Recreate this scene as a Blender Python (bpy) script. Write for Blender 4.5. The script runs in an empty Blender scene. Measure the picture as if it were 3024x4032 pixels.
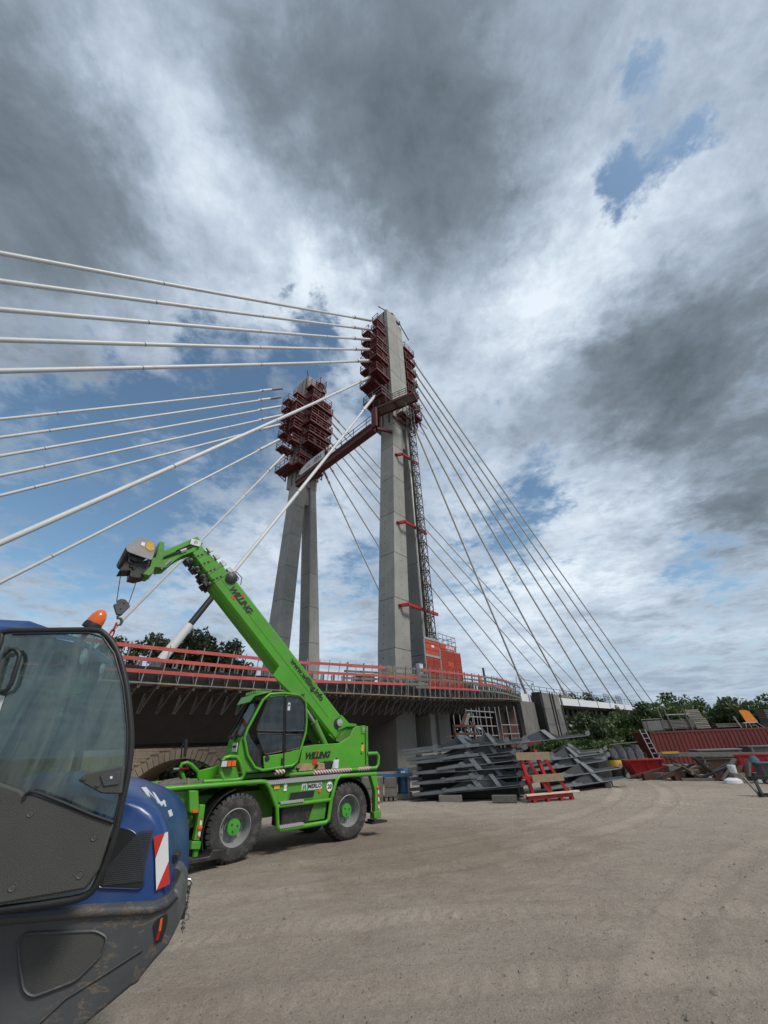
import bpy, bmesh, math, random
import numpy as np
from mathutils import Vector, Matrix, noise
random.seed(7)
S = bpy.context.scene
COL = S.collection
R = math.radians

# ---------------------------------------------------------------- camera
CF, CP, CR, CH = 1514.0, R(31.2), R(2.2), 2.0
cam = bpy.data.cameras.new('camera')
cam.sensor_fit = 'VERTICAL'; cam.sensor_height = 36.0
cam.lens = CF/4032*36.0
cam.clip_start = 0.05; cam.clip_end = 9000
co = bpy.data.objects.new('camera', cam); COL.objects.link(co)
co.matrix_world = Matrix.Translation((0, 0, CH)) @ Matrix.Rotation(R(90)+CP, 4, 'X') @ Matrix.Rotation(-CR, 4, 'Z')
S.camera = co

def ray(x, y):
    a, b = x-1512., 2016.-y
    c, s = math.cos(CR), math.sin(CR)
    a2, b2 = a*c+b*s, -a*s+b*c
    return Vector((a2, CF*math.cos(CP)-b2*math.sin(CP), CF*math.sin(CP)+b2*math.cos(CP)))
def onz(x, y, z=0.):
    v = ray(x, y); return Vector((0, 0, CH))+v*((z-CH)/v.z)
def ony(x, y, Y):
    v = ray(x, y); return Vector((0, 0, CH))+v*(Y/v.y)

def pl(x, y, O, U, V, off):                      # pixel ray meets the upright plane at a given offset of a machine
    r = ray(x, y); q = ((O+V*off)-Vector((0, 0, CH))).dot(V)/r.dot(V); p = Vector((0, 0, CH))+r*q-O
    return (p.dot(U), p.z)
# ---------------------------------------------------------------- sky
SUN_EL, SUN_AZ = R(50), R(128)          # azimuth clockwise from +Y
w = bpy.data.worlds.new('World'); S.world = w; w.use_nodes = True
nt = w.node_tree; nt.nodes.clear()
def N(t, **k):
    n = nt.nodes.new(t)
    for a, b in k.items(): setattr(n, a, b)
    return n
def L(a, b): nt.links.new(a, b)
def val(op, a, b=None, c=None, clamp=False):
    n = N('ShaderNodeMath', operation=op, use_clamp=clamp)
    for i, q in enumerate((a, b, c)):
        if q is None: continue
        if isinstance(q, (int, float)): n.inputs[i].default_value = q
        else: L(q, n.inputs[i])
    return n.outputs[0]
def vec(op, a, b=None, scale=None):
    n = N('ShaderNodeVectorMath', operation=op)
    for i, q in enumerate((a, b)):
        if q is None: continue
        if isinstance(q, (tuple, Vector)): n.inputs[i].default_value = tuple(q)
        else: L(q, n.inputs[i])
    if scale is not None:
        if isinstance(scale, (int, float)): n.inputs['Scale'].default_value = scale
        else: L(scale, n.inputs['Scale'])
    return n
tc = N('ShaderNodeTexCoord')
dirn = vec('NORMALIZE', tc.outputs['Generated']).outputs[0]
sx = N('ShaderNodeSeparateXYZ'); L(dirn, sx.inputs[0])
zz = val('ADD', val('MAXIMUM', sx.outputs['Z'], 0.0), 0.13)
cx = N('ShaderNodeCombineXYZ'); L(val('DIVIDE', sx.outputs['X'], zz), cx.inputs[0]); L(val('DIVIDE', sx.outputs['Y'], zz), cx.inputs[1])
plane = cx.outputs[0]
def fbm(scale, detail, rough=0.55, off=(0, 0, 0), src=None, dist=0.0):
    m = vec('ADD', src or plane, off).outputs[0]
    n = N('ShaderNodeTexNoise'); n.inputs['Scale'].default_value = scale
    n.inputs['Detail'].default_value = detail; n.inputs['Roughness'].default_value = rough
    n.inputs['Distortion'].default_value = dist
    L(m, n.inputs['Vector']); return n
warp = fbm(1.6, 5, 0.55, (3, 1, 0))
wv = vec('SCALE', vec('SUBTRACT', warp.outputs['Color'], (0.5, 0.5, 0.5)).outputs[0], scale=0.20).outputs[0]
wdir = vec('ADD', dirn, wv).outputs[0]
warp2 = fbm(5.0, 5, 0.6, (13, 5, 0))
wv2 = vec('SCALE', vec('SUBTRACT', warp2.outputs['Color'], (0.5, 0.5, 0.5)).outputs[0], scale=0.15).outputs[0]
wdir = vec('ADD', wdir, wv2).outputs[0]
warp3 = fbm(15.0, 5, 0.65, (23, 7, 0))
wdir = vec('ADD', wdir, vec('SCALE', vec('SUBTRACT', warp3.outputs['Color'], (0.5, 0.5, 0.5)).outputs[0], scale=0.15).outputs[0]).outputs[0]
def blob(x, y, rad, amt):
    d = ray(x, y).normalized()
    dist = vec('DISTANCE', wdir, d).outputs['Value']
    m = N('ShaderNodeMapRange', interpolation_type='SMOOTHSTEP')
    m.inputs['From Min'].default_value = rad/CF*0.8; m.inputs['From Max'].default_value = 0.0
    m.inputs['To Min'].default_value = 0.0; m.inputs['To Max'].default_value = amt
    L(dist, m.inputs['Value']); return m.outputs[0]
def total(lst, start):
    acc = start
    for b in lst: acc = val('ADD', acc, blob(*b))
    return acc
n1 = fbm(1.1, 10, 0.66, (0.3, 0.2, 0), dist=0.3)
n2 = fbm(0.9, 9, 0.62, (5.2, 1.1, 0), dist=0.4)
n3 = fbm(3.4, 9, 0.66, (1.7, 9.0, 0), dist=0.3)
# cover: 1 = closed cloud, 0 = blue
n4 = fbm(9.0, 8, 0.62, (4.7, 2.0, 0), dist=0.2)
cover = val('ADD', val('MULTIPLY', val('SUBTRACT', n1.outputs['Fac'], 0.5), 2.0), 0.86)
cover = val('ADD', cover, val('MULTIPLY', val('SUBTRACT', n3.outputs['Fac'], 0.5), 2.2))
cover = val('ADD', cover, val('MULTIPLY', val('SUBTRACT', n4.outputs['Fac'], 0.5), 1.5))
cover = total([
    (2545, 600, 300, -1.25), (2470, 790, 190, -1.05), (2770, 600, 150, -.8), (2500, 350, 110, -.8),
    (950, 1480, 520, -0.95), (450, 1520, 330, -0.7), (1250, 1420, 240, -.5), (780, 1330, 200, -.5), (1280, 1250, 170, -1.0), (1080, 1120, 90, -1.0), (300, 1850, 700, -0.66), (1000, 1850, 450, -0.5), (560, 2150, 500, -0.45),
    (1990, 2130, 320, -0.7), (2080, 1880, 260, -0.4), (2760, 2240, 260, -0.6), (1500, 1620, 260, -0.5), (1400, 2250, 500, -0.35), (500, 2750, 900, -0.2), (2700, 2500, 500, -.1),
    (1500, 500, 900, 0.9), (300, 700, 900, 0.8), (2500, 1500, 800, 0.7), (2200, 1000, 500, 0.6), (2900, 200, 700, 0.5), (1500, -600, 1500, 0.8), (2700, 2400, 500, 0.2)], cover)
dark = val('ADD', val('MULTIPLY', val('SUBTRACT', n2.outputs['Fac'], 0.5), 1.0), 0.34)
dark = val('ADD', dark, val('MULTIPLY', val('SUBTRACT', n3.outputs['Fac'], 0.5), 1.0))
dark = val('ADD', dark, val('MULTIPLY', val('SUBTRACT', n4.outputs['Fac'], 0.5), 0.42))
dark = total([
    (1550, 100, 700, 0.20), (1600, 550, 600, 0.30), (1780, 880, 520, 0.30), (1250, 750, 450, 0.14), (100, 830, 620, 0.36), (100, 300, 700, 0.20), (0, 1250, 500, 0.20),
    (900, 200, 800, 0.12), (2300, 150, 600, 0.10), (1500, -700, 1500, 0.15),
    (2350, 1580, 480, 0.36), (2020, 1720, 260, 0.26), (2800, 1300, 460, 0.22), (2980, 1750, 420, 0.28), (2650, 1450, 400, 0.24), (2850, 2000, 380, 0.20),
    (620, 330, 330, -0.26), (740, 760, 330, -0.24), (2250, 1050, 420, -0.22), (2080, 1230, 330, -0.16), (2450, 700, 420, -0.17), (2750, 900, 420, -0.14), (1250, 1120, 380, -0.30), (1000, 1250, 300, -0.16), (850, 1500, 300, -0.08),
    (2000, 2000, 700, -0.16), (2800, 2250, 420, -0.12), (2400, 2150, 420, -0.08), (2500, 2600, 500, 0.04), (1300, 2350, 700, -0.14), (2250, 2350, 700, -0.12), (1900, 2500, 500, -0.08)], dark)
ramp = N('ShaderNodeValToRGB'); L(val('MULTIPLY', dark, 0.75), ramp.inputs[0])
cr = ramp.color_ramp
cr.elements[0].position = 0.0; cr.elements[0].color = (0.74, 0.82, 0.90, 1)
cr.elements[1].position = 1.0; cr.elements[1].color = (0.070, 0.092, 0.112, 1)
for p, c in ((0.17, (0.50, 0.585, 0.69)), (0.34, (0.33, 0.40, 0.49)), (0.55, (0.19, 0.235, 0.285)), (0.78, (0.115, 0.147, 0.175))):
    e = cr.elements.new(p); e.color = (*c, 1)
covm = N('ShaderNodeMapRange', interpolation_type='SMOOTHSTEP'); L(cover, covm.inputs['Value'])
covm.inputs['From Min'].default_value = 0.05; covm.inputs['From Max'].default_value = 0.92
sky = N('ShaderNodeTexSky', sky_type='NISHITA'); sky.sun_disc = False
sky.sun_elevation = SUN_EL; sky.sun_rotation = SUN_AZ; sky.air_density = 1.0; sky.dust_density = 1.2; sky.ozone_density = 1.6
skyc = vec('MULTIPLY', sky.outputs[0], (1.30, 1.48, 1.40)).outputs[0]
cl = vec('SCALE', ramp.outputs['Color'], scale=11.0).outputs[0]
mix = N('ShaderNodeMix', data_type='RGBA'); L(covm.outputs[0], mix.inputs['Factor'])
L(skyc, mix.inputs['A']); L(cl, mix.inputs['B'])
# thin layered haze near the horizon
hz = N('ShaderNodeMapRange', interpolation_type='SMOOTHSTEP'); L(sx.outputs['Z'], hz.inputs['Value'])
hz.inputs['From Min'].default_value = 0.30; hz.inputs['From Max'].default_value = 0.0
hz.inputs['To Min'].default_value = 0.0; hz.inputs['To Max'].default_value = 0.5
mix2 = N('ShaderNodeMix', data_type='RGBA'); L(hz.outputs[0], mix2.inputs['Factor'])
L(mix.outputs['Result'], mix2.inputs['A']); mix2.inputs['B'].default_value = (3.9, 5.0, 6.3, 1)
bg = N('ShaderNodeBackground'); bg.inputs['Strength'].default_value = 0.058
L(mix2.outputs['Result'], bg.inputs['Color'])
wo = N('ShaderNodeOutputWorld'); L(bg.outputs[0], wo.inputs[0])
w.cycles.sampling_method = 'MANUAL'; w.cycles.sample_map_resolution = 512

# ---------------------------------------------------------------- sun, exposure
sl = bpy.data.lights.new('sun', 'SUN'); sl.energy = 1.5; sl.angle = R(14); sl.color = (1.0, 0.955, 0.89)
so = bpy.data.objects.new('sun', sl); COL.objects.link(so)
sd = Vector((math.sin(SUN_AZ)*math.cos(SUN_EL), math.cos(SUN_AZ)*math.cos(SUN_EL), math.sin(SUN_EL)))
so.rotation_euler = sd.to_track_quat('Z', 'Y').to_euler()
vs = S.view_settings; vs.view_transform = 'Standard'; vs.look = 'None'; vs.exposure = 0.78; vs.gamma = 1.0; vs.use_curve_mapping = False

# ---------------------------------------------------------------- materials
def srgb(h):
    return tuple(((int(h[i:i+2], 16)/255)**2.2) for i in (0, 2, 4))
class MT:
    def __init__(s, name):
        s.m = bpy.data.materials.new(name); s.m.use_nodes = True; s.nt = s.m.node_tree
        s.b = s.nt.nodes['Principled BSDF']
        s.tc = s.nt.nodes.new('ShaderNodeTexCoord')
    def n(s, t, **k):
        q = s.nt.nodes.new(t)
        for a, b in k.items(): setattr(q, a, b)
        return q
    def l(s, a, b): s.nt.links.new(a, b)
    def noise(s, scale, detail=5, rough=.6, stretch=(1, 1, 1), coord='Object', dist=0):
        mp = s.n('ShaderNodeMapping'); mp.inputs['Scale'].default_value = stretch
        s.l(s.tc.outputs[coord], mp.inputs[0])
        q = s.n('ShaderNodeTexNoise'); q.inputs['Scale'].default_value = scale; q.inputs['Detail'].default_value = detail
        q.inputs['Roughness'].default_value = rough; q.inputs['Distortion'].default_value = dist
        s.l(mp.outputs[0], q.inputs['Vector']); return q.outputs['Fac']
    def ramp(s, f, pts):
        q = s.n('ShaderNodeValToRGB'); s.l(f, q.inputs[0]); e = q.color_ramp.elements
        e[0].position, e[0].color = pts[0][0], (*pts[0][1], 1); e[1].position, e[1].color = pts[-1][0], (*pts[-1][1], 1)
        for p, c in pts[1:-1]:
            z = e.new(p); z.color = (*c, 1)
        return q.outputs['Color']
    def mix(s, f, a, b, bt='MIX'):
        q = s.n('ShaderNodeMix', data_type='RGBA', blend_type=bt)
        for k, i in ((f, 'Factor'), (a, 'A'), (b, 'B')):
            if isinstance(k, (float, int)): q.inputs[i].default_value = k
            elif isinstance(k, tuple): q.inputs[i].default_value = (*k, 1)
            else: s.l(k, q.inputs[i])
        return q.outputs['Result']
    def math(s, op, a, b=None):
        q = s.n('ShaderNodeMath', operation=op)
        for i, k in enumerate((a, b)):
            if k is None: continue
            if isinstance(k, (float, int)): q.inputs[i].default_value = k
            else: s.l(k, q.inputs[i])
        return q.outputs[0]
    def bump(s, h, strength=.3, dist=.02):
        q = s.n('ShaderNodeBump'); q.inputs['Strength'].default_value = strength; q.inputs['Distance'].default_value = dist
        s.l(h, q.inputs['Height']); s.l(q.outputs[0], s.b.inputs['Normal'])
    def col(s, c):
        if isinstance(c, tuple): s.b.inputs['Base Color'].default_value = (*c, 1)
        else: s.l(c, s.b.inputs['Base Color'])
def std(name, c, rough=.55, metal=0., var=.25, scale=3., bump=.15, bscale=40., dirt=None, dirtamt=.5, dscale=2., stretch=(1, 1, 1), spec=.5, rand=.0):
    t = MT(name); f = t.noise(scale, 6, .65, stretch)
    c2 = tuple(min(1, x*(1+var)) for x in c); c1 = tuple(x*(1-var) for x in c)
    cc = t.ramp(f, [(0.3, c1), (0.7, c2)])
    if rand:
        oi = t.n('ShaderNodeObjectInfo'); cc = t.mix(1.0, cc, t.ramp(oi.outputs['Random'], [(0, (1-rand,)*3), (1, (1+rand*.2,)*3)]), 'MULTIPLY')
    if dirt:
        g = t.noise(dscale, 8, .7, stretch, dist=.5)
        m = t.math('MULTIPLY', t.ramp(g, [(0.48, (0, 0, 0)), (0.72, (1, 1, 1))]), dirtamt)
        cc = t.mix(m, cc, dirt)
    t.col(cc); t.b.inputs['Roughness'].default_value = rough; t.b.inputs['Metallic'].default_value = metal
    t.b.inputs['Specular IOR Level'].default_value = spec
    if bump: t.bump(t.noise(bscale, 4, .6), bump, .01)
    return t.m
M = {}
DUST = (.26, .23, .19)
M['green'] = std('green_paint', (.070, .31, .014), .36, var=.14, scale=1.2, bump=.04, dirt=(.15, .19, .085), dirtamt=.55, dscale=2.2)
M['greendirty'] = std('dusty_green_paint', (.062, .25, .018), .5, var=.15, scale=3, bump=.05, dirt=(.21, .20, .13), dirtamt=.8, dscale=4)
M['hub'] = std('hub_green', (.055, .29, .03), .5, var=.1)
M['rubber'] = std('tyre_rubber', (.035, .034, .032), .85, var=.25, scale=6, bump=.3, dirt=(.15, .135, .115), dirtamt=.75, dscale=5)
M['rim'] = std('grey_rim', (.26, .26, .26), .5, var=.2, dirt=DUST, dirtamt=.6)
M['black'] = std('black_plastic', (.014, .014, .015), .5, var=.3, bump=.1)
M['blackmetal'] = std('greasy_black_metal', (.022, .021, .020), .45, var=.5, scale=14, bump=.4, bscale=25, dirt=(.10, .085, .07), dirtamt=.5, dscale=9)
M['galv'] = std('galvanised_steel', (.42, .43, .43), .45, .6, var=.25, scale=9, bump=.1, dirt=(.25, .22, .19), dirtamt=.4)
M['galvdark'] = std('weathered_tube', (.17, .165, .16), .55, .3, var=.3, scale=9, bump=.1, rand=.5)
M['shade_steel'] = std('dark_shaded_steel', (.017, .016, .016), .6, .0, var=.3, scale=1.5, bump=.1, dirt=(.034, .028, .023), dirtamt=.6)  # near-black steel colour, also carrying the shade under the deck overhang
M['mast'] = std('mast_steel', (.040, .040, .042), .5, .2, var=.3)
M['grade'] = std('grey_primer_steel', (.145, .16, .17), .5, .0, var=.12, scale=2, bump=.06, dirt=(.20, .19, .18), dirtamt=.5, dscale=2.5)
M['gradedark'] = std('dark_primer_steel', (.055, .06, .066), .55, .0, var=.15, scale=2, bump=.06, dirt=(.12, .11, .10), dirtamt=.5)
M['red'] = std('red_steel', (.33, .018, .016), .5, var=.2, scale=3, bump=.08, dirt=(.14, .03, .025), dirtamt=.5)
M['redbright'] = std('bright_red_steel', (.40, .012, .014), .45, var=.15, scale=3, bump=.05, dirt=(.25, .05, .04), dirtamt=.4)
M['redplat'] = std('dark_red_platform', (.095, .009, .010), .6, var=.3, scale=2, bump=.08, dirt=(.09, .045, .04), dirtamt=.6)
M['redrail'] = std('dusty_red_rail', (.17, .024, .024), .6, var=.25, scale=3, bump=.08, dirt=(.28, .20, .18), dirtamt=.5)
M['redboard'] = std('red_painted_board', (.50, .085, .072), .75, var=.14, scale=5, bump=.25, bscale=30, dirt=(.32, .16, .13), dirtamt=.55, dscale=5, stretch=(.4, 1, 1), rand=.25)
M['greywood'] = std('weathered_board', (.20, .178, .155), .85, var=.25, scale=8, bump=.3, dirt=(.11, .10, .09), dirtamt=.5, dscale=5, rand=.35)
M['wood'] = std('raw_timber', (.28, .205, .13), .8, var=.2, scale=8, bump=.3, dirt=(.20, .15, .10), dirtamt=.6, dscale=5, rand=.3)
M['palewood'] = std('pale_timber', (.62, .52, .38), .8, var=.12, scale=8, bump=.2)
M['ply'] = std('formwork_ply', (.16, .155, .145), .7, var=.3, scale=2.5, bump=.15, dirt=(.30, .28, .25), dirtamt=.6, dscale=1.5, stretch=(1, 1, .35), rand=.35)
M['plyred'] = std('brown_ply', (.075, .030, .018), .7, var=.3, scale=2.5, bump=.1)
M['white'] = std('white_fascia', (.66, .67, .68), .45, var=.05, bump=.03, dirt=(.5, .5, .48), dirtamt=.3)
M['cable'] = std('white_cable_sheath', (.60, .605, .60), .42, var=.06, scale=.6, bump=.25, bscale=9, dirt=(.42, .42, .41), dirtamt=.5, dscale=1.2)
M['cabledark'] = std('grey_sleeve', (.14, .14, .145), .5, var=.2)
M['orange'] = std('orange_hoist', (.43, .058, .026), .55, var=.2, scale=4, bump=.08, dirt=(.36, .12, .08), dirtamt=.6)
M['orangehv'] = std('hi_vis_orange', (.90, .13, .03), .8, var=.15, scale=12, bump=.3)
M['skin'] = std('skin', (.45, .26, .18), .6, var=.1)
M['navy'] = std('navy_cloth', (.02, .025, .05), .8, var=.2)
M['blue'] = std('blue_paint', (.012, .048, .17), .28, var=.12, scale=2, bump=.03, dirt=(.08, .12, .24), dirtamt=.3)
M['bluegrey'] = std('dusty_blue_grey', (.085, .105, .16), .5, var=.15, scale=3, bump=.05, dirt=(.16, .17, .19), dirtamt=.5)
M['barrel'] = std('blue_barrel', (.035, .12, .24), .5, var=.2, bump=.05, dirt=(.10, .13, .16), dirtamt=.5)
M['lettering_white'] = std('off_white_print', (.55, .57, .58), .6, var=.1)
M['ink'] = std('black_print', (.012, .013, .014), .6, var=.1, bump=0)
M['redink'] = std('red_print', (.55, .03, .02), .5, var=.1, bump=0)
M['whiteink'] = std('white_print', (.75, .75, .74), .5, var=.05, bump=0)
M['yellow'] = std('yellow_sticker', (.60, .36, .04), .6, var=.2, scale=10)
M['tarp'] = std('grey_tarp', (.12, .13, .14), .5, var=.3, scale=5)
M['canvas'] = std('tan_canvas', (.34, .25, .13), .9, var=.3, scale=12, bump=.4)
M['whiteplastic'] = std('white_plastic', (.62, .63, .64), .5, var=.15)
M['containerred'] = std('container_red', (.135, .020, .015), .6, var=.18, scale=.8, bump=.1, dirt=(.12, .035, .03), dirtamt=.7, dscale=1.2, stretch=(1, 1, .4))
M['orangesheet'] = std('orange_sheet', (.72, .22, .02), .6, var=.12)
M['teal'] = std('teal_cloth', (.04, .12, .14), .8, var=.3)
M['pinkcabin'] = std('red_cabin', (.50, .05, .06), .6, var=.1)
M['bark'] = std('bark', (.09, .075, .055), .9, var=.3, scale=8, bump=.5, stretch=(1, 1, .3))
M['interior'] = std('cab_interior', (.022, .024, .025), .7, var=.4, scale=3)
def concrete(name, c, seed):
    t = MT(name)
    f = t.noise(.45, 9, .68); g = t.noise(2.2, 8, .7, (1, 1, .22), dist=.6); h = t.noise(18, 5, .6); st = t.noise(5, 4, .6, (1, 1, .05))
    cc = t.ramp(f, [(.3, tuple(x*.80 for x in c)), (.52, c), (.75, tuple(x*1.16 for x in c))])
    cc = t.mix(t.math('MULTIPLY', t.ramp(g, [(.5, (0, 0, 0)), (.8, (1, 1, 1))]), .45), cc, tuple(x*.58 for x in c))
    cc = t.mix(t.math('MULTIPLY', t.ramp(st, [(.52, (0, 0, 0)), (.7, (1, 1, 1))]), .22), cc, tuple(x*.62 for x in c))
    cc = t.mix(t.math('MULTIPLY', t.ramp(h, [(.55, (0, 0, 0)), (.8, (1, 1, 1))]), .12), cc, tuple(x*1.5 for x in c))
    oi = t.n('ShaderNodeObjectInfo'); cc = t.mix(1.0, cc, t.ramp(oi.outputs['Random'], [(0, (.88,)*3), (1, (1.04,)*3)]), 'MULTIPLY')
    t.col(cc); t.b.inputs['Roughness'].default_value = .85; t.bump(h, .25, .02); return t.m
M['concrete'] = concrete('pylon_concrete', (.32, .315, .29), 1)
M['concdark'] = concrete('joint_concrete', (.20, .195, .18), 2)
M['sand'] = concrete('sandstone', (.40, .31, .215), 3)
M['sanddark'] = concrete('grey_stone', (.20, .20, .20), 4)
def stripes(name, a, b, axis, period, duty=.5, rough=.5):
    t = MT(name); d = t.n('ShaderNodeVectorMath', operation='DOT_PRODUCT'); t.l(t.tc.outputs['Object'], d.inputs[0]); d.inputs[1].default_value = axis
    fr = t.math('FRACT', t.math('DIVIDE', d.outputs['Value'], period)); k = t.math('GREATER_THAN', fr, duty)
    t.col(t.mix(k, a, b)); t.b.inputs['Roughness'].default_value = rough; return t.m
M['stripe_small'] = stripes('hazard_stripe', (.55, .54, .52), (.24, .04, .035), (1, 0, .9), .085)
M['stripe_tall'] = stripes('hazard_stripe_upright', (.60, .60, .58), (.45, .04, .03), (.8, 0, 1), .16)
M['checker'] = stripes('chequer_plate', (.40, .40, .39), (.24, .24, .24), (1, .0, .6), .05, .45)
def emis(name, c, s=0):
    pass
def glass(name, tint, refl=.09, rough=.02, dust_reflection=.10):
    t = MT(name); tr = t.n('ShaderNodeBsdfTransparent'); tr.inputs[0].default_value = (*tint, 1)
    gl = t.n('ShaderNodeBsdfGlossy'); gl.inputs['Roughness'].default_value = rough; gl.inputs[0].default_value = (.9, .95, .95, 1)
    lw = t.n('ShaderNodeLayerWeight'); lw.inputs['Blend'].default_value = .25
    f = t.math('ADD', t.math('MULTIPLY', lw.outputs['Fresnel'], .6), refl)
    mx = t.n('ShaderNodeMixShader'); t.l(f, mx.inputs[0]); t.l(tr.outputs[0], mx.inputs[1]); t.l(gl.outputs[0], mx.inputs[2])
    df = t.n('ShaderNodeBsdfDiffuse'); df.inputs[0].default_value = (.22, .27, .26, 1)
    st = t.ramp(t.noise(2.2, 6, .7, (2.2, 1, .5), dist=1.2), [(.4, (0, 0, 0)), (.75, (1, 1, 1))])
    m2 = t.n('ShaderNodeMixShader'); t.l(t.math('MULTIPLY', st, dust_reflection), m2.inputs[0]); t.l(mx.outputs[0], m2.inputs[1]); t.l(df.outputs[0], m2.inputs[2])
    t.l(m2.outputs[0], t.nt.nodes['Material Output'].inputs[0]); return t.m
M['glass'] = glass('tinted_door_glass', (.56, .73, .69), .10, .02, .50)  # streaky diffuse film is dust plus a painted pale reflection on the pane
M['cabglass'] = glass('dark_cab_glass', (.30, .37, .36), .06, .03, .12)
t = MT('amber_lens'); t.col((.85, .13, .01)); t.b.inputs['Roughness'].default_value = .2; t.b.inputs['Coat Weight'].default_value = .5
t.b.inputs['Transmission Weight'].default_value = .15; M['amber'] = t.m
t = MT('clear_lens'); t.col((.75, .76, .78)); t.b.inputs['Roughness'].default_value = .12; t.b.inputs['Metallic'].default_value = .5; M['lens'] = t.m
t = MT('red_lens'); t.col((.35, .01, .01)); t.b.inputs['Roughness'].default_value = .2; M['redlens'] = t.m
t = MT('chrome_steel'); t.col((.55, .55, .56)); t.b.inputs['Roughness'].default_value = .22; t.b.inputs['Metallic'].default_value = 1; M['chrome'] = t.m
# scratched grey moulded plastic of the machine counterweight
t = MT('scuffed_grey_plastic'); f = t.noise(1.6, 8, .65)
cc = t.ramp(f, [(.3, (.050, .054, .056)), (.7, (.085, .090, .094))])
sc = t.noise(3.5, 9, .75, (1.0, 1, 2.6), dist=1.6); lc = t.noise(.9, 3, .5)
k = t.math('MULTIPLY', t.ramp(sc, [(.540, (0, 0, 0)), (.558, (1, 1, 1)), (.576, (0, 0, 0))]), t.ramp(lc, [(.40, (0, 0, 0)), (.52, (1, 1, 1))]))
sxx = t.n('ShaderNodeSeparateXYZ'); t.l(t.tc.outputs['Object'], sxx.inputs[0]); k = t.math('MULTIPLY', k, t.ramp(t.math('ADD', sxx.outputs[0], 1.0), [(.25, (.05,)*3), (.75, (1, 1, 1))]))
cc = t.mix(t.math('MULTIPLY', k, .75), cc, (.34, .22, .11)); t.col(cc)
t.b.inputs['Roughness'].default_value = .48; t.bump(t.noise(150, 3, .6), .25, .003); M['bumper'] = t.m
M['doorpanel'] = std('grey_door_panel', (.060, .060, .055), .6, var=.10, scale=2, bump=.5, bscale=260, dirt=(.09, .088, .08), dirtamt=.3)
def leafmat(name, c, c2):
    t = MT(name); f = t.noise(.9, 4, .6); g = t.noise(7., 3, .6)
    cc = t.ramp(t.math('ADD', t.math('MULTIPLY', f, .6), t.math('MULTIPLY', g, .4)), [(.35, c), (.65, c2)])
    t.col(cc); t.b.inputs['Roughness'].default_value = .55; t.b.inputs['Specular IOR Level'].default_value = .35
    tl = t.n('ShaderNodeBsdfTranslucent'); t.l(cc, tl.inputs[0]); mx = t.n('ShaderNodeMixShader'); mx.inputs[0].default_value = .25
    t.l(t.b.outputs[0], mx.inputs[1]); t.l(tl.outputs[0], mx.inputs[2]); t.l(mx.outputs[0], t.nt.nodes['Material Output'].inputs[0]); return t.m
M['leaf'] = leafmat('bush_leaves', (.026, .055, .014), (.105, .155, .045))
M['leaf2'] = leafmat('tree_leaves', (.026, .044, .016), (.10, .125, .05))
M['leaf3'] = leafmat('pale_leaves', (.045, .075, .028), (.12, .15, .07))
# gravel yard
t = MT('gravel')
a = t.noise(.16, 7, .62, coord='Object', dist=.8); b = t.noise(1.3, 8, .68, (.6, 1, 1)); c = t.noise(38, 6, .75); d = t.noise(9, 6, .7)
cc = t.ramp(a, [(.32, (.30, .235, .175)), (.48, (.45, .375, .30)), (.66, (.56, .485, .40))])
cc = t.mix(.5, cc, t.ramp(b, [(.3, (.24, .19, .145)), (.7, (.54, .465, .38))]))
cc = t.mix(.45, cc, t.ramp(c, [(.30, (.11, .088, .068)), (.5, (.31, .255, .20)), (.72, (.54, .48, .40))]))
cc = t.mix(.25, cc, t.ramp(d, [(.3, (.14, .12, .10)), (.7, (.36, .33, .29))]))
vo = t.n('ShaderNodeTexVoronoi'); vo.inputs['Scale'].default_value = 26; t.l(t.tc.outputs['Object'], vo.inputs['Vector'])
pk = t.ramp(vo.outputs['Distance'], [(.10, (1, 1, 1)), (.22, (0, 0, 0))])
vsep = t.n('ShaderNodeSeparateColor'); t.l(vo.outputs['Color'], vsep.inputs[0])
pk2 = t.math('MULTIPLY', pk, t.math('GREATER_THAN', vsep.outputs[0], .72))
cc = t.mix(t.math('MULTIPLY', pk2, .6), cc, t.ramp(vsep.outputs[1], [(.2, (.13, .12, .11)), (.8, (.42, .40, .37))]))
tread = None
# compacted wheel tracks
for (rx_, ry_), rr0 in (((18, -6), 17.5), ((18, -6), 19.3), ((-9, 30), 21.0), ((-9, 30), 22.7), ((30, 30), 24.5), ((2, -14), 19.5), ((2, -14), 21.2), ((-30, 2), 33.0), ((-30, 2), 35.0)):
    mp_ = t.n('ShaderNodeMapping'); mp_.inputs['Location'].default_value = (-rx_, -ry_, 0); t.l(t.tc.outputs['Object'], mp_.inputs[0])
    l2 = t.n('ShaderNodeVectorMath', operation='LENGTH'); t.l(mp_.outputs[0], l2.inputs[0])
    q_ = t.math('ABSOLUTE', t.math('SUBTRACT', t.math('ADD', l2.outputs['Value'], t.math('MULTIPLY', t.math('SUBTRACT', b, .5), .25)), rr0))
    k_ = t.math('MULTIPLY', t.ramp(q_, [(.10, (1, 1, 1)), (.36, (0, 0, 0))]), t.ramp(a, [(.40, (0, 0, 0)), (.55, (1, 1, 1))]))
    sp_ = t.n('ShaderNodeSeparateXYZ'); t.l(mp_.outputs[0], sp_.inputs[0]); an_ = t.math('MULTIPLY', t.math('ARCTAN2', sp_.outputs[1], sp_.outputs[0]), rr0*30.0)
    tr_b = t.math('MULTIPLY', t.math('SINE', t.math('ADD', an_, t.math('MULTIPLY', q_, 14.0))), t.math('MULTIPLY', t.ramp(q_, [(.20, (1, 1, 1)), (.26, (0, 0, 0))]), t.ramp(b, [(.42, (0, 0, 0)), (.56, (1, 1, 1))])))
    tread = tr_b if tread is None else t.math('ADD', tread, tr_b)
    cc = t.mix(t.math('MULTIPLY', k_, .30), cc, (.47, .395, .315))
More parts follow.
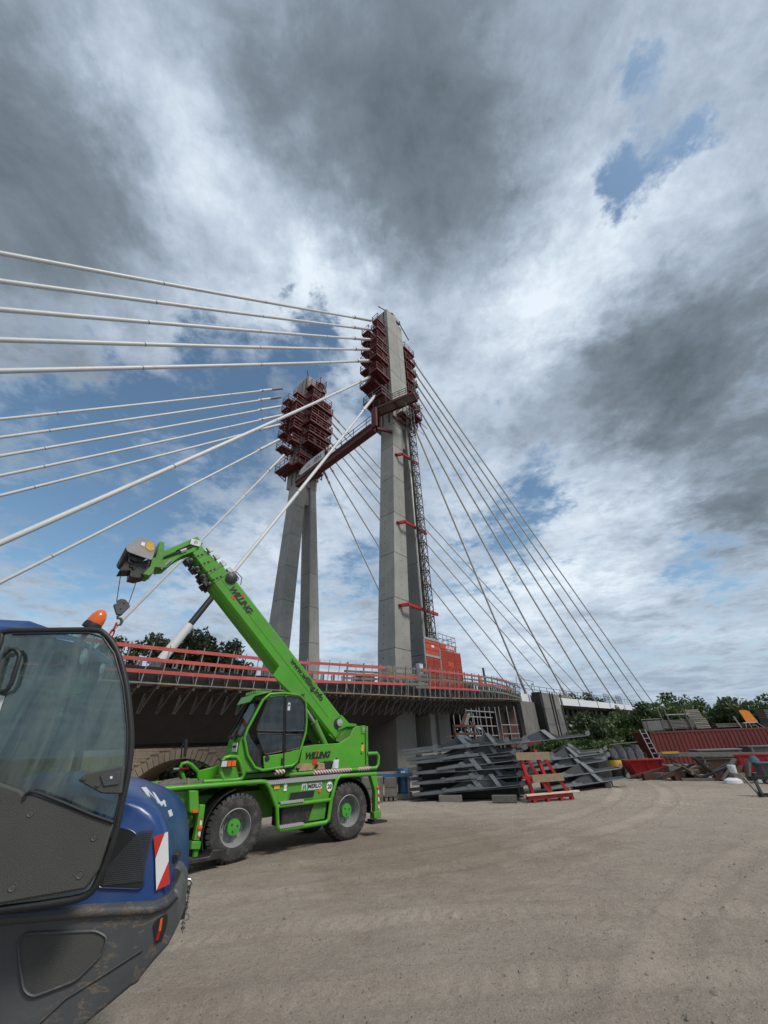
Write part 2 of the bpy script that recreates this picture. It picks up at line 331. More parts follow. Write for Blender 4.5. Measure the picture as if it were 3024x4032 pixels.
# reddish damp patch where machines turn
gm = t.n('ShaderNodeMapping'); gm.inputs['Location'].default_value = (-.2, -11.8, 0); t.l(t.tc.outputs['Object'], gm.inputs[0])
ln = t.n('ShaderNodeVectorMath', operation='LENGTH'); t.l(gm.outputs[0], ln.inputs[0])
dm = t.ramp(t.math('ADD', t.math('DIVIDE', ln.outputs['Value'], 6.5), t.math('MULTIPLY', t.math('SUBTRACT', b, .5), .9)), [(.25, (1, 1, 1)), (.75, (0, 0, 0))])
cc = t.mix(t.math('MULTIPLY', dm, .50), cc, (.165, .115, .078))
t.col(cc); t.b.inputs['Roughness'].default_value = .95; t.b.inputs['Specular IOR Level'].default_value = .2
hh = t.math('ADD', t.math('ADD', t.math('MULTIPLY', c, .6), t.math('MULTIPLY', d, .9)), t.math('ADD', t.math('ADD', t.math('MULTIPLY', pk2, .5), b), t.math('MULTIPLY', tread, .15)))
t.bump(hh, 1.0, .05); M['gravel'] = t.m
M['stone'] = std('loose_stone', (.36, .31, .26), .9, var=.35, scale=6, bump=.3, rand=.5)
# ---------------------------------------------------------------- mesh helpers
def roundpoly(pts, r, n=4):
    out = []; k = len(pts)
    for i in range(k):
        p = Vector(pts[i]); a = Vector(pts[i-1]); b = Vector(pts[(i+1) % k])
        da, db = (a-p), (b-p); rr = min(r, da.length*.45, db.length*.45)
        s, e = p+da.normalized()*rr, p+db.normalized()*rr
        for j in range(n+1):
            q = j/n; out.append(tuple((s*(1-q)+p*q)*(1-q)+(p*(1-q)+e*q)*q))
    return out
class MB:
    def __init__(s): s.v = []; s.f = []
    def add(s, v, f):
        o = len(s.v); s.v += [tuple(p) for p in v]; s.f += [tuple(i+o for i in q) for q in f]; return s
    def box(s, x0, x1, y0, y1, z0, z1):
        return s.add([(x0, y0, z0), (x1, y0, z0), (x1, y1, z0), (x0, y1, z0), (x0, y0, z1), (x1, y0, z1), (x1, y1, z1), (x0, y1, z1)],
                     [(0, 3, 2, 1), (4, 5, 6, 7), (0, 1, 5, 4), (1, 2, 6, 5), (2, 3, 7, 6), (3, 0, 4, 7)])
    def bar(s, p, q, w, h=None, up=(0, 0, 1)):
        h = h or w; p, q = Vector(p), Vector(q); d = (q-p).normalized(); u = Vector(up)
        if abs(d.dot(u)) > .98: u = Vector((0, 1, 0)) if abs(d.y) < .9 else Vector((1, 0, 0))
        x = d.cross(u).normalized()*(w/2); y = x.cross(d).normalized()*(h/2)
        return s.add([p-x-y, p+x-y, p+x+y, p-x+y, q-x-y, q+x-y, q+x+y, q-x+y],
                     [(0, 1, 2, 3), (7, 6, 5, 4), (0, 4, 5, 1), (1, 5, 6, 2), (2, 6, 7, 3), (3, 7, 4, 0)])
    def tube(s, p, q, r, n=8, r2=None): return s.path([p, q], [r, r if r2 is None else r2], n)
    def path(s, pts, r, n=8, closed=False):
        P = [Vector(a) for a in pts]; k = len(P); rr = r if isinstance(r, (list, tuple)) else [r]*k
        vs = []; last = None
        for i in range(k):
            if closed: d = P[(i+1) % k]-P[i-1]
            else: d = P[min(i+1, k-1)]-P[max(i-1, 0)]
            d.normalize()
            u = last if last is not None else (Vector((0, 0, 1)) if abs(d.z) < .9 else Vector((1, 0, 0)))
            x = d.cross(u)
            if x.length < 1e-4: x = d.cross(Vector((0, 1, 0)))
            x.normalize(); y = x.cross(d).normalized(); last = y
            for j in range(n):
                a = 2*math.pi*j/n; vs.append(P[i]+(x*math.cos(a)+y*math.sin(a))*rr[i])
        fs = []
        for i in range(k if closed else k-1):
            for j in range(n):
                a, b = i*n+j, i*n+(j+1) % n; c, d2 = ((i+1) % k)*n+(j+1) % n, ((i+1) % k)*n+j
                fs.append((a, d2, c, b))
        if not closed: fs += [tuple(range(n)), tuple(reversed(range((k-1)*n, k*n)))]
        return s.add(vs, fs)
    def prism(s, poly, lo, hi, ax='y'):
        k = len(poly)
        def m(a, b, c): return {'y': (a, c, b), 'x': (c, a, b), 'z': (a, b, c)}[ax]
        vs = [m(a, b, lo) for a, b in poly]+[m(a, b, hi) for a, b in poly]
        A = sum(poly[i-1][0]*poly[i][1]-poly[i][0]*poly[i-1][1] for i in range(k))
        fl = (A > 0) ^ (ax == 'y')
        fs = []
        for i in range(k):
            j = (i+1) % k; fs.append((i, j, j+k, i+k) if fl else (i, i+k, j+k, j))
        a, b = tuple(range(k)), tuple(range(k, 2*k))
        fs += [tuple(reversed(a)), b] if fl else [a, tuple(reversed(b))]
        return s.add(vs, fs)
    def loft(s, rings, cap=True):
        n = len(rings[0]); vs = [p for r in rings for p in r]; fs = []
        for i in range(len(rings)-1):
            for j in range(n):
                a, b = i*n+j, i*n+(j+1) % n; fs.append((a, b, b+n, a+n))
        if cap: fs += [tuple(reversed(range(n))), tuple(range((len(rings)-1)*n, len(rings)*n))]
        return s.add(vs, fs)
    def lathe(s, prof, c, axis='y', n=32, cap=True):
        rings = []
        c = Vector(c)
        for r, h in prof:
            ring = []
            for j in range(n):
                a = 2*math.pi*j/n; A, B = r*math.cos(a), r*math.sin(a)
                ring.append(c+Vector({'y': (A, h, B), 'z': (A, B, h), 'x': (h, A, B)}[axis]))
            rings.append(ring)
        return s.loft(rings, cap)
    def xf(s, m): s.v = [tuple(m @ Vector(p)) for p in s.v]; return s
    def mesh(s, name, mat, ang=35):
        me = bpy.data.meshes.new(name); me.from_pydata(s.v, [], s.f)
        if mat: me.materials.append(M[mat] if isinstance(mat, str) else mat)
        bm = bmesh.new(); bm.from_mesh(me); bmesh.ops.recalc_face_normals(bm, faces=bm.faces); bm.to_mesh(me); bm.free()
        me.shade_smooth(); me.set_sharp_from_angle(angle=R(ang)); return me
    def obj(s, name, mat, parent=None, bevel=0, ang=35, loc=None, rz=None):
        o = bpy.data.objects.new(name, s.mesh(name, mat, ang)); COL.objects.link(o)
        if parent: o.parent = parent
        if loc: o.location = loc
        if rz: o.rotation_euler.z = rz
        if bevel:
            b = o.modifiers.new('bevel', 'BEVEL'); b.width = bevel; b.segments = 2; b.limit_method = 'ANGLE'; b.angle_limit = R(40)
        return o
def tag(o, label=None, cat=None, group=None, kind=None):
    for k, v in (('label', label), ('category', cat), ('group', group), ('kind', kind)):
        if v: o[k] = v
    return o
def thing(name, label, cat, loc=(0, 0, 0), rz=0, group=None):
    o = bpy.data.objects.new(name, None); COL.objects.link(o); o.empty_display_size = .2
    o.location = loc; o.rotation_euler.z = rz; return tag(o, label, cat, group)
def inst(me, name, parent=None, loc=(0, 0, 0), rot=(0, 0, 0), scale=None):
    o = bpy.data.objects.new(name, me); COL.objects.link(o); o.parent = parent; o.location = loc; o.rotation_euler = rot
    if scale: o.scale = scale
    return o
def copy_tree(o, parent=None):
    c = o.copy(); COL.objects.link(c); c.parent = parent
    for ch in list(o.children): copy_tree(ch, c)
    return c
def text(s, size, mat, parent, m, name='lettering', shear=0., bold=.0, space=1., ext=.002):
    cu = bpy.data.curves.new('t', 'FONT'); cu.body = s; cu.size = size; cu.shear = shear; cu.offset = bold; cu.space_character = space
    cu.extrude = ext; cu.align_x = 'CENTER'; cu.align_y = 'CENTER'; cu.resolution_u = 3
    o = bpy.data.objects.new('t', cu); COL.objects.link(o); dg = bpy.context.evaluated_depsgraph_get()
    me = bpy.data.meshes.new_from_object(o.evaluated_get(dg)); bpy.data.objects.remove(o)
    me.materials.clear(); me.materials.append(M[mat]); me.transform(m)
    q = bpy.data.objects.new(name, me); COL.objects.link(q); q.parent = parent; return q
def fac(pos, ang=0, axes='front'):   # text plane facing local -y, x along local x; ang tilts within the plane
    return Matrix.Translation(pos) @ Matrix.Rotation(-ang, 4, 'Y') @ Matrix.Rotation(R(90), 4, 'X')
ORD = ['topmost', 'second from the top', 'third from the top', 'fourth from the top', 'fifth from the top', 'sixth from the top', 'lowest']

# ---------------------------------------------------------------- ground
def sst(a, b, x):
    t_ = min(1, max(0, (x-a)/(b-a))); return t_*t_*(3-2*t_)
RUTS = [((18, -6), 17.5), ((18, -6), 19.3), ((-9, 30), 21.0), ((-9, 30), 22.7), ((30, 30), 24.5), ((2, -14), 19.5), ((2, -14), 21.2)]
def ground_h(x, y):
    h = -.4*sst(25, 33, y)-2.4*sst(37, 47, y)
    d = math.hypot(x, y-8)
    if d < 45:
        k = 1-sst(30, 45, d)
        h += k*(.045*(noise.noise((x*.22, y*.22, 0)))+.022*noise.noise((x*.9, y*.9, 3))+.010*noise.noise((x*3.1, y*3.1, 5)))
        if d < 26:
            kk = 1-sst(18, 26, d)
            for (cx_, cy_), rr in RUTS:
                q = abs(math.hypot(x-cx_, y-cy_)-rr)
                if q < .55:
                    a = math.atan2(y-cy_, x-cx_)*rr
                    h += kk*(-.026*math.exp(-(q/.2)**2)+.018*math.exp(-((q-.34)/.09)**2)+(.009*math.sin(a*28+q*14) if q < .2 else 0))
            h += kk*(.008*noise.noise((x*9, y*9, 1))+.012*noise.noise((x*2.2, y*5.5, 7)))
    return h
def axis(c, lo, hi, fine, n1, far, n2):
    a = list(np.linspace(lo, hi, n1)); g = [(far/20)**(i/n2)*20-20 for i in range(1, n2+1)]
    return [lo-q for q in reversed(g)]+a+[hi+q for q in g]
gx = axis(0, -5.5, 16, 0, 330, 3200, 26); gy = axis(0, 1.5, 24, 0, 330, 3200, 30)
gv = [(x, y, ground_h(x, y)) for y in gy for x in gx]; nx = len(gx)
gf = [(j*nx+i, j*nx+i+1, (j+1)*nx+i+1, (j+1)*nx+i) for j in range(len(gy)-1) for i in range(nx-1)]
me = bpy.data.meshes.new('ground'); me.from_pydata(gv, [], gf); me.materials.append(M['gravel']); me.shade_smooth()
go = bpy.data.objects.new('ground', me); COL.objects.link(go); tag(go, 'trampled pale gravel yard with curving tyre tracks', kind='structure')
# loose stones
sb = MB()
for i in range(6500):
    y = 2.2+22*random.random()**1.7; x = random.uniform(-.95, 1.05)*(y+1.5)
    if x < -6 or x > 18: continue
    r = random.choice((.008, .010, .013, .018))*random.uniform(.7, 1.3)*(1.6 if random.random() < .03 else 1)
    z = ground_h(x, y); a = random.random()*6.28; e = random.uniform(.5, .9); c_, s_ = math.cos(a), math.sin(a)
    ring = [(x+r*(c_*p-s_*q*e), y+r*(s_*p+c_*q*e), z-.002) for p, q in ((1, 0), (.3, .9), (-.8, .6), (-.9, -.5), (.2, -1))]
    top = [(x+.6*r*(c_*p-s_*q*e)+.1*r, y+.6*r*(s_*p+c_*q*e), z+r*.62*random.uniform(.8, 1.1)) for p, q in ((1, 0), (.3, .9), (-.8, .6), (-.9, -.5), (.2, -1))]
    sb.loft([ring, top])
tag(sb.obj('loose_stones', 'stone'), 'small stones scattered over the gravel yard', 'stones', kind='stuff')

# ---------------------------------------------------------------- bridge frame: local x along the deck (away, right), local y across (away)
T1 = Vector((1.2, 36.5, 0)); BZ = R(50)
BU = Vector((math.cos(BZ), math.sin(BZ), 0)); BV = Vector((-math.sin(BZ), math.cos(BZ), 0))
def UV(u, v, z=0): return T1+BU*u+BV*v+Vector((0, 0, z))
def lerp(tab, x):
    if x <= tab[0][0]: a, b = tab[0], tab[1]
    elif x >= tab[-1][0]: a, b = tab[-2], tab[-1]
    else:
        for a, b in zip(tab, tab[1:]):
            if a[0] <= x <= b[0]: break
    q = (x-a[0])/(b[0]-a[0]); return tuple(m+(n-m)*q for m, n in zip(a[1:], b[1:]))
#        u     v_edge  z_top  z_bottom
EDGE = [(-60, -3.0, 5.4, 3.9), (-30, -3.0, 5.95, 4.45), (-23.4, -3.0, 6.06, 4.58), (-17, -3.2, 6.19, 4.66), (-13.8, -3.5, 6.28, 4.70), (-10, -4.0, 6.42, 4.76), (-6, -4.35, 6.60, 4.82),
        (-2.4, -4.5, 6.80, 4.88), (3, -4.5, 6.98, 5.08), (8.7, -4.3, 7.15, 5.36), (12, -3.9, 7.16, 5.50), (15.2, -3.3, 7.14, 5.62), (18.5, -2.3, 7.12, 5.72)]
def edge(u): return lerp(EDGE, u)

# deck: soffit, girder, walkway slab  (one bridge_deck thing)
deck = thing('bridge_deck', 'long dark concrete and steel bridge deck carrying the two pylons', 'bridge', T1, BZ)
us = [-75, -50, -30, -23, -17, -13.8, -10, -6, -2.4, 3, 8.7, 12, 15.2, 18.5]
rings = []
for u in us:
    v, zt, zb = edge(u); g = min(v+2.0, -1.7)
    gb = 2.42 if u < 5 else 2.42+(u-5)*.06
    if u > -6: gb = 4.0+.01*u
    rings.append([(u, v+.35, zb+.02), (u, v+.35, zb+.75), (u, 22.0, zb+.85), (u, 22.0, zb-.3), (u, 20.5, gb), (u, g+1.6, gb), (u, g+.2, zb-.55)])
MB().loft(rings).obj('girder', 'shade_steel', deck)
rings = []
for u in [18.5, 25, 35, 50, 65, 80, 100, 150, 260]:
    z0 = 5.72+(u-18.5)*.0145
    rings.append([(u, -1.7, z0), (u, -1.7, z0+.95), (u, 22, z0+1.0), (u, 22, z0-1.6), (u, .2, z0-1.7), (u, -.2, z0-1.6), (u, -.2, z0-.25)])
MB().loft(rings).obj('girder', 'shade_steel', deck)
# stiffener ribs on the right girder web
for i in range(34):
    u = 20+i*2.6; z0 = 5.72+(u-18.5)*.0145; MB().box(u-.04, u+.04, -.55, -.21, z0-1.55, z0-.3).obj('web_stiffener', 'shade_steel', deck)
# white fascia panels
fu = [19.3, 22.0]+[24.6+i*5.6 for i in range(1, 20)]
fu = [19.3, 21.7, 24.2, 30.3, 33.0, 40.5, 50.5, 58.5, 69.5, 78.0, 91.0, 104.0, 118.0, 134.0, 152.0, 172.0]
for a, b in zip(fu, fu[1:]):
    za, zb = 5.72+(a-18.5)*.0155, 5.72+(b-18.5)*.0155
    g = .10+.0028*a
    m = MB().add([(a+g, -2.05, za), (b-g, -2.05, zb), (b-g, -1.98, zb+.95), (a+g, -1.98, za+.95), (a+g, -1.9, za), (b-g, -1.9, zb), (b-g, -1.83, zb+.95), (a+g, -1.83, za+.95)],
                 [(0, 1, 2, 3), (7, 6, 5, 4), (0, 4, 5, 1), (1, 5, 6, 2), (2, 6, 7, 3), (3, 7, 4, 0)])
    m.obj('fascia_panel', 'white', deck)
# parapet rail on the right deck
pr = thing('bridge_railing', 'thin grey steel handrail above the white fascia panels', 'railing', T1, BZ)
for dz in (1.15, .72):
    MB().path([(u, -1.4, 5.72+(u-18.5)*.0155+.95+dz) for u in (19, 35, 60, 85, 120)], .035, 6).obj('rail', 'galvdark', pr)
for i in range(34):
    u = 19.5+i*2.6; z0 = 6.67+(u-18.5)*.0155; MB().bar((u, -1.4, z0), (u, -1.4, z0+1.15), .06).obj('post', 'galvdark', pr)

# cantilever formwork with brackets, planks, edge form
cf = thing('cantilever_formwork', 'timber and steel formwork brackets hung below the near deck edge', 'formwork', T1, BZ)
def strip(u0, u1, f0, f1, n=24):
    return [u0+(u1-u0)*i/n for i in range(n+1)]
for k in range(60):                                    # plank platform, board by board
    a, b = -44+k*1.02, -44+k*1.02+1.0
    va, _, za = edge(a); vb, _, zb = edge(b)
    MB().add([(a, va-.28, za-.03), (b, vb-.28, zb-.03), (b, vb+1.0, zb-.03), (a, va+1.0, za-.03), (a, va-.28, za+.03), (b, vb-.28, zb+.03), (b, vb+1.0, zb+.03), (a, va+1.0, za+.03)],
             [(0, 3, 2, 1), (4, 5, 6, 7), (0, 1, 5, 4), (1, 2, 6, 5), (2, 3, 7, 6), (3, 0, 4, 7)]).obj('plank', 'wood' if k % 3 else 'greywood', cf)
u = -30.
k = 0
while u < 16.5:
    v, zt, zb = edge(u); m = MB(); zl = zb-1.05
    m.bar((u, v-.15, zb-.12), (u, v+1.9, zb-.16), .10, .14); m.bar((u-.05, v+.95, zb-.15), (u-.05, v+1.35, zl), .07)
    m.bar((u+.10, v+1.15, zb-.15), (u+.10, v+1.5, zl), .05); m.bar((u, v+.05, zb-.15), (u, v+1.25, zl+.05), .045)
    m.obj('bracket', 'galvdark', cf)
    m = MB().bar((u+.12, v+.62, zb+.03), (u+.12, v+.66, zb+1.15), .09, .07).bar((u-.05, v+.62, zb+.03), (u-.05, v+.66, zb+1.1), .06, .06).bar((u+.05, v+.6, zb+.85), (u+.05, v+.05, zb+.05), .035)
    m.obj('form_prop', 'galvdark', cf)
    u += .78 if u < -8 else .62; k += 1
for k in range(24):                                    # dark upstand panels behind the props
    a = -34+k*2.2; b = a+2.16; va, _, za = edge(a); vb, _, zb = edge(b)
    MB().add([(a, va+.75, za), (b, vb+.75, zb), (b, vb+.80, zb+.62), (a, va+.80, za+.62), (a, va+.85, za), (b, vb+.85, zb), (b, vb+.90, zb+.62), (a, va+.90, za+.62)],
             [(0, 1, 2, 3), (7, 6, 5, 4), (0, 4, 5, 1), (1, 5, 6, 2), (2, 6, 7, 3), (3, 7, 4, 0)]).obj('edge_form_panel', 'gradedark', cf)

# outer guard rail: leaning tubes and boards
gr = thing('formwork_guardrail', 'red board guardrail on slanting steel tubes along the near deck edge', 'guardrail', T1, BZ)
u = -31.; k = 0
while u < 17.5:
    v, zt, zb = edge(u); ln = random.uniform(-.05, .05)
    MB().tube((u, v-.10, zb-.16), (u+ln, v-.36, zt+.10+random.uniform(-.03, .08)), .024, 6).obj('post', 'galv', gr)
    u += (.74 if u < -12 else .68)*random.uniform(.9, 1.1); k += 1
def board(u0, u1, dz, mat, off=-.30, h=.15, par=None):
    m = MB(); n = max(1, int((u1-u0)/1.2))
    for i in range(n):
        a, b = u0+(u1-u0)*i/n, u0+(u1-u0)*(i+1)/n
        va, ta, ba = edge(a); vb, tb, bb = edge(b); fa = (ta+dz-ba)/(ta-ba); o1 = -.10-.24*fa+(off+.30)
        m.add([(a, va+o1, ta+dz-h), (b, vb+o1, tb+dz-h), (b, vb+o1, tb+dz), (a, va+o1, ta+dz), (a, va+o1-.035, ta+dz-h), (b, vb+o1-.035, tb+dz-h), (b, vb+o1-.035, tb+dz), (a, va+o1-.035, ta+dz)],
              [(0, 3, 2, 1), (4, 5, 6, 7), (0, 1, 5, 4), (1, 2, 6, 5), (2, 3, 7, 6), (3, 0, 4, 7)])
    return m.obj('board', mat, par or gr)
for dz, cuts, mats in ((0., [-32, -28, -24.1, -20.2, -16.9, -13.8, -10.9, -8.0], ['redboard']*7),
                       (-.50, [-32, -28.6, -24.8, -21.0, -17.4, -14.2, -11.4, -7.6, -4.6], ['redboard']*8),
                       (-.96, [-32, -27.6, -24.0, -20.6, -17.6, -14.6, -11.6, -8.8, -5.8, -3.4], ['redboard']*8+['greywood'])):
    for a, b, mt in zip(cuts, cuts[1:], mats): board(a, b+.2, dz+random.uniform(-.02, .02), mt)
for dz, cuts, mats in ((-.02, [-3.9, -.4, 2.6, 5.0, 8.2, 11.2, 14.2, 17.4], ['redboard', 'redboard', 'redboard', 'greywood', 'redboard', 'greywood', 'greywood']),
                       (-.60, [-4.6, -1.4, 1.8, 4.2, 8.6, 11.6, 14.4, 17.4], ['greywood', 'greywood', 'greywood', 'redboard', 'redboard', 'greywood', 'greywood']),
                       (-1.15, [-4.6, -3.2, 1.6, 4.6, 8.0, 11.4, 14.6, 17.4], ['greywood', 'redboard', 'redboard', 'greywood', 'greywood', 'greywood', 'greywood'])):
    for a, b, mt in zip(cuts, cuts[1:], mats): board(a, b+.15, dz+random.uniform(-.02, .02), mt)
# inner grey rail
ir = thing('inner_guardrail', 'weathered grey board railing just behind the red one beside the near pylon', 'guardrail', T1, BZ)
for dz in (.16, -.22, -.60):
    for a in np.arange(-10.6, 16, 3.1): board(float(a), float(a)+3.25, dz+random.uniform(-.03, .03), 'greywood', off=.42, h=.13, par=ir)
u = -10.6
while u < 16.5:
    v, zt, zb = edge(u); MB().bar((u, v+.18, zb+.1), (u, v+.10, zt+.20), .10, .06).obj('post', 'greywood', ir); u += 1.35
# ---------------------------------------------------------------- pylons
ZS = [-3, 4.4, 8.99, 13.5, 18.1, 22.8, 27.6, 32.4, 36.4]
def tabf(t0, t1):
    return lambda z: (lerp(t0, min(max(z, t0[0][0]), t0[-1][0]))[0], lerp(t1, min(max(z, t1[0][0]), t1[-1][0]))[0])
LEG_N = (tabf([(8.3, -2.67), (38, -.88)], [(8.3, -.49), (27.6, .36), (38, .95)]), tabf([(8.3, 1.62), (28, 1.72), (40, 1.40)], [(8.3, 3.35), (28, 2.95), (41, 2.45)]))
LEG_F = (tabf([(8.3, -1.95), (14, -1.72), (37, -.95)], [(8.3, .10), (14, .35), (37, .75)]), tabf([(8.3, 3.45), (15, 3.1), (38, 1.40)], [(8.3, 5.3), (15, 4.8), (38, 2.45)]))
legA, legB = LEG_N
def pylon(v0, label, low):
    p = thing('bridge_pylon', label, 'pylon', T1+BV*v0, BZ, 'concrete pylons of the cable-stayed bridge')
    hw = 1.3
    legA, legB = LEG_N if low else LEG_F
    for i in range(len(ZS)-1):
        a, b = ZS[i]+(.0), ZS[i+1]-.05
        for fn in (legA, legB):
            (x0, x1), (x2, x3) = fn(a), fn(b)
            def ring(l, r, z, g=0.): return [(l+g, -hw+g, z), (r-g, -hw+g, z), (r-g, .7-g, z), (l+g, .7-g, z)]
            MB().loft([ring(x0, x1, a), ring(x2, x3, b)]).obj('concrete_segment', 'concrete', p, bevel=.035)
            (y0, y1) = fn(b+.05)
            MB().loft([ring(x2, x3, b, .03), ring(y0, y1, b+.05, .03)]).obj('joint', 'concdark', p)
    # web that closes the slot above the legs
    (a0, a1), (b0, b1) = legA(33.4), legB(33.4); (c0, c1), (d0, d1) = legA(38), legB(38)
    MB().loft([[(a1-.02, -.95, 33.4), (b0+.02, -.95, 33.4), (b0+.02, .6, 33.4), (a1-.02, .6, 33.4)], [(c1-.02, -.95, 38), (d0+.02, -.95, 38), (d0+.02, .6, 38), (c1-.02, .6, 38)]]).obj('web', 'concrete', p)
    for z in ():
        (a0, a1), (b0, b1) = legA(z), legB(z); MB().box(a1-.02, b0+.02, -.9, .9, z, z+.35).obj('cross_tie', 'concrete', p)
    # head: two blocks with a groove, poured in lifts
    hz_ = [36.4, 41.2, 46.0, 50.8, 55.6, 60.4]
    for i in range(5):
        a, b = hz_[i], hz_[i+1]-.05
        MB().box(-.88, 1.40, -1.3, -.72, a, b).obj('concrete_segment', 'concrete', p, bevel=.03)
        MB().box(-.60, 1.38, -.72, -.40, a, b).obj('groove_wall', 'concdark', p)
        MB().box(-.88, 1.40, -.40, .25, a, b).obj('concrete_segment', 'concrete', p, bevel=.04)
        MB().box(-.70, 2.2, .25, .62, a, b).obj('groove_wall', 'concdark', p)
        MB().box(-.88, 1.40, .62, 1.7, a, b).obj('concrete_segment', 'concrete', p, bevel=.04)
        MB().box(-.80, 2.65, -1.2, 1.6, b, b+.05).obj('joint', 'concdark', p)
        MB().box(1.47, 2.72, -1.27, 1.6, a, min(b, 59.2)).obj('concrete_segment', 'concrete', p, bevel=.04)
        MB().box(1.39, 1.48, -1.1, 1.4, a, min(b, 59.4)).obj('groove_wall', 'concdark', p)
    # formwork anchor holes
    hm = MB()
    for i in range(1, 8):
        for k in range(5):
            z = ZS[i]+(k+.6)*.85
            if z > ZS[i+1]: continue
            (a0, a1), (b0, b1) = legA(z), legB(z)
            for fx in (.5,): hm.prism([(a0+(a1-a0)*fx+.05*math.cos(q), z+.05*math.sin(q)) for q in (0, 1.05, 2.1, 3.14, 4.2, 5.25)], -1.305, -1.29)
            hm.prism([(.0+.05*math.cos(q), z+.05*math.sin(q)) for q in (0, 1.05, 2.1, 3.14, 4.2, 5.25)], a0-.012, a0+.01, 'x')
            hm.prism([(b0+(b1-b0)*.5+.05*math.cos(q), z+.05*math.sin(q)) for q in (0, 1.05, 2.1, 3.14, 4.2, 5.25)], -1.305, -1.29)
            hm.prism([(.0+.05*math.cos(q), z+.05*math.sin(q)) for q in (0, 1.05, 2.1, 3.14, 4.2, 5.25)], b0-.012, b0+.01, 'x')
    tag(hm.obj('anchor_holes', 'ink', p), kind='stuff')
    # red survey beams at the top
    if low:
        m = MB().bar((-1.6, -.2, 61.3), (.9, -1.35, 60.7), .12).bar((.4, -1.4, 60.6), (1.0, -.4, 61.0), .12).bar((1.9, -1.6, 59.9), (2.6, -1.2, 60.2), .12).bar((2.1, -1.5, 59.3), (4.2, -1.5, 57.6), .12).bar((.5, -1.1, 60.4), (.5, -1.1, 61.2), .1)
        m.bar((.6, -1.25, 61.0), (2.4, -1.25, 60.5), .05)
        m.obj('top_beam', 'redplat', p)
    else:
        MB().bar((-1.6, -1.6, 60.8), (-.4, -.6, 60.5), .12).obj('top_beam', 'redplat', p)
    return p
P1 = pylon(0, 'near tall grey concrete pylon, its two legs joined at the top, rising through the deck', True)
P2 = pylon(18.8, 'far grey concrete pylon wrapped in dark red platforms, behind the green boom', False)
# pier block of the near pylon below the deck
pb = thing('pylon_pier', 'pale concrete pier block under the deck below the near pylon', 'pier', T1, BZ)
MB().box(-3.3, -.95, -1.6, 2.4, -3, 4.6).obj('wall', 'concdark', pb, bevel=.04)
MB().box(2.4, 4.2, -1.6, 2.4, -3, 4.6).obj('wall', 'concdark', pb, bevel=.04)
MB().box(-.95, 2.4, 1.2, 2.4, -3, 4.6).obj('back_wall', 'shade_steel', pb)
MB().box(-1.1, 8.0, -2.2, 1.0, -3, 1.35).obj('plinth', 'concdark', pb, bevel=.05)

# ---------------------------------------------------------------- climbing platforms
PM = {}
def platform_mesh(lx, ly, style):
    key = (round(lx, 2), round(ly, 2), style)
    if key in PM: return PM[key]
    fl = MB().box(0, lx, 0, ly, -.22, 0)
    for x in np.arange(.25, lx, .7): fl.box(float(x)-.06, float(x)+.06, .03, ly-.03, -.38, -.2)
    fl.bar((.05, .02, -.3), (lx-.05, .02, -.3), .07, .12); fl.bar((.02, .05, -.3), (.02, ly-.05, -.3), .07, .12)
    fm = fl.mesh('floor', 'redplat')
    rl = MB(); xs = [0.04, lx-.04]; ys = [.04, ly-.04]
    for dz in (.50, 1.10):
        for y in ys: rl.bar((0, y, dz), (lx, y, dz), .045, .085)
        for x in xs: rl.bar((x, 0, dz), (x, ly, dz), .045, .085)
    ps = rl; nx_ = max(2, int(lx/1.1)+1); ny_ = max(2, int(ly/1.1)+1)
    for i in range(nx_):
        for y in ys: x = .04+(lx-.08)*i/(nx_-1); ps.bar((x, y, -.2), (x, y, 1.2), .07)
    for i in range(ny_):
        for x in xs: y = .04+(ly-.08)*i/(ny_-1); ps.bar((x, y, -.2), (x, y, 1.2), .07)
    rm = rl.mesh('guardrail', 'redrail' if style else 'galvdark')
    bk = MB()
    for y in (.3, ly-.3): bk.bar((.2, y, -.35), (lx-.1, y, -1.0), .10).bar((lx-.1, y, -.3), (lx-.1, y, -1.1), .12)
    bm_ = bk.mesh('bracket', 'redplat')
    PM[key] = (fm, rm, bm_); return PM[key]
def platform(v0, u0, u1, w0, w1, z, label, group, style=1, flip=False):
    lx, ly = u1-u0, w1-w0
    fm, rm, bm_ = platform_mesh(lx, ly, style)
    pos = T1+BV*v0+(BU*u1+BV*w1 if flip else BU*u0+BV*w0); pos.z = z
    t_ = thing('climbing_platform', label, 'platform', pos, BZ+(math.pi if flip else 0), group)
    for me_, nm in ((fm, 'floor'), (rm, 'guardrail'), (bm_, 'bracket')): inst(me_, nm, t_)
    return t_
G1 = 'red climbing platforms on the cable side of the near pylon'
ZL = [55.2, 53.0, 50.6, 48.5, 46.3, 43.2]
for i, z in enumerate(ZL):
    gw = .18*i
    platform(0, -3.25-gw, -1.45, -1.35-.06*i, -.25, z, 'red railed platform, %s, left side of near pylon, nearer half' % ORD[i], G1)
    platform(0, -2.9-gw*.5, -1.2, .8, 2.2, z-.2, 'red railed platform, %s, left side of near pylon, farther half' % ORD[i], G1)
platform(0, -3.6, -1.0, -.2, .9, 42.7, 'dark red platform between the two lowest wings beside the sixth cable of the near pylon', G1)
platform(0, -3.0, -1.1, -1.4, 1.9, 39.9, 'grey railed scaffold platform below the red ones around the lowest cable of the near pylon', G1, 0)
G2 = 'red climbing platforms on the far side of the near pylon'
for i, z in enumerate([54.0, 51.7, 49.3, 47.0, 44.6, 42.0]):
    platform(0, 2.85, 5.3, -1.5, 1.3, z+.8, 'red railed platform, %s, right edge of near pylon' % ORD[i], G2, flip=True)
t_ = thing('climbing_platform', 'long red edged walkway tray slung across the front of the near pylon', 'platform', UV(-2.1, 0, 38.0), BZ+R(14), 'ring platforms')
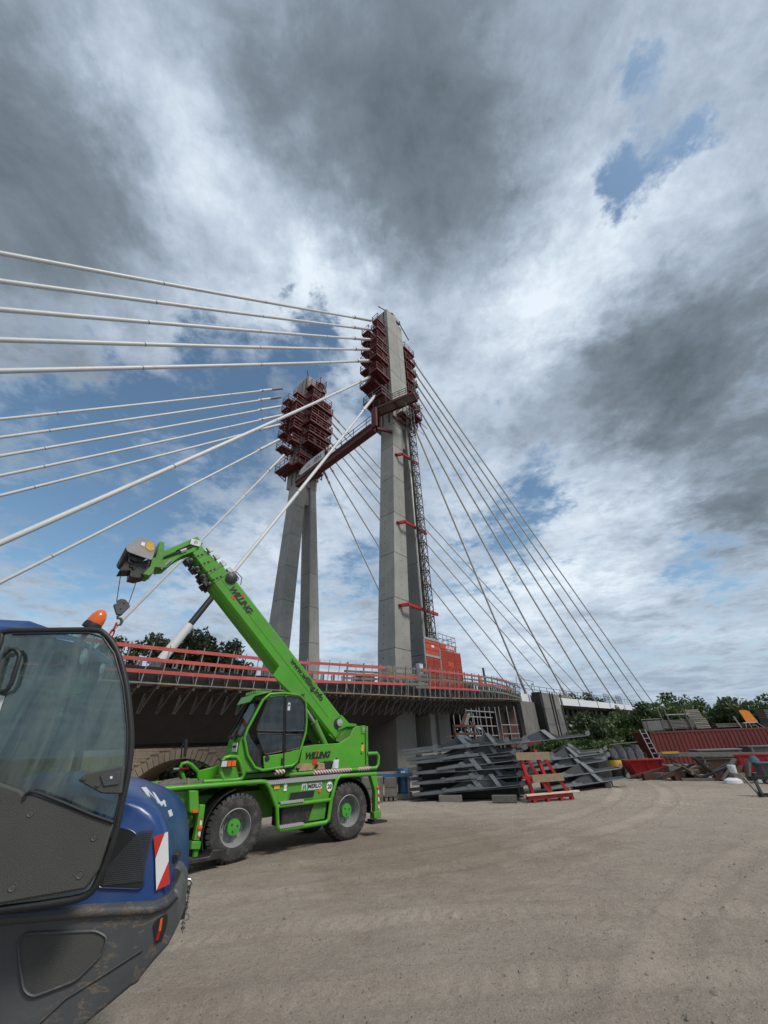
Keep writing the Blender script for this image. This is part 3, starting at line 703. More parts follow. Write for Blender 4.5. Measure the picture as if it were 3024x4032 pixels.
for k in range(22): MB().box(-.75, .60, -4.95+k*.24, -4.95+k*.24+.22, -.10, -.02).obj('plank', 'greywood', t_)
MB().box(-.80, -.68, -5.0, .4, -.28, .10).box(.55, .66, -5.0, .4, -.28, .10).box(-.8, .66, -5.05, -4.95, -.28, .10).box(-.7, .6, -2.5, -2.35, -.26, -.1).obj('edge_beam', 'redplat', t_)
m = MB()
for dz in (.5, .85, 1.2):
    for x in (-.76, .62): m.bar((x, -5.0, dz), (x, .4, dz), .05)
    m.bar((-.76, -5.0, dz), (.62, -5.0, dz), .05)
for y in np.arange(-5, .5, .9):
    for x in (-.76, .62): m.bar((x, float(y), 0), (x, float(y), 1.25), .05)
m.obj('guardrail', 'galvdark', t_)
platform(0, -.3, 2.5, -2.4, -1.4, 37.9, 'grey railed ring platform behind the long red walkway of the near pylon', 'ring platforms', 0)
platform(0, 1.3, 2.6, -3.3, -2.2, 37.8, 'red platform end beside the hoist mast at the near pylon', 'ring platforms')
# far pylon
G3 = 'red climbing platforms around the far pylon'
for i, z in enumerate([54.4, 52.4, 50.4, 48.6, 46.6, 43.8]):
    platform(18.8, -3.0, -1.0, -1.5, -.2, z, 'red railed platform, %s, left side of far pylon, nearer half' % ORD[i], G3)
    platform(18.8, -3.3, -.95, .6, 2.4, z-.3, 'red railed platform, %s, left side of far pylon, farther half' % ORD[i], G3)
for i, (z, a, b, dv) in enumerate([(56.4, -1.4, 1.0, 1.7), (54.2, -1.0, 3.3, 1.9), (52.2, -1.2, 3.5, 2.1), (50.0, -1.0, 3.2, 1.9), (47.8, -1.3, 3.5, 2.2), (45.6, -1.2, 3.2, 2.0), (43.2, -1.5, 3.4, 2.3)]):
    platform(18.8, a, b, -1.35-dv, -1.35, z, 'wide red platform, %s, on the front face of the far pylon' % ORD[i], G3)
for i, z in enumerate([57.4, 59.2]):
    platform(18.8, .8, 2.3, -2.6, -1.35, z, ('small red platform just above the wide ones on the far pylon', 'highest small red platform at the very top of the far pylon')[i], G3)
for i, z in enumerate([53.3, 51.1, 49.0, 46.8, 44.6]):
    platform(18.8, 2.6, 4.2, -2.4, 2.0, z, 'red railed platform, %s, right edge of far pylon' % ORD[i], G3, flip=True)
platform(18.8, -2.3, 2.6, -2.9, -1.4, 38.9, 'broad red ring platform below all others on the far pylon', 'ring platforms')
platform(18.8, -3.0, -1.0, -1.4, 2.2, 39.0, 'red railed corner of the ring platform on the far pylon, left of its legs', 'ring platforms')
platform(18.8, -2.0, 2.4, -2.5, -1.4, 41.1, 'grey railed scaffold platform between ring and red platforms of the far pylon', G3, 0)
# access ladders between far platforms
lm = MB()
for x in (0, .45): lm.bar((x, 0, 0), (x, .5, 2.5), .05)
for i in range(9): lm.bar((0, .055*i, .27*(i+.5)), (.45, .055*i, .27*(i+.5)), .035)
lmesh = lm.mesh('ladder', 'galvdark')
for i, (u, z) in enumerate([(1.5, 56.5), (.2, 52.2), (2.4, 50.0), (.9, 47.8), (2.2, 45.6), (.1, 43.3), (2.2, 40.0), (-.6, 54.2)]):
    o = inst(lmesh, 'ladder', None, T1+BU*u+BV*(18.8-3.2)+Vector((0, 0, z)), (0, 0, BZ)); tag(o, 'short grey ladder on the far pylon, '+('uppermost of them', 'right of centre, third level', 'right side, fourth level', 'centre, fifth level', 'right side, sixth level', 'centre, just above the lowest wide platform', 'right side, between ring and lowest red platform', 'left side near the top')[i], 'ladder', 'ladders between platforms')

# ---------------------------------------------------------------- connecting beam
cb = thing('connecting_walkway', 'dark red walkway beam joining the two pylons high above the deck', 'walkway', T1+Vector((0, 0, .7)), BZ-R(4))
MB().box(-3.1, -2.2, .2, 16.4, 33.85, 34.6).obj('beam', 'redplat', cb)
MB().box(-3.3, -2.0, .2, 16.4, 34.6, 34.7).obj('floor', 'greywood', cb)
MB().box(-3.05, -2.75, -.5, .3, 34.1, 37.2).box(-2.35, -2.1, -.4, .3, 34.1, 37.0).box(-3.0, -2.1, .22, .3, 34.5, 37.0).obj('hanger_frame', 'redplat', cb, bevel=.02)
MB().bar((-2.6, -.3, 33.9), (-1.2, -1.4, 33.5), .3).obj('hanger_frame', 'redplat', cb)
for dz in (.55, 1.15):
    for x in (-3.25, -2.05): MB().bar((x, .2, 34.75+dz), (x, 16.4, 34.75+dz), .06).obj('rail', 'black', cb)
for i in range(7):
    for x in (-3.25, -2.05): MB().bar((x, 1+i*2.4, 34.7), (x, 1+i*2.4, 35.95), .06).obj('post', 'black', cb)
MB().bar((-1.0, -1.5, 36.2), (3.0, -1.7, 35.9), .18, .25).obj('edge_beam', 'redplat', cb)
sg = MB(); pts = [(9.2, 34.9), (14.6, 34.9), (15.4, 35.3), (14.9, 36.0), (13.2, 36.4), (9.4, 36.3)]
sg.prism(roundpoly(pts, .3), -3.38, -3.32, 'x'); bn = sg.obj('banner', 'lettering_white', None, loc=T1, rz=BZ)
tag(bn, 'grey white banner tied to the walkway rail beside the far pylon', 'banner'); bn.rotation_euler.z = BZ-R(4); bn.location.z = .7
text('SEH', 1.05, 'ink', bn, Matrix.Translation((-3.40, 10.9, 35.55)) @ Matrix.Rotation(R(-90), 4, 'Z') @ Matrix.Rotation(R(90), 4, 'X'), shear=.1)
text('==', .9, 'redink', bn, Matrix.Translation((-3.40, 13.0, 35.5)) @ Matrix.Rotation(R(-90), 4, 'Z') @ Matrix.Rotation(R(90), 4, 'X'), name='emblem')

# ---------------------------------------------------------------- stay cables
def cable(v0, a, b, label, group, sleeve=.5, dark=None, low=False, r=.14):
    A = UV(a[0], v0, a[1]); B = UV(b[0], v0, b[1]); d = (B-A); Ln = d.length; d.normalize()
    t_ = thing('stay_cable', label, 'cable', B, 0, group)
    sag = lambda q: A+d*Ln*q-Vector((0, 0, 1))*Ln*.004*4*q*(1-q)
    n = 14
    m = MB().path([sag(i/n)-B for i in range(n+1)], r, 12); m.obj('sheath', 'cable', t_, ang=60)
    sl_ = 5.0
    MB().path([A-B, A+d*sl_-B, A+d*(sl_+.3)-B], [r*1.42, r*1.42, r*1.05], 12).obj('sleeve', 'cable', t_, ang=60)
    MB().path([A+d*(sl_-.35)-B, A+d*(sl_-.2)-B], r*1.62, 12).obj('collar', 'cabledark', t_)
    for q in range(1, int(Ln/11)):
        if v0 == 0 or q % 2: MB().path([sag(q*11/Ln)-B, sag((q*11+.06)/Ln)-B], r*1.06, 12).obj('weld_ring', 'cabledark', t_)
    if dark: MB().path([A+d*dark[0]-B, A+d*dark[1]-B], r*.75 if dark[0] > 3 else r*1.47, 10).obj('open_sleeve', 'cabledark', t_)
    MB().path([B-d*2.2-B, B-B], r*1.5, 12).obj('anchor_tube', 'cabledark' if low else 'cable', t_)
    return t_
# near pylon, left fan: (tower z), slope from measured lines
def ext(u0, z0, u1, z1, zb):
    q = (zb-z0)/(z1-z0); return (u0+(u1-u0)*q, zb)
GA, GB, GC, GD = ('near pylon cables to the left deck', 'far pylon cables to the left deck', 'near pylon cables to the right deck', 'far pylon cables to the right deck')
LN = [(-3.22, 55.88, -34.17, 26.21), (-3.27, 53.6, -33.48, 24.32), (-3.21, 51.29, -32.8, 22.5), (-3.0, 49.29, -32.12, 20.64), (-2.63, 47.3, -31.45, 18.82), (-2.73, 44.24, -28.27, 10.22), (-2.85, 40.11, -19.2, 8.42)]
for i, (a, b, c, d_) in enumerate(LN):
    cable(0, (a, b), ext(a, b, c, d_, 5.0), 'thick white stay cable, %s, running left from the near pylon' % ORD[i], GA)
# the lowest one's big deck tube
q0, q1 = Vector((-2.85, 0, 40.11)), Vector((-19.2, 0, 8.42)); dd = (q1-q0).normalized()
tb = thing('cable_anchor_tube', 'wide white and black tube round the foot of a cable behind the red guardrail', 'tube', T1, BZ)
MB().path([q1+dd*.3, q1+dd*2.6], .25, 16).obj('white_tube', 'cable', tb); MB().path([q1-dd*1.9, q1+dd*.3], .175, 14).obj('open_sleeve', 'ink', tb)
MB().path([q1-dd*2.1, q1-dd*1.85], .22, 14).obj('collar', 'cabledark', tb); MB().path([q1+dd*2.6, q1+dd*5.6], .34, 16).obj('grey_tube', 'gradedark', tb)
LF = [(-5.15, 54.29, -31.91, 27.97), (-5.14, 52.2, -31.27, 26.24), (-4.89, 50.25, -30.64, 24.53), (-4.43, 48.57, -29.98, 22.76), (-4.51, 46.44, -29.34, 21.02), (-4.34, 43.32, -26.74, 13.98), (-3.1, 41.01, -17.68, 12.69)]
for i, (a, b, c, d_) in enumerate(LF):
    cable(18.8, (a, b), ext(a, b, c, d_, 6.0), 'white stay cable, %s, running left from the far pylon' % ORD[i], GB, dark=(.0, 2.6) if i in (0, 1) else None)
RN = [(7.37, 56.72, 114.98, 10.13), (7.05, 53.99, 102.19, 9.09), (6.88, 51.52, 86.8, 8.68), (6.71, 49.04, 71.59, 8.23), (6.52, 46.42, 55.95, 8.52), (6.48, 43.1, 41.26, 8.0), (6.03, 40.08, 25.65, 7.77)]
for i, (a, b, c, d_) in enumerate(RN):
    s0 = (b-d_)/(a-c); a2 = 3.4; b2 = b+(a2-a)*s0
    cable(0, (a2, b2), ext(a, b, c, d_, 6.9+.012*c), 'grey white stay cable, %s, running right from the near pylon' % ORD[i], GC, dark={3: (6.5, 9.3), 6: (.2, 5.0)}.get(i), r=.135)
RF = [(3.4, 57.6, 139.6, 7.2), (3.4, 55.6, 123.7, 7.2), (3.4, 53.4, 105.5, 7.2), (3.4, 51.0, 86.4, 7.2), (3.4, 48.4, 71.5, 7.2), (3.4, 46.6, 48.0, 7.2), (3.4, 44.4, 31.8, 7.2)]
for i, (a, b, c, d_) in enumerate(RF):
    cable(18.8, (a, b), (c, d_), 'grey stay cable, %s, running right from the far pylon' % ORD[i], GD, dark={6: (.2, 4.0), 0: (4.5, 7.0)}.get(i), r=.13)

# ---------------------------------------------------------------- hoist mast and cabins
mt = thing('hoist_mast', 'black lattice hoist mast standing against the near pylon', 'mast', T1, BZ)
bl = lambda x, y, off: pl(x, y, T1, BU, BV, off)
c0 = ((bl(1690, 2450, -2.6)[0]+bl(1658, 2050, -2.6)[0]+bl(1624, 1750, -2.6)[0])/3, -2.6)
for dx in (-.33, .33):
    for dy in (-.33, .33): MB().tube((c0[0]+dx, c0[1]+dy, 6), (c0[0]+dx, c0[1]+dy, 38.8), .045, 6).obj('chord', 'mast', mt)
lat = MB(); q = [(-.33, -.33), (.33, -.33), (.33, .33), (-.33, .33)]
for k in range(22):
    z = 6+k*1.5
    for j in range(4):
        a, b = q[j], q[(j+1) % 4]
        lat.bar((c0[0]+a[0], c0[1]+a[1], z), (c0[0]+b[0], c0[1]+b[1], z), .07)
        lat.bar((c0[0]+a[0], c0[1]+a[1], z+.05), (c0[0]+b[0], c0[1]+b[1], z+.75), .045); lat.bar((c0[0]+b[0], c0[1]+b[1], z+.75), (c0[0]+a[0], c0[1]+a[1], z+1.45), .045)
lat.obj('lattice', 'mast', mt)
MB().box(c0[0]-.12, c0[0]+.12, c0[1]+.36, c0[1]+.46, 6, 38.8).obj('rack_guide', 'mast', mt)
(pa, pz), (qa, qz) = bl(1680, 2600, -1.5), bl(1619, 1880, -1.5)
MB().tube((pa, -1.5, pz), (qa, -1.5, qz), .05, 6).obj('cable_pole', 'galv', mt)
MB().tube((c0[0]+1.1, c0[1]+.4, 6), (c0[0]+.9, c0[1]+.4, 14), .03, 6).obj('cable_pole', 'galv', mt)
for i, z in enumerate([12.8, 21.6, 30.9]):
    tie = thing('mast_tie', ('lowest', 'middle', 'highest')[i]+' bright red steel tie holding the hoist mast to the near pylon', 'tie beam', UV(0, 0, z), BZ, 'red mast ties')
    (a0, a1) = legA(z); u0 = a1-1.35; ue = (3.3, 2.8, 2.2)[i]
    MB().bar((u0, -1.36, 0), (u0+.35, -1.95, .05), .24, .28).bar((u0-.3, -1.42, .0), (u0+.15, -1.42, 0), .28, .10).obj('bracket', 'redbright', tie)
    MB().bar((u0+.3, -1.98, .05), (ue, -2.05, .0), .20, .26).obj('arm', 'redbright', tie)
# scaffold cluster round the mast head
scc = thing('mast_head_scaffold', 'tangle of grey scaffold tubes round the top of the hoist mast', 'scaffold', T1, BZ)
for k in range(26):
    a = Vector((random.uniform(-2.0, 1.6), random.uniform(-4.6, -1.6), random.uniform(34.2, 39.8))); e = random.choice(((1.9, 0, 0), (0, 1.8, 0), (0, 0, 2.4), (1.3, .3, 1.2)))
    MB().tube(a, a+Vector(e), .035, 5).obj('tube', 'galvdark', scc)
hx0, hz0 = bl(1683, 2690, -4.1); hx1, _ = bl(1744, 2690, -4.1); _, hzt = bl(1690, 2515, -4.1); hx2, _ = bl(1824, 2690, -4.1); _, czt = bl(1790, 2568, -4.1); _, lzt = bl(1710, 2590, -4.1); wc = hx1-hx0; hb_ = 5.2
ho = thing('hoist_landing_cage', 'tall orange mesh gate cage of the builders hoist at the foot of the mast', 'hoist cage', UV(hx0, -4.1, hb_), BZ)
zl, zc = lzt-hb_, hzt-hb_
MB().box(0, .07, -.02, .06, 0, zc+.15).box(wc-.07, wc, -.02, .06, 0, zc+.25).box(0, wc, -.03, .05, zc-.1, zc+.08).box(-.02, wc+.05, -.05, .05, zl, zl+.16).obj('frame', 'galv', ho)
MB().box(.08, wc-.08, 0, .03, zl+.18, zc-.1).obj('mesh_panel', 'orange', ho)
for k in (1, 2): MB().box(.07, wc-.07, -.03, .0, zl+.1+(zc-zl)*k/3, zl+.14+(zc-zl)*k/3).obj('rail', 'orange', ho)
MB().box(wc*.45, wc*.62, -.035, -.005, zl+.1+(zc-zl)*.48, zl+.1+(zc-zl)*.60).obj('sign', 'whiteink', ho)
for k in (0, 1):
    x = .08+k*(wc-.1)/2; w2 = (wc-.22)/2; m = MB().box(x, x+w2, .0, .05, .0, zl-.03)
    for i in range(14): m.bar((x+.05, -.02, zl-.12-i*.11), (x+w2-.05, -.02, zl-.12-i*.11), .04, .05)
    m.obj('louvre_door', 'orange', ho)
ca = thing('hoist_cabin', 'orange louvred hoist cabin with white lettering beside the near pylon', 'hoist cabin', UV(hx1+.02, -4.1, hb_), BZ)
wk, zk = hx2-hx1, czt-hb_
MB().box(0, wk, 0, 1.5, 0, zk).obj('cabin_body', 'orange', ca, bevel=.02)
for j in range(3):
    m = MB()
    for i in range(17):
        if j == 1 and i in (6, 7, 8): continue
        m.bar((.1+j*wk/3, -.02, zk-.14-i*.13), (wk/3-.06+j*wk/3, -.02, zk-.14-i*.13), .045, .07)
    m.obj('louvre', 'orange', ca)
for k in range(4): MB().box(k*wk/3-.035, k*wk/3+.035, -.05, .0, 0, zk).obj('post', 'galv' if k == 0 else 'orange', ca)
MB().box(.05, wk*.82, -.05, .02, zk+.03, zk+.42).obj('sign_board', 'orange', ca); text('ALIMAK', .40, 'whiteink', ca, fac((wk*.50, -.07, zk+.22)), bold=.010)
MB().box(.0, wk*.86, -.06, 1.5, zk+.43, zk+.50).obj('roof', 'galv', ca)
m = MB(); rt = wk*.84
for z in (zk+.85, zk+1.25): m.path([(0, -.0, z), (rt, -.0, z), (rt, 1.4, z)], .025, 6)
for x, y in ((0, 0), (rt*.25, 0), (rt*.5, 0), (rt*.75, 0), (rt, 0), (rt, .7), (rt, 1.4)): m.tube((x, y, zk+.5), (x, y, zk+1.25), .025, 6)
m.obj('roof_railing', 'galvdark', ca)
MB().lathe([(.01, 0), (.2, .02), (.24, .10), (.10, .13), (.10, .3), (.24, .34), (.05, .38)], (.3, .4, zk+.5), 'z', 12).obj('cable_reel', 'blackmetal', ca)
cx0, cz0 = bl(1655, 2690, -4.0)
cbx = thing('control_cabinet', 'small pale grey control cabinet with a poster beside the hoist cage', 'cabinet', UV(cx0, -4.0, 5.2), BZ)
_, czz = bl(1668, 2612, -4.0); zq = czz-5.2
MB().box(0, .55, 0, .3, 0, zq).obj('box', 'galv', cbx, bevel=.02); MB().box(.08, .47, -.02, -.005, zq-.75, zq-.1).obj('poster', 'lettering_white', cbx); MB().box(-.05, .60, -.06, .32, zq, zq+.06).obj('lid', 'gradedark', cbx)
# things standing on the deck
def crate(loc, rz, dims, mat, label, cat='crate', name='crate', lidmat=None):
    a, b, c = dims; t_ = thing(name, label, cat, loc, rz)
    MB().box(0, a, 0, b, .12, c).obj('box', mat, t_, bevel=.015)
    n = max(2, int(c/.3))
    for i in range(n): MB().box(-.015, a+.015, -.02, -.005, .14+(c-.16)*i/n, .14+(c-.16)*(i+1)/n-.03).obj('slat', mat, t_)
    for x in (0, a/2-.06, a-.12): MB().box(x, x+.12, 0, b, 0, .12).obj('runner', 'greywood', t_)
    return t_
crate(UV(-7.5, -2.2, 5.5), BZ, (1.2, .8, .9), 'gradedark', 'dark grey box on the deck behind the guardrail, left of the pylon foot')
crate(UV(6.2, -2.4, 6.0), BZ, (1.6, .8, .7), 'gradedark', 'low dark crate on the deck right of the hoist cabin')
pw = thing('timber_post', 'single dark upright post standing on the deck right of the hoist', 'post', UV(9.6, -2.8, 5.9), BZ)
MB().bar((0, 0, 0), (-.05, 0, 2.5), .16).obj('shaft', 'gradedark', pw); MB().box(-.2, .2, -.2, .2, -.05, 0).obj('foot_plate', 'gradedark', pw)
rp = thing('hanging_rope', 'loose loops of tan rope tied over the grey boards', 'rope', UV(-7.2, -4.3, 6.55), BZ)
for k in range(3): MB().path([(.12*k, -.12, .1), (.12*k-.05, -.16, -.5), (.12*k+.08, -.16, -.75-.1*k), (.12*k+.2, -.14, -.4), (.12*k+.15, -.12, .1)], .022, 5).obj('loop', 'canvas', rp)
# mesh gate frame and small frames on the right deck
gt = thing('edge_frame', 'thin tubular gate frame with a small plate at the deck edge', 'frame', UV(19.2, -2.2, 7.3), BZ)
MB().path([(-.6, 0, 0), (-.6, 0, 1.0), (.4, 0, 1.4), (.4, 0, 0)], .03, 6).path([(.4, 0, 1.0), (4.8, .2, 1.0), (4.8, .2, -.8)], .03, 6).obj('tube', 'galvdark', gt)
MB().box(3.9, 4.4, .1, .13, .55, .7).obj('plate', 'ink', gt)
for i, (u, l_) in enumerate([(57.5, 'grey mesh barrier panel on the white parapet, left one'), (66.5, 'grey mesh barrier panel on the white parapet, right one')]):
    z0 = 6.75+(u-18.5)*.0155
    b_ = thing('mesh_barrier', l_, 'barrier', UV(u, -1.6, z0), BZ, 'mesh barriers on the parapet')
    MB().path([(0, 0, -.4), (0, 0, 1.5), (3.8, 0, 1.5), (3.8, 0, -.4)], .035, 6).obj('frame', 'galvdark', b_)
    m = MB()
    for j in range(1, 16): m.bar((j*.25-.05, 0, -.2), (j*.25-.05, 0, 1.45), .018)
    for j in range(7): m.bar((0, 0, .0+j*.22), (3.8, 0, .0+j*.22), .018)
    m.obj('wire_mesh', 'galvdark', b_)
tm = thing('timber_pile', 'short pile of timber boards at the parapet end beside a cable foot', 'timber', UV(34, -1.7, 7.0), BZ)
for k in range(5): MB().bar((0+.3*k, .1*k, .06+.1*k), (4.6-.4*k, .1*k, .1+.08*k), .2, .09).obj('plank', 'wood', tm)
# worker on the deck
def person(loc, rz, label, vest='orangehv', helmet='whiteink'):
    t_ = thing('person', label, 'person', loc, rz)
    V = [(0, 0, .95), (0, 0, 1.2), (0, 0, 1.42), (0, 0, 1.52), (0, .01, 1.66), (.10, 0, .92), (.11, .02, .50), (.11, 0, .08), (.11, .12, .04), (-.10, 0, .92), (-.11, .02, .50), (-.11, 0, .08), (-.11, .12, .04),
         (.19, 0, 1.40), (.24, .02, 1.14), (.22, .16, .96), (-.19, 0, 1.40), (-.24, .02, 1.14), (-.22, .16, .96)]
    E_ = [(0, 1), (1, 2), (2, 3), (3, 4), (0, 5), (5, 6), (6, 7), (7, 8), (0, 9), (9, 10), (10, 11), (11, 12), (2, 13), (13, 14), (14, 15), (2, 16), (16, 17), (17, 18)]
    rd = [.15, .14, .15, .06, .10, .09, .065, .045, .035, .09, .065, .045, .035, .065, .045, .035, .065, .045, .035]
    me_ = bpy.data.meshes.new('body'); me_.from_pydata(V, E_, []); me_.materials.append(M['navy'])
    o = bpy.data.objects.new('body', me_); COL.objects.link(o); o.parent = t_
    md = o.modifiers.new('skin', 'SKIN')
    for i, d_ in enumerate(me_.skin_vertices[0].data): d_.radius = (rd[i], rd[i]*.8); d_.use_root = (i == 0)
    o.modifiers.new('sub', 'SUBSURF').levels = 1; o.modifiers['sub'].render_levels = 1
    MB().loft([[(.21*math.cos(a)*k, .15*math.sin(a)*k, z) for a in np.linspace(0, 5.6, 10)] for k, z in ((1, .88), (1.02, 1.1), (1.05, 1.38), (.6, 1.5))]).obj('vest', vest, t_)
    MB().lathe([(.145, 0), (.14, .03), (.125, .09), (.07, .15), (.01, .165)], (0, .01, 1.68), 'z', 14).obj('helmet', helmet, t_)
    MB().lathe([(.03, -.10), (.085, -.05), (.10, .02), (.09, .09), (.02, .12)], (0, .015, 1.62), 'z', 12).obj('face', 'skin', t_)
    return t_
person(UV(7.9, -3.2, 5.75), R(20), 'worker in orange clothing and pale helmet standing on the deck at the rail')

# ---------------------------------------------------------------- precast boards and bearing works right of the pylon
pc = thing('pier_formwork', 'tall leaning grey formwork boards standing at the pier under the right deck', 'formwork', UV(22.2, -3.1, 1.9), BZ)
for i, (x0, x1) in enumerate([(0, 2.7), (2.85, 3.55), (3.75, 6.1)]):
    for k, (z0, z1) in enumerate([(0, 1.55), (1.57, 3.2), (3.22, 4.95)]):
        x_ = x1-x0; s_ = .03*z0
        MB().box(x0, x1, -.25+.02*k, -.1+.02*k, z0, z1).obj('panel', 'ply' if i != 1 else 'greywood', pc, bevel=.01)
MB().box(-.05, 6.15, -.06, .9, 0, 5.0).obj('core', 'shade_steel', pc)
for x in (-.1, 2.77, 3.65, 6.2): MB().box(x-.06, x+.06, -.38, -.26, -.1, 5.1).obj('waler', 'gradedark', pc)
MB().box(-4.2, -.2, .7, 3.0, .0, 3.9).obj('side_panel', 'ply', pc)
MB().box(-9.8, -4.3, 1.4, 3.0, .0, 4.0).obj('brown_panel', 'plyred', pc)
for x in (-9.7, -7.0, -4.2): MB().box(x-.08, x+.08, 1.1, 1.39, 0, 3.9).obj('waler', 'gradedark', pc)
MB().box(-11, 6.4, -.5, 2.5, -.5, -.12).obj('base_beam', 'redplat', pc)
m = MB()
for k in range(14): m.bar((-6+k*.9, -.5, -1.6), (-5.5+k*.9, -.5, -.5), .09).bar((-5.5+k*.9, -.5, -.5), (-5+k*.9, -.5, -1.6), .09)
m.obj('truss', 'red', pc)

# scaffold tower with stair
sf = thing('scaffold_tower', 'galvanised tube scaffold with a stair under the deck right of the pier', 'scaffold', UV(0, -6.0, 0), BZ)
for x in (-.3, .6, 1.6, 2.5, 3.3, 4.3, 5.0, 6.5, 8.0):
    for y in ((0,) if x > 4 else (0, 1.2)): MB().tube((x, y, 0), (x, y, 4.2+.05*x-(.4 if x < 1 else 0)), .035, 6).obj('standard', 'galv', sf)
for z in (1.75, 2.35, 3.0, 3.6, 4.0):
    MB().tube((-.4, 0, z), (4.1 if z != 3.6 else 3.6, 0, z), .04, 6).obj('ledger', 'galv', sf)
for z in (1.75, 2.45, 3.1): MB().tube((4.9, -.04, z), (8.1, -.04, z), .045, 6).obj('ledger', 'galv', sf)
for a, b in (((0, 0, 3.3), (2.2, 0, 1.2)), ((.5, .1, 3.3), (2.7, .1, 1.2)), ((1.6, 0, 3.0), (3.6, 0, 1.0)), ((3.3, .1, 1.0), (1.6, .1, 3.0))): MB().tube(a, b, .03, 6).obj('brace', 'galv', sf)
for k in range(9): MB().box(-2.6+.22*k, -1.5+.22*k, -.4, .5, 2.35-.2*k, 2.40-.2*k).obj('stair_tread', 'galv', sf)
rf = thing('timber_gate', 'faded red and grey timber frame leaning at the foot of the scaffold', 'frame', UV(-7.1, -9.0, 1.95), BZ)
for z in (.05, .45, .85): MB().bar((0, 0, z), (2.4, 0, z+.02), .12, .12).obj('rail', 'plyred' if z > .4 else 'greywood', rf)
for x in (.05, 1.2, 2.3): MB().bar((x, .05, -.3), (x, .05, .95), .10).obj('stile', 'plyred', rf)
MB().bar((.7, 0, .8), (1.5, 0, 1.5), .12).obj('brace', 'plyred', rf); MB().bar((1.3, .1, .8), (2.1, .1, 1.55), .12).obj('brace', 'greywood', rf)
m = MB()
for x in (.1, 2.2): m.bar((x, .1, -2.2), (x, .1, -.2), .08)
m.obj('leg', 'galvdark', rf)

# ---------------------------------------------------------------- old stone arch bridge in the background
ob = thing('stone_arch_bridge', 'old sandstone arch bridge seen below the dark deck behind the green machine', 'bridge', (-27, 58, 0), R(4))
def arch(cx, half, zc, r0, r1, n=21):
    rad = (half*half+r0*r0)/(2*r0); pts = []
    a0 = math.asin(half/rad)
    return rad, zc-rad, a0
crown = 1.35; half = 6.2; rise = 3.2
rad, czc, a0 = arch(0, half, crown, rise, 0)
pts = [(-17, 3.35), (16, 3.35), (16, -4), (half, -4), (half, crown-rise)]
pts += [(rad*math.sin(a), czc+rad*math.cos(a)) for a in np.linspace(a0, -a0, 17)]
pts += [(-half, crown-rise), (-half, -4), (-17, -4)]
MB().prism(pts, .12, 7).obj('wall', 'sand', ob)
nv = 23
for i in range(nv):
    a, b = -a0+2*a0*i/nv+.004, -a0+2*a0*(i+1)/nv-.004; th = 1.15 if i % 2 else 1.0
    MB().prism([(rad*math.sin(a), czc+rad*math.cos(a)), (rad*math.sin(b), czc+rad*math.cos(b)), ((rad+th)*math.sin(b), czc+(rad+th)*math.cos(b)), ((rad+th)*math.sin(a), czc+(rad+th)*math.cos(a))], -.05, .2).obj('voussoir', 'sand', ob, bevel=.03)
z = 3.35; row = 0
while z > -1.2:                                  # squared stones of the spandrel
    z -= .36; row += 1; x = -16.8+(.3 if row % 2 else 0)
    while x < 15.8:
        w_ = random.uniform(.55, .95); cxm = x+w_/2
        d0 = math.hypot(cxm, z+.18-czc)
        if not (d0 < rad+1.3 and abs(cxm) < half+1.6) and -10 < x < 12 and z > .2 or (x > 7.4 and x < 12 and z < .2):
            MB().box(x+.012, x+w_-.012, .02-random.uniform(0, .05), .13, z+.012, z+.348).obj('stone', 'sand', ob)
        x += w_
MB().box(-17, 16, -.25, .2, 3.36, 3.62).obj('cornice', 'sanddark', ob, bevel=.04)
MB().box(-17, 16, 0, .4, 3.63, 4.4).obj('parapet', 'sand', ob)
for x in (7.6, 9.6): MB().box(x, x+.7, -.35, .05, -.9, 3.3).obj('pilaster', 'sand', ob, bevel=.03)
MB().box(6.8, 13, -.8, .05, -1.3, -.9).obj('pier_cap', 'sanddark', ob, bevel=.05); MB().box(6.5, 13, -1.0, .05, -1.7, -1.32).obj('pier_cap', 'sanddark', ob, bevel=.05)
MB().box(6.6, 13, -.9, .1, -4, -1.71).obj('pier', 'sanddark', ob)
# ---------------------------------------------------------------- vegetation
def leaves(cl, n, size, seed, droop=.3):
    rng = np.random.default_rng(seed); vs = []
    wts = np.array([c[3]*c[4]*c[5] for c in cl])**.75; wts /= wts.sum()
    idx = rng.choice(len(cl), n, p=wts)
    C = np.array(cl)[idx]; d = rng.normal(size=(n, 3)); d /= np.linalg.norm(d, axis=1)[:, None]
    rr = rng.random(n)**.42
    sub = np.array([noise.noise((p[0]*1.3, p[1]*1.3, p[2]*1.3)) for p in (C[:, :3]+d*C[:, 3:6])])
    P = C[:, :3]+d*C[:, 3:6]*(rr*(1+.35*sub))[:, None]
    a = rng.normal(size=(n, 3)); a[:, 2] -= droop; a /= np.linalg.norm(a, axis=1)[:, None]
    b = np.cross(a, rng.normal(size=(n, 3))); b /= np.linalg.norm(b, axis=1)[:, None]
    s_ = size*rng.uniform(.6, 1.35, n)[:, None]
    q = np.stack([P-a*s_, P+b*s_*.45, P+a*s_, P-b*s_*.45], 1).reshape(-1, 3)
    return q
def leafobj(name, q, mat, parent, label=None):
    n = len(q)//4; me_ = bpy.data.meshes.new(name); me_.vertices.add(len(q)); me_.vertices.foreach_set('co', q.astype(np.float32).ravel())
    me_.loops.add(n*4); me_.loops.foreach_set('vertex_index', np.arange(n*4, dtype=np.int32)); me_.polygons.add(n)
    me_.polygons.foreach_set('loop_start', np.arange(0, n*4, 4, dtype=np.int32)); me_.update(calc_edges=True); me_.materials.append(M[mat])
    o = bpy.data.objects.new(name, me_); COL.objects.link(o); o.parent = parent; return o
PLN = 1.0
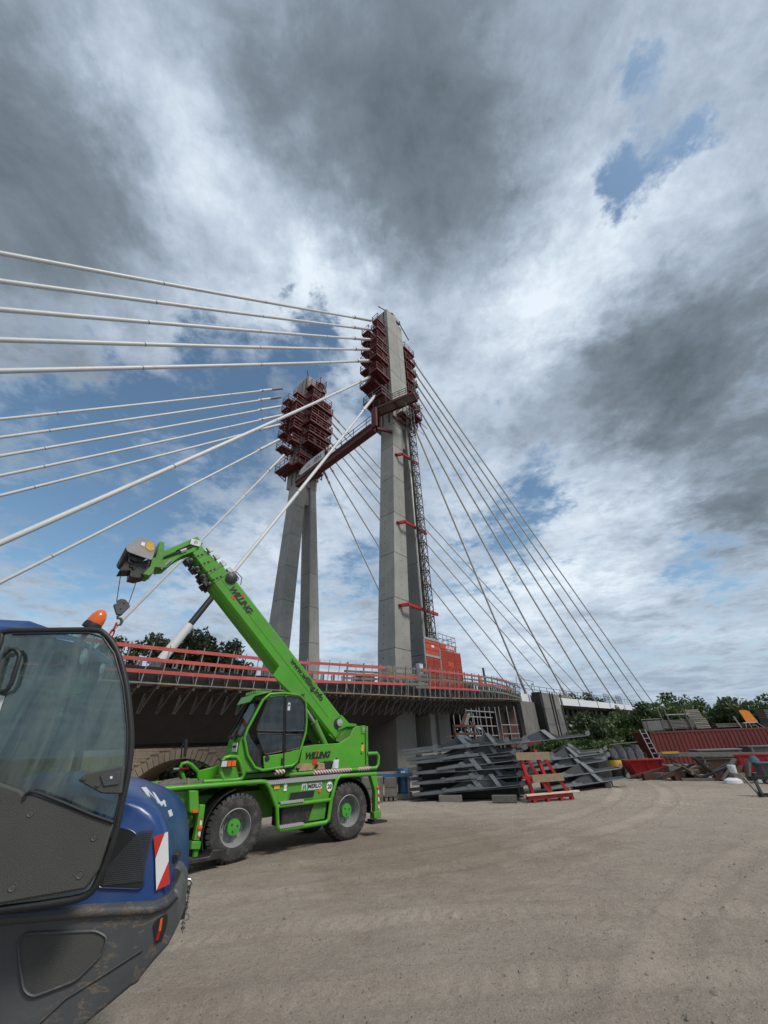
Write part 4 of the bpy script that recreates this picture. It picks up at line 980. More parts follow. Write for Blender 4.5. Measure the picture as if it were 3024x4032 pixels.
def plant(name, cat, label, loc, h, wd, n, size, mat, group, seed, kind='tree'):
    rnd = random.Random(seed); t_ = thing(name, label, cat, loc, 0, group); cl = []
    tr = MB(); top = Vector((rnd.uniform(-.3, .3), 0, h*.8))
    if kind == 'tree':
        tr.path([(0, 0, -.5), (top.x*.3, 0, h*.3), (top.x*.7, .1, h*.55), top], [h*.022, h*.017, h*.011, h*.003], 7)
        for k in range(9):
            z = h*rnd.uniform(.3, .8); a = rnd.random()*6.28; l_ = wd*.5*rnd.uniform(.55, 1.)*(1.15-abs(z/h-.55))
            e = Vector((math.cos(a)*l_, math.sin(a)*l_, z+h*rnd.uniform(.05, .18))); tr.path([(top.x*z/h, 0, z), (e.x*.5, e.y*.5, (z+e.z)/2-.1), e], [h*.008, h*.005, h*.002], 5)
            cl.append((e.x, e.y, e.z, wd*rnd.uniform(.13, .22), wd*rnd.uniform(.13, .22), h*rnd.uniform(.06, .12)))
        for k in range(10):
            a = rnd.random()*6.28; rr = wd*.38*rnd.random()**.5; z = h*rnd.uniform(.42, .98); rr *= 1.25-abs(z/h-.55)*1.6
            cl.append((math.cos(a)*rr, math.sin(a)*rr, z, wd*rnd.uniform(.10, .20), wd*.15, h*rnd.uniform(.05, .10)))
    else:
        for k in range(7):
            a = rnd.random()*6.28; l_ = wd*.5*rnd.random(); e = Vector((math.cos(a)*l_, math.sin(a)*l_, h*rnd.uniform(.55, 1.0)))
            tr.path([(0, 0, -.2), (e.x*.45, e.y*.45, e.z*.55), e], [.05, .03, .012], 5)
            cl.append((e.x, e.y, e.z*.93, wd*.09, wd*.09, h*.09))
        for k in range(12):
            a = rnd.random()*6.28; rr = wd*.5*rnd.random()**.6; z = h*rnd.uniform(.08, .82)
            cl.append((math.cos(a)*rr, math.sin(a)*rr, z, wd*rnd.uniform(.14, .24), wd*.2, h*rnd.uniform(.12, .2)))
    tr.obj('trunk' if kind == 'tree' else 'stem', 'bark', t_)
    leafobj('crown', leaves(cl, n, size, seed), mat, t_); return t_
TG = 'trees rising behind the left deck'
for i, (px, py, Y, wd, l_) in enumerate([(560, 2512, 62, 10, 'leafy green tree behind the red guardrail, nearest the blue machine'), (700, 2496, 60, 9.0, 'dark green tree behind the black cable sleeve'), (760, 2515, 64, 8.0, 'full green tree just right of the black cable sleeve'), (820, 2506, 60, 6.2, 'slender pointed tree in the middle of the row behind the guardrail'),
                                     (918, 2532, 60, 8.5, 'rounded tree beside the left edge of the green boom'), (380, 2540, 60, 9, 'tree behind the guardrail seen through the tinted glass')]):
    p = ony(px, py, Y); plant('tree', 'tree', l_, (p.x, Y, -2.8), p.z+2.8, wd, 5200, .34, 'leaf2', TG, 30+i)
BG = 'bushes and young trees at the right edge of the yard'
bl = ['tall bushy shrub beside the grey formwork boards', 'upright leafy sapling in front of the dark right deck', 'dense green bush left of the red container', 'broad green bush at the end of the white parapet', 'feathery young tree behind the left end of the container', 'tall feathery tree behind the stacked scaffold parts', 'bushy tree behind the middle of the container', 'pale feathery tree with the highest tips behind the container', 'leafy tree left of the orange chute', 'round green tree at the right edge of the picture', 'low dark bush behind the red skip', 'dark bush under the right deck']
for i, (px, py, Y, wd, mt_) in enumerate([(2265, 2905, 29, 4.2, 'leaf'), (2300, 2805, 33, 2.6, 'leaf3'), (2390, 2850, 35, 3.6, 'leaf'), (2480, 2800, 37, 5.0, 'leaf'), (2540, 2762, 37, 5.0, 'leaf3'), (2640, 2735, 37, 6.0, 'leaf'), (2750, 2722, 38, 6.5, 'leaf'), (2830, 2722, 37, 5.2, 'leaf3'),
                                     (2930, 2745, 37, 6.0, 'leaf'), (3040, 2738, 39, 7.0, 'leaf2'), (2350, 2935, 31, 3.4, 'leaf'), (2230, 2900, 38, 6.0, 'leaf')]):
    p = ony(px, py, Y); z0 = -.6 if Y < 36 else -1.6; plant('bush', 'bush', bl[i], (p.x, Y, z0), p.z-z0, wd*1.25, 13000, .15, mt_, BG, 60+i, 'bush')
p = ony(2255, 2745, 70); plant('tree', 'tree', 'round green treetop just above the deck beside the parapet', (p.x+9, 84, -3), p.z*1.2+3.2, 9, 3000, .3, 'leaf2', TG, 91)
# dark far hedge under the deck and along the horizon
hq = []
rng = random.Random(5)
for i in range(60):
    x = -90+i*4.2; y = 92+8*math.sin(i*.7); hq.append((x, y, .2, 5, 3, rng.uniform(2.4, 4.2)))
for i in range(26): hq.append((-20+i*1.4, 52+rng.uniform(-1, 1), -1.6, 1.6, 1.2, rng.uniform(1.2, 1.9)))
for i in range(30): hq.append((2+i*1.3, 60+rng.uniform(-1, 1), 1.2, 2.0, 1.4, rng.uniform(3.2, 4.0)))
for i in range(22): hq.append((-34+i*1.0, 70, -1.0, 1.6, 1.2, 2.2))
for i in range(18): hq.append((13+i*1.2, 36+rng.uniform(-1, 1), -.4, 1.6, 1.2, rng.uniform(1.4, 2.0)))
tag(leafobj('far_hedge', leaves(hq, 95000, .38, 9), 'leaf2', None), 'dark undergrowth along the river bank under and beyond the bridge', 'undergrowth', kind='stuff')
# ---------------------------------------------------------------- green telescopic crane vehicle
TO = Vector((-3.45, 10.38, 0)); TZ = R(40.2)
tU = Vector((math.cos(TZ), math.sin(TZ), 0)); tV = Vector((-math.sin(TZ), math.cos(TZ), 0))
def tl(x, y, w_): return pl(x, y, TO, tU, tV, w_)
def tpoly(pts, w_): return [tl(x, y, w_) for x, y in pts]
tk = thing('crane_vehicle', 'bright green rotating telescopic crane vehicle with raised boom, parked on four big tyres', 'crane vehicle', TO, TZ)
# wheels
tyre = MB(); prof = [(.335, .14), (.345, .21), (.42, .24), (.52, .232), (.555, .205), (.57, .12), (.572, 0), (.57, -.12), (.555, -.205), (.52, -.232), (.42, -.24), (.345, -.21), (.335, -.14)]
tyre.lathe(prof, (0, 0, 0), 'y', 56, cap=False)
nl = 34
for k in range(nl):
    for sd_, off in ((-1, 0), (1, .5)):
        a = 2*math.pi*(k+off)/nl
        segs = [(.015, 0.0), (.10, .35), (.175, .05), (.235, .25)]
        pts = [(sd_*y, a+da*2*math.pi/nl) for y, da in segs]
        for (y0, a0_), (y1, a1_) in zip(pts, pts[1:]):
            wv_ = 2*math.pi/nl*.34
            def P_(y, aa, r): 
                r = r-(.022 if abs(y) > .2 else 0)-(.055 if abs(y) > .225 else 0); return (r*math.cos(aa), y, r*math.sin(aa))
            v = [P_(y0, a0_-wv_, .56), P_(y0, a0_+wv_, .56), P_(y1, a1_+wv_, .56), P_(y1, a1_-wv_, .56), P_(y0, a0_-wv_, .600), P_(y0, a0_+wv_, .600), P_(y1, a1_+wv_, .600), P_(y1, a1_-wv_, .600)]
            tyre.add(v, [(0, 3, 2, 1), (4, 5, 6, 7), (0, 1, 5, 4), (1, 2, 6, 5), (2, 3, 7, 6), (3, 0, 4, 7)])
tyre_m = tyre.mesh('wheel', 'rubber')
rim = MB().lathe([(.335, .15), (.34, -.205), (.325, -.215), (.31, -.17), (.285, -.10), (.275, .0), (.255, .03), (.17, .035), (.165, -.0), (.05, 0), (.01, 0)], (0, 0, 0), 'y', 48, cap=False)
for k in range(10): a = k*.628; rim.tube((.215*math.cos(a), .03, .215*math.sin(a)), (.215*math.cos(a), -.01, .215*math.sin(a)), .016, 6)
rim_m = rim.mesh('rim', 'rim')
hub = MB().lathe([(.145, .02), (.15, -.09), (.14, -.115), (.01, -.125)], (0, 0, 0), 'y', 28)
hub_m = hub.mesh('hub', 'hub')
bl_ = MB()
for k in range(3): a = .5+k*2.094; bl_.tube((.075*math.cos(a), -.11, .075*math.sin(a)), (.075*math.cos(a), -.135, .075*math.sin(a)), .016, 6)
bolt_m = bl_.mesh('hub_bolt', 'blackmetal')
for t0, w0, fl in ((.07, .26, 0), (3.0, .26, 0), (.07, 2.0, math.pi), (3.0, 2.0, math.pi)):
    o = inst(tyre_m, 'wheel', tk, (t0, w0, .592), (0, random.random(), fl)); inst(rim_m, 'rim', o); inst(hub_m, 'hub', o); inst(bolt_m, 'hub_bolt', o)
MB().tube((.07, .4, .592), (.07, 1.9, .592), .11, 10).tube((3.0, .4, .592), (3.0, 1.9, .592), .11, 10).box(-.2, .35, .95, 1.3, .38, .8).box(2.75, 3.25, .95, 1.3, .38, .8).obj('axle', 'blackmetal', tk)
# chassis
MB().box(-1.6, 3.75, .62, 1.65, .62, 1.18).obj('chassis_frame', 'greendirty', tk, bevel=.02)
MB().prism([(.70, 1.34), (2.56, 1.34), (2.38, .90), (2.3, .84), (1.05, .84), (.98, .92)], .05, .75).obj('side_panel', 'green', tk, bevel=.015)
MB().prism([(1.28, 1.12), (1.98, 1.12), (1.93, .94), (1.24, .94)], .035, .05).obj('step_pocket', 'greendirty', tk)
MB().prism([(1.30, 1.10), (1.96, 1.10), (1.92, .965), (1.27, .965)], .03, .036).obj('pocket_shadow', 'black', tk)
MB().box(1.15, 2.35, .10, .62, .46, .84).obj('fuel_tank', 'blackmetal', tk, bevel=.03)
MB().prism([(1.98, .84), (2.36, .84), (2.30, .50), (1.85, .50)], .08, .6).obj('tank_cover', 'greendirty', tk, bevel=.01)
MB().box(.66, 3.0, .02, 2.2, 1.352, 1.372).obj('deck_plate', 'checker', tk)
MB().prism([(.62, 1.372), (2.6, 1.372), (2.6, 1.30), (.62, 1.30)], -.01, .015).obj('tread_edge', 'checker', tk)
MB().box(-1.85, .66, .1, 2.15, 1.335, 1.365).obj('front_deck', 'greendirty', tk)
MB().box(2.6, 3.9, .1, 2.15, 1.30, 1.345).obj('rear_deck', 'greendirty', tk)
MB().path([(-1.85, .0, 1.395), (.50, .0, 1.375), (.62, 0, 1.36), (.72, 0, 1.26), (.96, 0, .86), (1.02, 0, .50), (1.08, 0, .44), (2.28, 0, .44), (2.37, 0, .50), (2.42, 0, .88), (2.56, 0, 1.26), (2.66, 0, 1.35), (3.86, 0, 1.325)], .046, 12).obj('bump_rail', 'green', tk, ang=60)
MB().path([(.97, 0, .875), (2.41, 0, .875)], .042, 10).obj('step_rail', 'green', tk, ang=60)
MB().path([(-1.85, 0, 1.395), (-1.9, .1, 1.395), (-1.9, 2.1, 1.395), (.5, 2.2, 1.38), (3.86, 2.2, 1.33)], .046, 10).obj('bump_rail', 'green', tk, ang=60)
for a, b, z in ((1.02, 1.62, .905), (1.05, 1.66, .462)): MB().box(a, b, -.06, .12, z, z+.05).obj('step', 'checker', tk, bevel=.005)
MB().prism(tpoly([(600, 3115), (744, 3112), (746, 3190), (690, 3225), (655, 3235), (590, 3205)], .12), .12, 2.0).obj('front_body', 'greendirty', tk, bevel=.015)
MB().prism(tpoly([(655, 3236), (742, 3200), (760, 3215), (735, 3320), (655, 3285)], .3), .3, .42).obj('stabiliser_plate', 'greendirty', tk, bevel=.01)
MB().prism(tpoly([(690, 3228), (748, 3222), (722, 3290), (672, 3282)], .298)[:4], .292, .299).obj('warning_sticker', 'yellow', tk) if False else None
MB().prism(tpoly([(722, 3232), (746, 3226), (738, 3262), (715, 3268)], .298), .290, .299).obj('warning_sticker', 'yellow', tk)
MB().prism(tpoly([(714, 3270), (728, 3267), (724, 3288), (710, 3290)], .298), .290, .299).obj('warning_sticker', 'yellow', tk)
MB().prism(tpoly([(745, 3113), (781, 3113), (784, 3190), (779, 3201), (749, 3201), (746, 3190)], -.06), -.06, .3).obj('outrigger_box', 'green', tk, bevel=.012)
MB().prism(tpoly([(757, 3188), (780, 3188), (780, 3199), (758, 3200)], -.063), -.075, -.061).obj('side_marker', 'amber', tk)
def outrigger(pts, foot, lx0, lx1, w0):
    MB().prism(pts, w0, w0+.14).obj('outrigger_leg', 'green', tk, bevel=.012)
outrigger(tpoly([(786, 3168), (809, 3168), (800, 3240), (785, 3310), (762, 3310), (778, 3235)], -.02), None, 0, 0, -.02)
MB().prism(tpoly([(756, 3313), (793, 3313), (788, 3345), (751, 3345)], -.04), -.04, .14).obj('outrigger_sleeve', 'green', tk, bevel=.01)
MB().prism(tpoly([(789, 3222), (798, 3220), (787, 3298), (777, 3300)], -.022), -.03, -.021).obj('reflective_strip', 'stripe_tall', tk)
a_, z_ = tl(788, 3259, -.03); MB().lathe([(.045, 0), (.04, -.02), (.01, -.03)], (a_, -.03, z_), 'y', 14).obj('side_marker', 'amber', tk)
a_, z_ = tl(772, 3346, .04); MB().tube((a_, .05, .36), (a_, .05, .2), .055, 10).obj('outrigger_ram', 'greendirty', tk)
MB().prism([(a_-.42, .26), (a_-.35, .17), (a_+.5, .17), (a_+.55, .30), (a_+.25, .33), (a_+.2, .24), (a_-.1, .24), (a_-.15, .28)], -.2, .25).obj('foot_plate', 'blackmetal', tk, bevel=.01)
MB().prism([(3.66, 1.30), (3.86, 1.30), (3.95, .9), (3.93, .42), (3.78, .42), (3.80, .95)], -.03, .12).obj('outrigger_leg', 'green', tk, bevel=.012)
MB().box(3.74, 3.97, -.05, .14, .36, .50).obj('outrigger_sleeve', 'green', tk, bevel=.01); MB().tube((3.85, .04, .38), (3.85, .04, .30), .04, 8).obj('outrigger_ram', 'galv', tk)
MB().box(3.62, 4.12, -.12, .2, .26, .30).box(3.66, 3.78, -.14, .15, .30, .35).obj('foot_plate', 'blackmetal', tk)
MB().box(3.885, 3.93, -.045, -.03, .55, 1.0).obj('reflective_strip', 'stripe_tall', tk)
MB().lathe([(.04, 0), (.03, -.025), (.01, -.03)], (3.88, -.03, 1.02), 'y', 12).obj('side_marker', 'amber', tk)
for t0 in (.07, 3.0):                              # mudguards
    r1 = []; r2 = []
    a0_, a1_ = (R(100), R(205)) if t0 < 1 else (R(-10), R(85))
    rg = [[(t0+r*math.cos(a), w_, .592+r*math.sin(a)) for w_, r in ((.02, .70), (.5, .72), (.5, .70), (.02, .68))] for a in np.linspace(a0_, a1_, 10)]
    MB().loft(rg).obj('mudguard', 'black', tk)
MB().box(3.2, 3.7, .5, 2, .6, 1.25).obj('rear_body', 'blackmetal', tk)
# rust coloured markers, stickers and maker's mark on the side panel
MB().lathe([(.045, 0), (.035, -.02), (.01, -.022)], (1.98+.12, .048, 1.075), 'y', 12).obj('side_marker', 'amber', tk)
MB().box(.86, 1.0, .03, .048, 1.20, 1.28).obj('sticker', 'yellow', tk); MB().prism([(1.12, 1.21), (1.12, 1.25), (1.09, 1.25), (1.15, 1.31), (1.21, 1.25), (1.18, 1.25), (1.18, 1.21)], .03, .048).box(1.11, 1.19, .03, .048, 1.15, 1.20).obj('sticker', 'whiteink', tk)
lx_, lz_ = tl(1198, 3101, .04); mx_, mz_ = tl(1240, 3095, .04); dx_, dz2 = tl(1297, 3097, .04)
MB().prism(roundpoly([(lx_-.075, lz_-.085), (lx_+.075, lz_-.085), (lx_+.075, lz_+.085), (lx_-.075, lz_+.085)], .03), .036, .049).obj('logo_plate', 'lettering_white', tk)
MB().prism([(lx_-.05, lz_-.055), (lx_-.015, lz_-.055), (lx_-.005, lz_+.02), (lx_+.03, lz_-.055), (lx_+.055, lz_-.055), (lx_+.045, lz_+.06), (lx_+.02, lz_+.06), (lx_-.01, lz_+.03), (lx_-.04, lz_+.06)], .030, .037).obj('logo_mark', 'hub', tk)
MB().box(mx_-.19, mx_+.20, .040, .049, mz_-.065, mz_+.065).obj('logo_plate', 'lettering_white', tk)
text('MERLO', .115, 'ink', tk, fac((mx_, .036, mz_)), bold=.004, space=1.05)
MB().prism([(dx_+.085*math.cos(a), dz2+.105*math.sin(a)) for a in np.linspace(0, 6.0, 22)], .030, .049).obj('speed_disc', 'whiteink', tk)
text('20', .125, 'ink', tk, fac((dx_, .026, dz2)), bold=.004)
# turntable + turret
MB().lathe([(.75, 0), (.78, .06), (.7, .12), (.01, .12)], (1.5, 1.12, 1.30), 'z', 40).obj('slew_ring', 'blackmetal', tk)
MB().box(-.2, 4.0, .5, 1.8, 1.42, 1.52).obj('turret_floor', 'greendirty', tk, bevel=.01)
tp = tpoly([(1125, 3052), (1180, 3005), (1192, 2940), (1240, 2932), (1335, 2926), (1378, 2900), (1392, 2868), (1410, 2858), (1440, 2861), (1441, 2880), (1448, 2995), (1444, 3012), (1428, 3035), (1335, 3036), (1323, 3028), (1322, 3002), (1278, 3001), (1258, 3014), (1215, 3040), (1180, 3046)], .55)
MB().prism(tp, .55, .60).obj('turret_plate', 'green', tk, bevel=.008)
tp2 = [(1.5, 1.5), (1.9, 1.95), (2.2, 2.07), (2.97, 2.1), (3.3, 2.3), (3.6, 2.52), (3.93, 2.52), (3.97, 1.45)]
MB().prism(tp2, 1.62, 1.67).obj('turret_plate', 'green', tk, bevel=.008)
MB().box(1.6, 2.9, .62, 1.6, 1.5, 2.0).obj('engine_cover', 'black', tk); MB().box(3.9, 3.98, .5, 1.75, 1.45, 2.5).obj('turret_back', 'greendirty', tk, bevel=.01)
a_, z_ = tl(1432, 2872, .54); MB().lathe([(.05, 0), (.05, -.03), (.01, -.035)], (a_, .55, z_), 'y', 16).obj('pin', 'galv', tk)
MB().box(a_-.09, a_+.07, .53, .55, z_-.11, z_+.10).obj('pin_plate', 'green', tk, bevel=.01)
for px, py in ((1427, 2927), (1423, 2967), (1325, 2987), (1378, 3023)): a_, z_ = tl(px, py, .54); MB().lathe([(.03, 0), (.01, -.006)], (a_, .548, z_), 'y', 10).obj('access_hole', 'ink', tk)
MB().prism(tpoly([(1423, 2932), (1434, 2933), (1432, 2959), (1422, 2957)], .54), .538, .549).obj('warning_sticker', 'yellow', tk)
c1 = tl(1250, 2975, .53); text('WILLING', .20, 'ink', tk, fac((c1[0], .54, c1[1]), R(1)), shear=.35, bold=.010, space=.93)
for px, py, w_, h_ in ((1250, 2960, .11, .05), (1241, 3000, .16, .13)): a_, z_ = tl(px, py, .54); MB().box(a_-w_/2, a_+w_/2, .541, .549, z_-h_/2, z_+h_/2).obj('red_mark', 'redink', tk)
for px, py, s_ in ((1249, 2986, 'BAUMASCHINEN · KRANE'), (1262, 3003, '069 / 389 80 40')): a_, z_ = tl(px, py, .54); text(s_, .04, 'gradedark', tk, fac((a_, .545, z_)), name='small_print')
# turret lower tube with striped sleeves, rear hoop
A0 = tl(1120, 3058, .45); A1 = tl(1430, 3040, .45)
MB().path([(A0[0], .45, 1.44), (2.2, .45, 1.44), (3.75, .45, 1.44), (4.22, .45, 1.44), (4.3, .45, 1.52), (4.32, .45, 1.72), (4.27, .46, 1.80), (3.95, .5, 1.80)], .045, 10).obj('guard_tube', 'green', tk, ang=60)
for a, b in ((2.12, 3.32), (3.55, 3.98), (.88+.0, 1.12)):
    MB().path([(a, .45 if a > 1 else .1, 1.44 if a > 1 else 1.53), (b, .45 if a > 1 else .1, 1.44 if a > 1 else 1.53)], .050, 12).obj('striped_sleeve', 'stripe_small', tk, ang=60)
# clutter in the tray
cv = thing('work_clothes', 'tan canvas rags stuffed on the green turret edge', 'rags', TO+tU*2.05+tV*.48+Vector((0, 0, 1.5)), TZ)
m = MB()
for k in range(7):
    x = random.uniform(-.25, .35); m.loft([[(x+.14*math.cos(a)*random.uniform(.6, 1.2), .05*math.sin(a), z*random.uniform(.8, 1.1)) for a in np.linspace(0, 5.5, 7)] for z in (0, .08, .15)])
m.obj('folds', 'canvas', cv)
tag(MB().box(0, .22, 0, .1, 0, .2).obj('battery_box', 'black', None, loc=TO+tU*2.5+tV*.5+Vector((0, 0, 1.48)), rz=TZ, bevel=.01), 'small black box with a red dot in the opening of the green turret', 'box')
g_ = thing('white_bag', 'crumpled white bag in the opening of the green turret', 'bag', TO+tU*2.85+tV*.5+Vector((0, 0, 1.5)), TZ)
MB().loft([[(.10*math.cos(a)*random.uniform(.7, 1.2), .05*math.sin(a), z) for a in np.linspace(0, 5.5, 8)] for z in (0, .07, .16, .2)]).obj('bag_skin', 'whiteplastic', g_)
# cab
cabo = tpoly([(1036, 2755), (1062, 2733), (1120, 2729), (1180, 2738), (1203, 2762), (1207, 2840), (1203, 2885), (1180, 2960), (1168, 3000), (1150, 3015), (1032, 3033), (1003, 3022), (975, 2975), (962, 2905), (975, 2870)], .12)
w0, w1 = .12, .98
def ringat(w_, k=0): return [(a, w_, b) for a, b in cabo]
cab = thing('x', '', '') ; bpy.data.objects.remove(cab)
fr = MB()                                         # body edge tubes
fr.path([(a, w0, b) for a, b in cabo], .032, 10, closed=True); fr.path([(a, w1, b) for a, b in cabo], .032, 10, closed=True)
for i in (1, 4, 12): fr.path([(cabo[i][0], w0, cabo[i][1]), (cabo[i][0], w1, cabo[i][1])], .03, 8)
cabf = fr.obj('cab_frame', 'green', tk, ang=60)
MB().prism([cabo[1], cabo[2], cabo[3], (cabo[3][0], cabo[3][1]-.06), (cabo[1][0], cabo[1][1]-.06)], w0, w1).obj('cab_roof', 'green', tk, bevel=.01)
# visor over the windscreen
v0_ = tl(1062, 2730, .1); 
MB().loft([[(v0_[0]+.05, .10, 3.30), (v0_[0]+.05, 1.0, 3.30), (v0_[0]+.05, 1.0, 3.26), (v0_[0]+.05, .10, 3.26)], [(v0_[0]-.38, .12, 3.20), (v0_[0]-.38, .98, 3.20), (v0_[0]-.38, .98, 3.16), (v0_[0]-.38, .12, 3.16)], [(v0_[0]-.50, .15, 3.02), (v0_[0]-.50, .95, 3.02), (v0_[0]-.48, .95, 3.01), (v0_[0]-.48, .15, 3.01)]]).obj('sun_visor', 'green', tk, bevel=.008)
m = MB()
for i in range(6): m.box(v0_[0]-.34, v0_[0]-.02, .2+i*.12, .24+i*.12, 3.24+.0, 3.30)
m.obj('visor_slat', 'greendirty', tk)
# windscreen
A = cabo[0]; B = tl(958, 2897, .12)
MB().add([(B[0], .16, B[1]), (B[0]-.02, .94, B[1]), (A[0]-.02, .94, A[1]), (A[0], .16, A[1]), (B[0]+.02, .16, B[1]), (B[0], .94, B[1]), (A[0], .94, A[1]), (A[0]+.02, .16, A[1])], [(0, 3, 2, 1), (4, 5, 6, 7), (0, 1, 5, 4), (1, 2, 6, 5), (2, 3, 7, 6), (3, 0, 4, 7)]).obj('windscreen', 'cabglass', tk)
m = MB().path([(B[0]-.03, .16, B[1]), (A[0]-.03, .16, A[1]), (A[0]-.04, .94, A[1]), (B[0]-.04, .94, B[1])], .022, 6, closed=True); m.obj('windscreen_seal', 'black', tk)
MB().tube((B[0]-.06, .75, B[1]), (B[0]+.18, .80, B[1]+.42), .012, 5).tube((B[0]-.06, .68, B[1]), (B[0]+.16, .74, B[1]+.40), .012, 5).box(B[0]-.12, B[0]-.02, .45, .6, B[1]-.06, B[1]).obj('wiper', 'black', tk)
# nose
nz = [(B[0]-.01, B[1]-.01), (B[0]-.06, B[1]-.22), (B[0]-.04, 1.80), (B[0]+.10, 1.58), (.62, 1.56), (.50, 1.70), (.22, 1.98), (.12, 2.28)]
MB().prism(roundpoly(nz, .05, 3), .16, .94).obj('cab_nose', 'green', tk, bevel=.03)
MB().box(B[0]-.085, B[0]-.065, .22, .50, 1.98, 2.16).obj('company_sticker', 'lettering_white', tk)
text('WILLING', .055, 'ink', tk, Matrix.Translation((B[0]-.088, .36, 2.08)) @ Matrix.Rotation(R(-90), 4, 'Z') @ Matrix.Rotation(R(90), 4, 'X'), shear=.3, bold=.004, name='small_print')
# side door: lower skin and windows
low = tpoly([(1036, 2978), (1118, 2966), (1178, 2950), (1166, 3000), (1150, 3012), (1040, 3028)], .115)
MB().prism(low, .105, .135).obj('cab_door', 'green', tk, bevel=.006)
MB().prism(tpoly([(975, 2880), (990, 2910), (1018, 2955), (1030, 3022), (1005, 3015), (978, 2972), (966, 2910)], .13), .125, .14).obj('side_window', 'cabglass', tk)
for nm, pp in (('side_window', [(1012, 2860), (1050, 2768), (1060, 2745), (1119, 2739), (1116, 2880), (1008, 2878)]), ('side_window', [(1126, 2739), (1178, 2746), (1198, 2768), (1200, 2840), (1196, 2878), (1123, 2880)]), ('side_window', [(1010, 2888), (1116, 2890), (1112, 2958), (1040, 2972)]), ('side_window', [(1124, 2892), (1192, 2892), (1178, 2945), (1122, 2958)])):
    P_ = tpoly(pp, .12); MB().prism(roundpoly(P_, .05, 3), .112, .124).obj(nm, 'cabglass', tk); MB().path([(a, .108, b) for a, b in roundpoly(P_, .05, 3)], .014, 6, closed=True).obj('window_seal', 'black', tk)
P_ = tpoly([(1121, 2738), (1117, 3028)], .1); MB().path([(P_[0][0], .1, P_[0][1]), (P_[1][0], .1, P_[1][1])], .016, 6).obj('door_pillar', 'black', tk)
a_, z_ = tl(1052, 2987, .1); MB().lathe([(.065, 0), (.06, -.015), (.01, -.02)], (a_, .108, z_), 'y', 20).obj('vent', 'black', tk)
a_, z_ = tl(1112, 2998, .1); MB().box(a_-.03, a_+.04, .07, .11, z_-.06, z_+.07).obj('door_handle', 'black', tk)
a_, z_ = tl(1138, 2782, .1); MB().box(a_-.035, a_+.035, .10, .111, z_-.09, z_+.09).obj('notice_sticker', 'lettering_white', tk); MB().lathe([(.026, 0), (.01, -.004)], (a_, .1, z_+.03), 'y', 12).obj('notice_mark', 'ink', tk)
MB().box(.55, 1.45, .2, .92, 1.55, 1.65).obj('cab_floor', 'interior', tk); MB().prism(roundpoly([(1.0, 1.7), (1.45, 1.7), (1.5, 2.0), (1.55, 2.75), (1.42, 2.8), (1.36, 2.1), (1.0, 2.08)], .06), .33, .80).obj('seat', 'interior', tk, bevel=.03)
MB().tube((.35, .55, 1.7), (.55, .55, 2.25), .04, 8).lathe([(.15, 0), (.17, .015), (.15, .03)], (.56, .55, 2.28), 'z', 18).obj('steering_column', 'black', tk)
MB().prism([(cabo[4][0]-.10, 1.7), (cabo[5][0]-.05, 1.7), (cabo[5][0]-.02, 3.1), (cabo[4][0]-.12, 3.1)], .25, .95).obj('cab_back', 'interior', tk)
jk = thing('hi_vis_jacket', 'orange hi-vis jacket with a grey band draped inside the green cab', 'jacket', TO+tU*1.42+tV*.22+Vector((0, 0, 1.86)), TZ)
MB().loft([[(c_[0]+.13*k*math.cos(a), .06*math.sin(a)*k, z) for a in np.linspace(0, 5.6, 9)] for z, k, c_ in ((0, .9, (.0,)), (.12, 1.0, (.0,)), (.3, 1.05, (.05,)), (.4, .7, (.07,)))]).loft([[(-.22+.16*k*math.cos(a), .05*math.sin(a), z) for a in np.linspace(0, 5.6, 8)] for z, k in ((-.06, 1), (.03, .9), (.09, .4))]).obj('cloth', 'orangehv', jk)
MB().box(-.11, .13, -.075, -.055, .06, .11).obj('reflective_band', 'lettering_white', jk)
# lamp hoops and lamps at the front
def lamp(pp, w_, box_, mir=False):
    P_ = [(a, w_, b) for a, b in tpoly(pp, w_)]
    MB().path(P_, .042, 10).obj('lamp_hoop', 'green', tk, ang=60)
    q = tpoly(box_, w_-.09); MB().prism(q, w_-.09, w_+.02).obj('lamp_housing', 'black', tk, bevel=.01)
    (x0, z0), (x1, z1) = q[0], q[2]; L_ = x1-x0; zc = lambda f: (z0+z1)/2
    for f0, f1, mt_ in ((.04, .38, 'lens'), (.42, .66, 'amber'), (.70, .97, 'amber')):
        if mir and f0 > .4: mt_ = 'redlens'
        MB().box(x0+L_*f0, x0+L_*f1, w_-.105, w_-.09, z1+.02, z0-.02).obj('lamp_lens', mt_, tk)
lamp([(880, 3070), (868, 3040), (872, 3000), (886, 2984), (905, 2979), (930, 2980), (944, 2998), (960, 3048), (952, 3066), (930, 3071), (880, 3074), (800, 3078)], .10, [(872, 2993), (928, 2993), (928, 3020), (872, 3018)])
MB().prism(tpoly([(869, 3010), (885, 2984), (906, 2984), (930, 3015), (940, 3070), (875, 3074)], .2), .16, .22).obj('lamp_bracket', 'green', tk, bevel=.005)
lamp([(736, 3092), (722, 3060), (710, 3020), (716, 3008), (735, 3003), (752, 3010), (778, 3036), (790, 3060)], 1.9, [(682, 3022), (716, 3020), (742, 3030), (682, 3042)], True)
MB().prism(tpoly([(776, 3035), (862, 3013), (868, 3070), (785, 3084), (774, 3060)], 1.2), 1.1, 1.2).obj('front_guard', 'green', tk, bevel=.01)
MB().path([(a, 1.15, b) for a, b in tpoly([(740, 3090), (790, 3080), (880, 3074)], 1.15)], .045, 8).obj('guard_tube', 'green', tk, ang=60)
P_ = tpoly([(714, 2985), (716, 2940), (726, 2925)], 1.9); MB().path([(a, 1.9, b) for a, b in P_], .016, 6).obj('mirror_arm', 'black', tk)
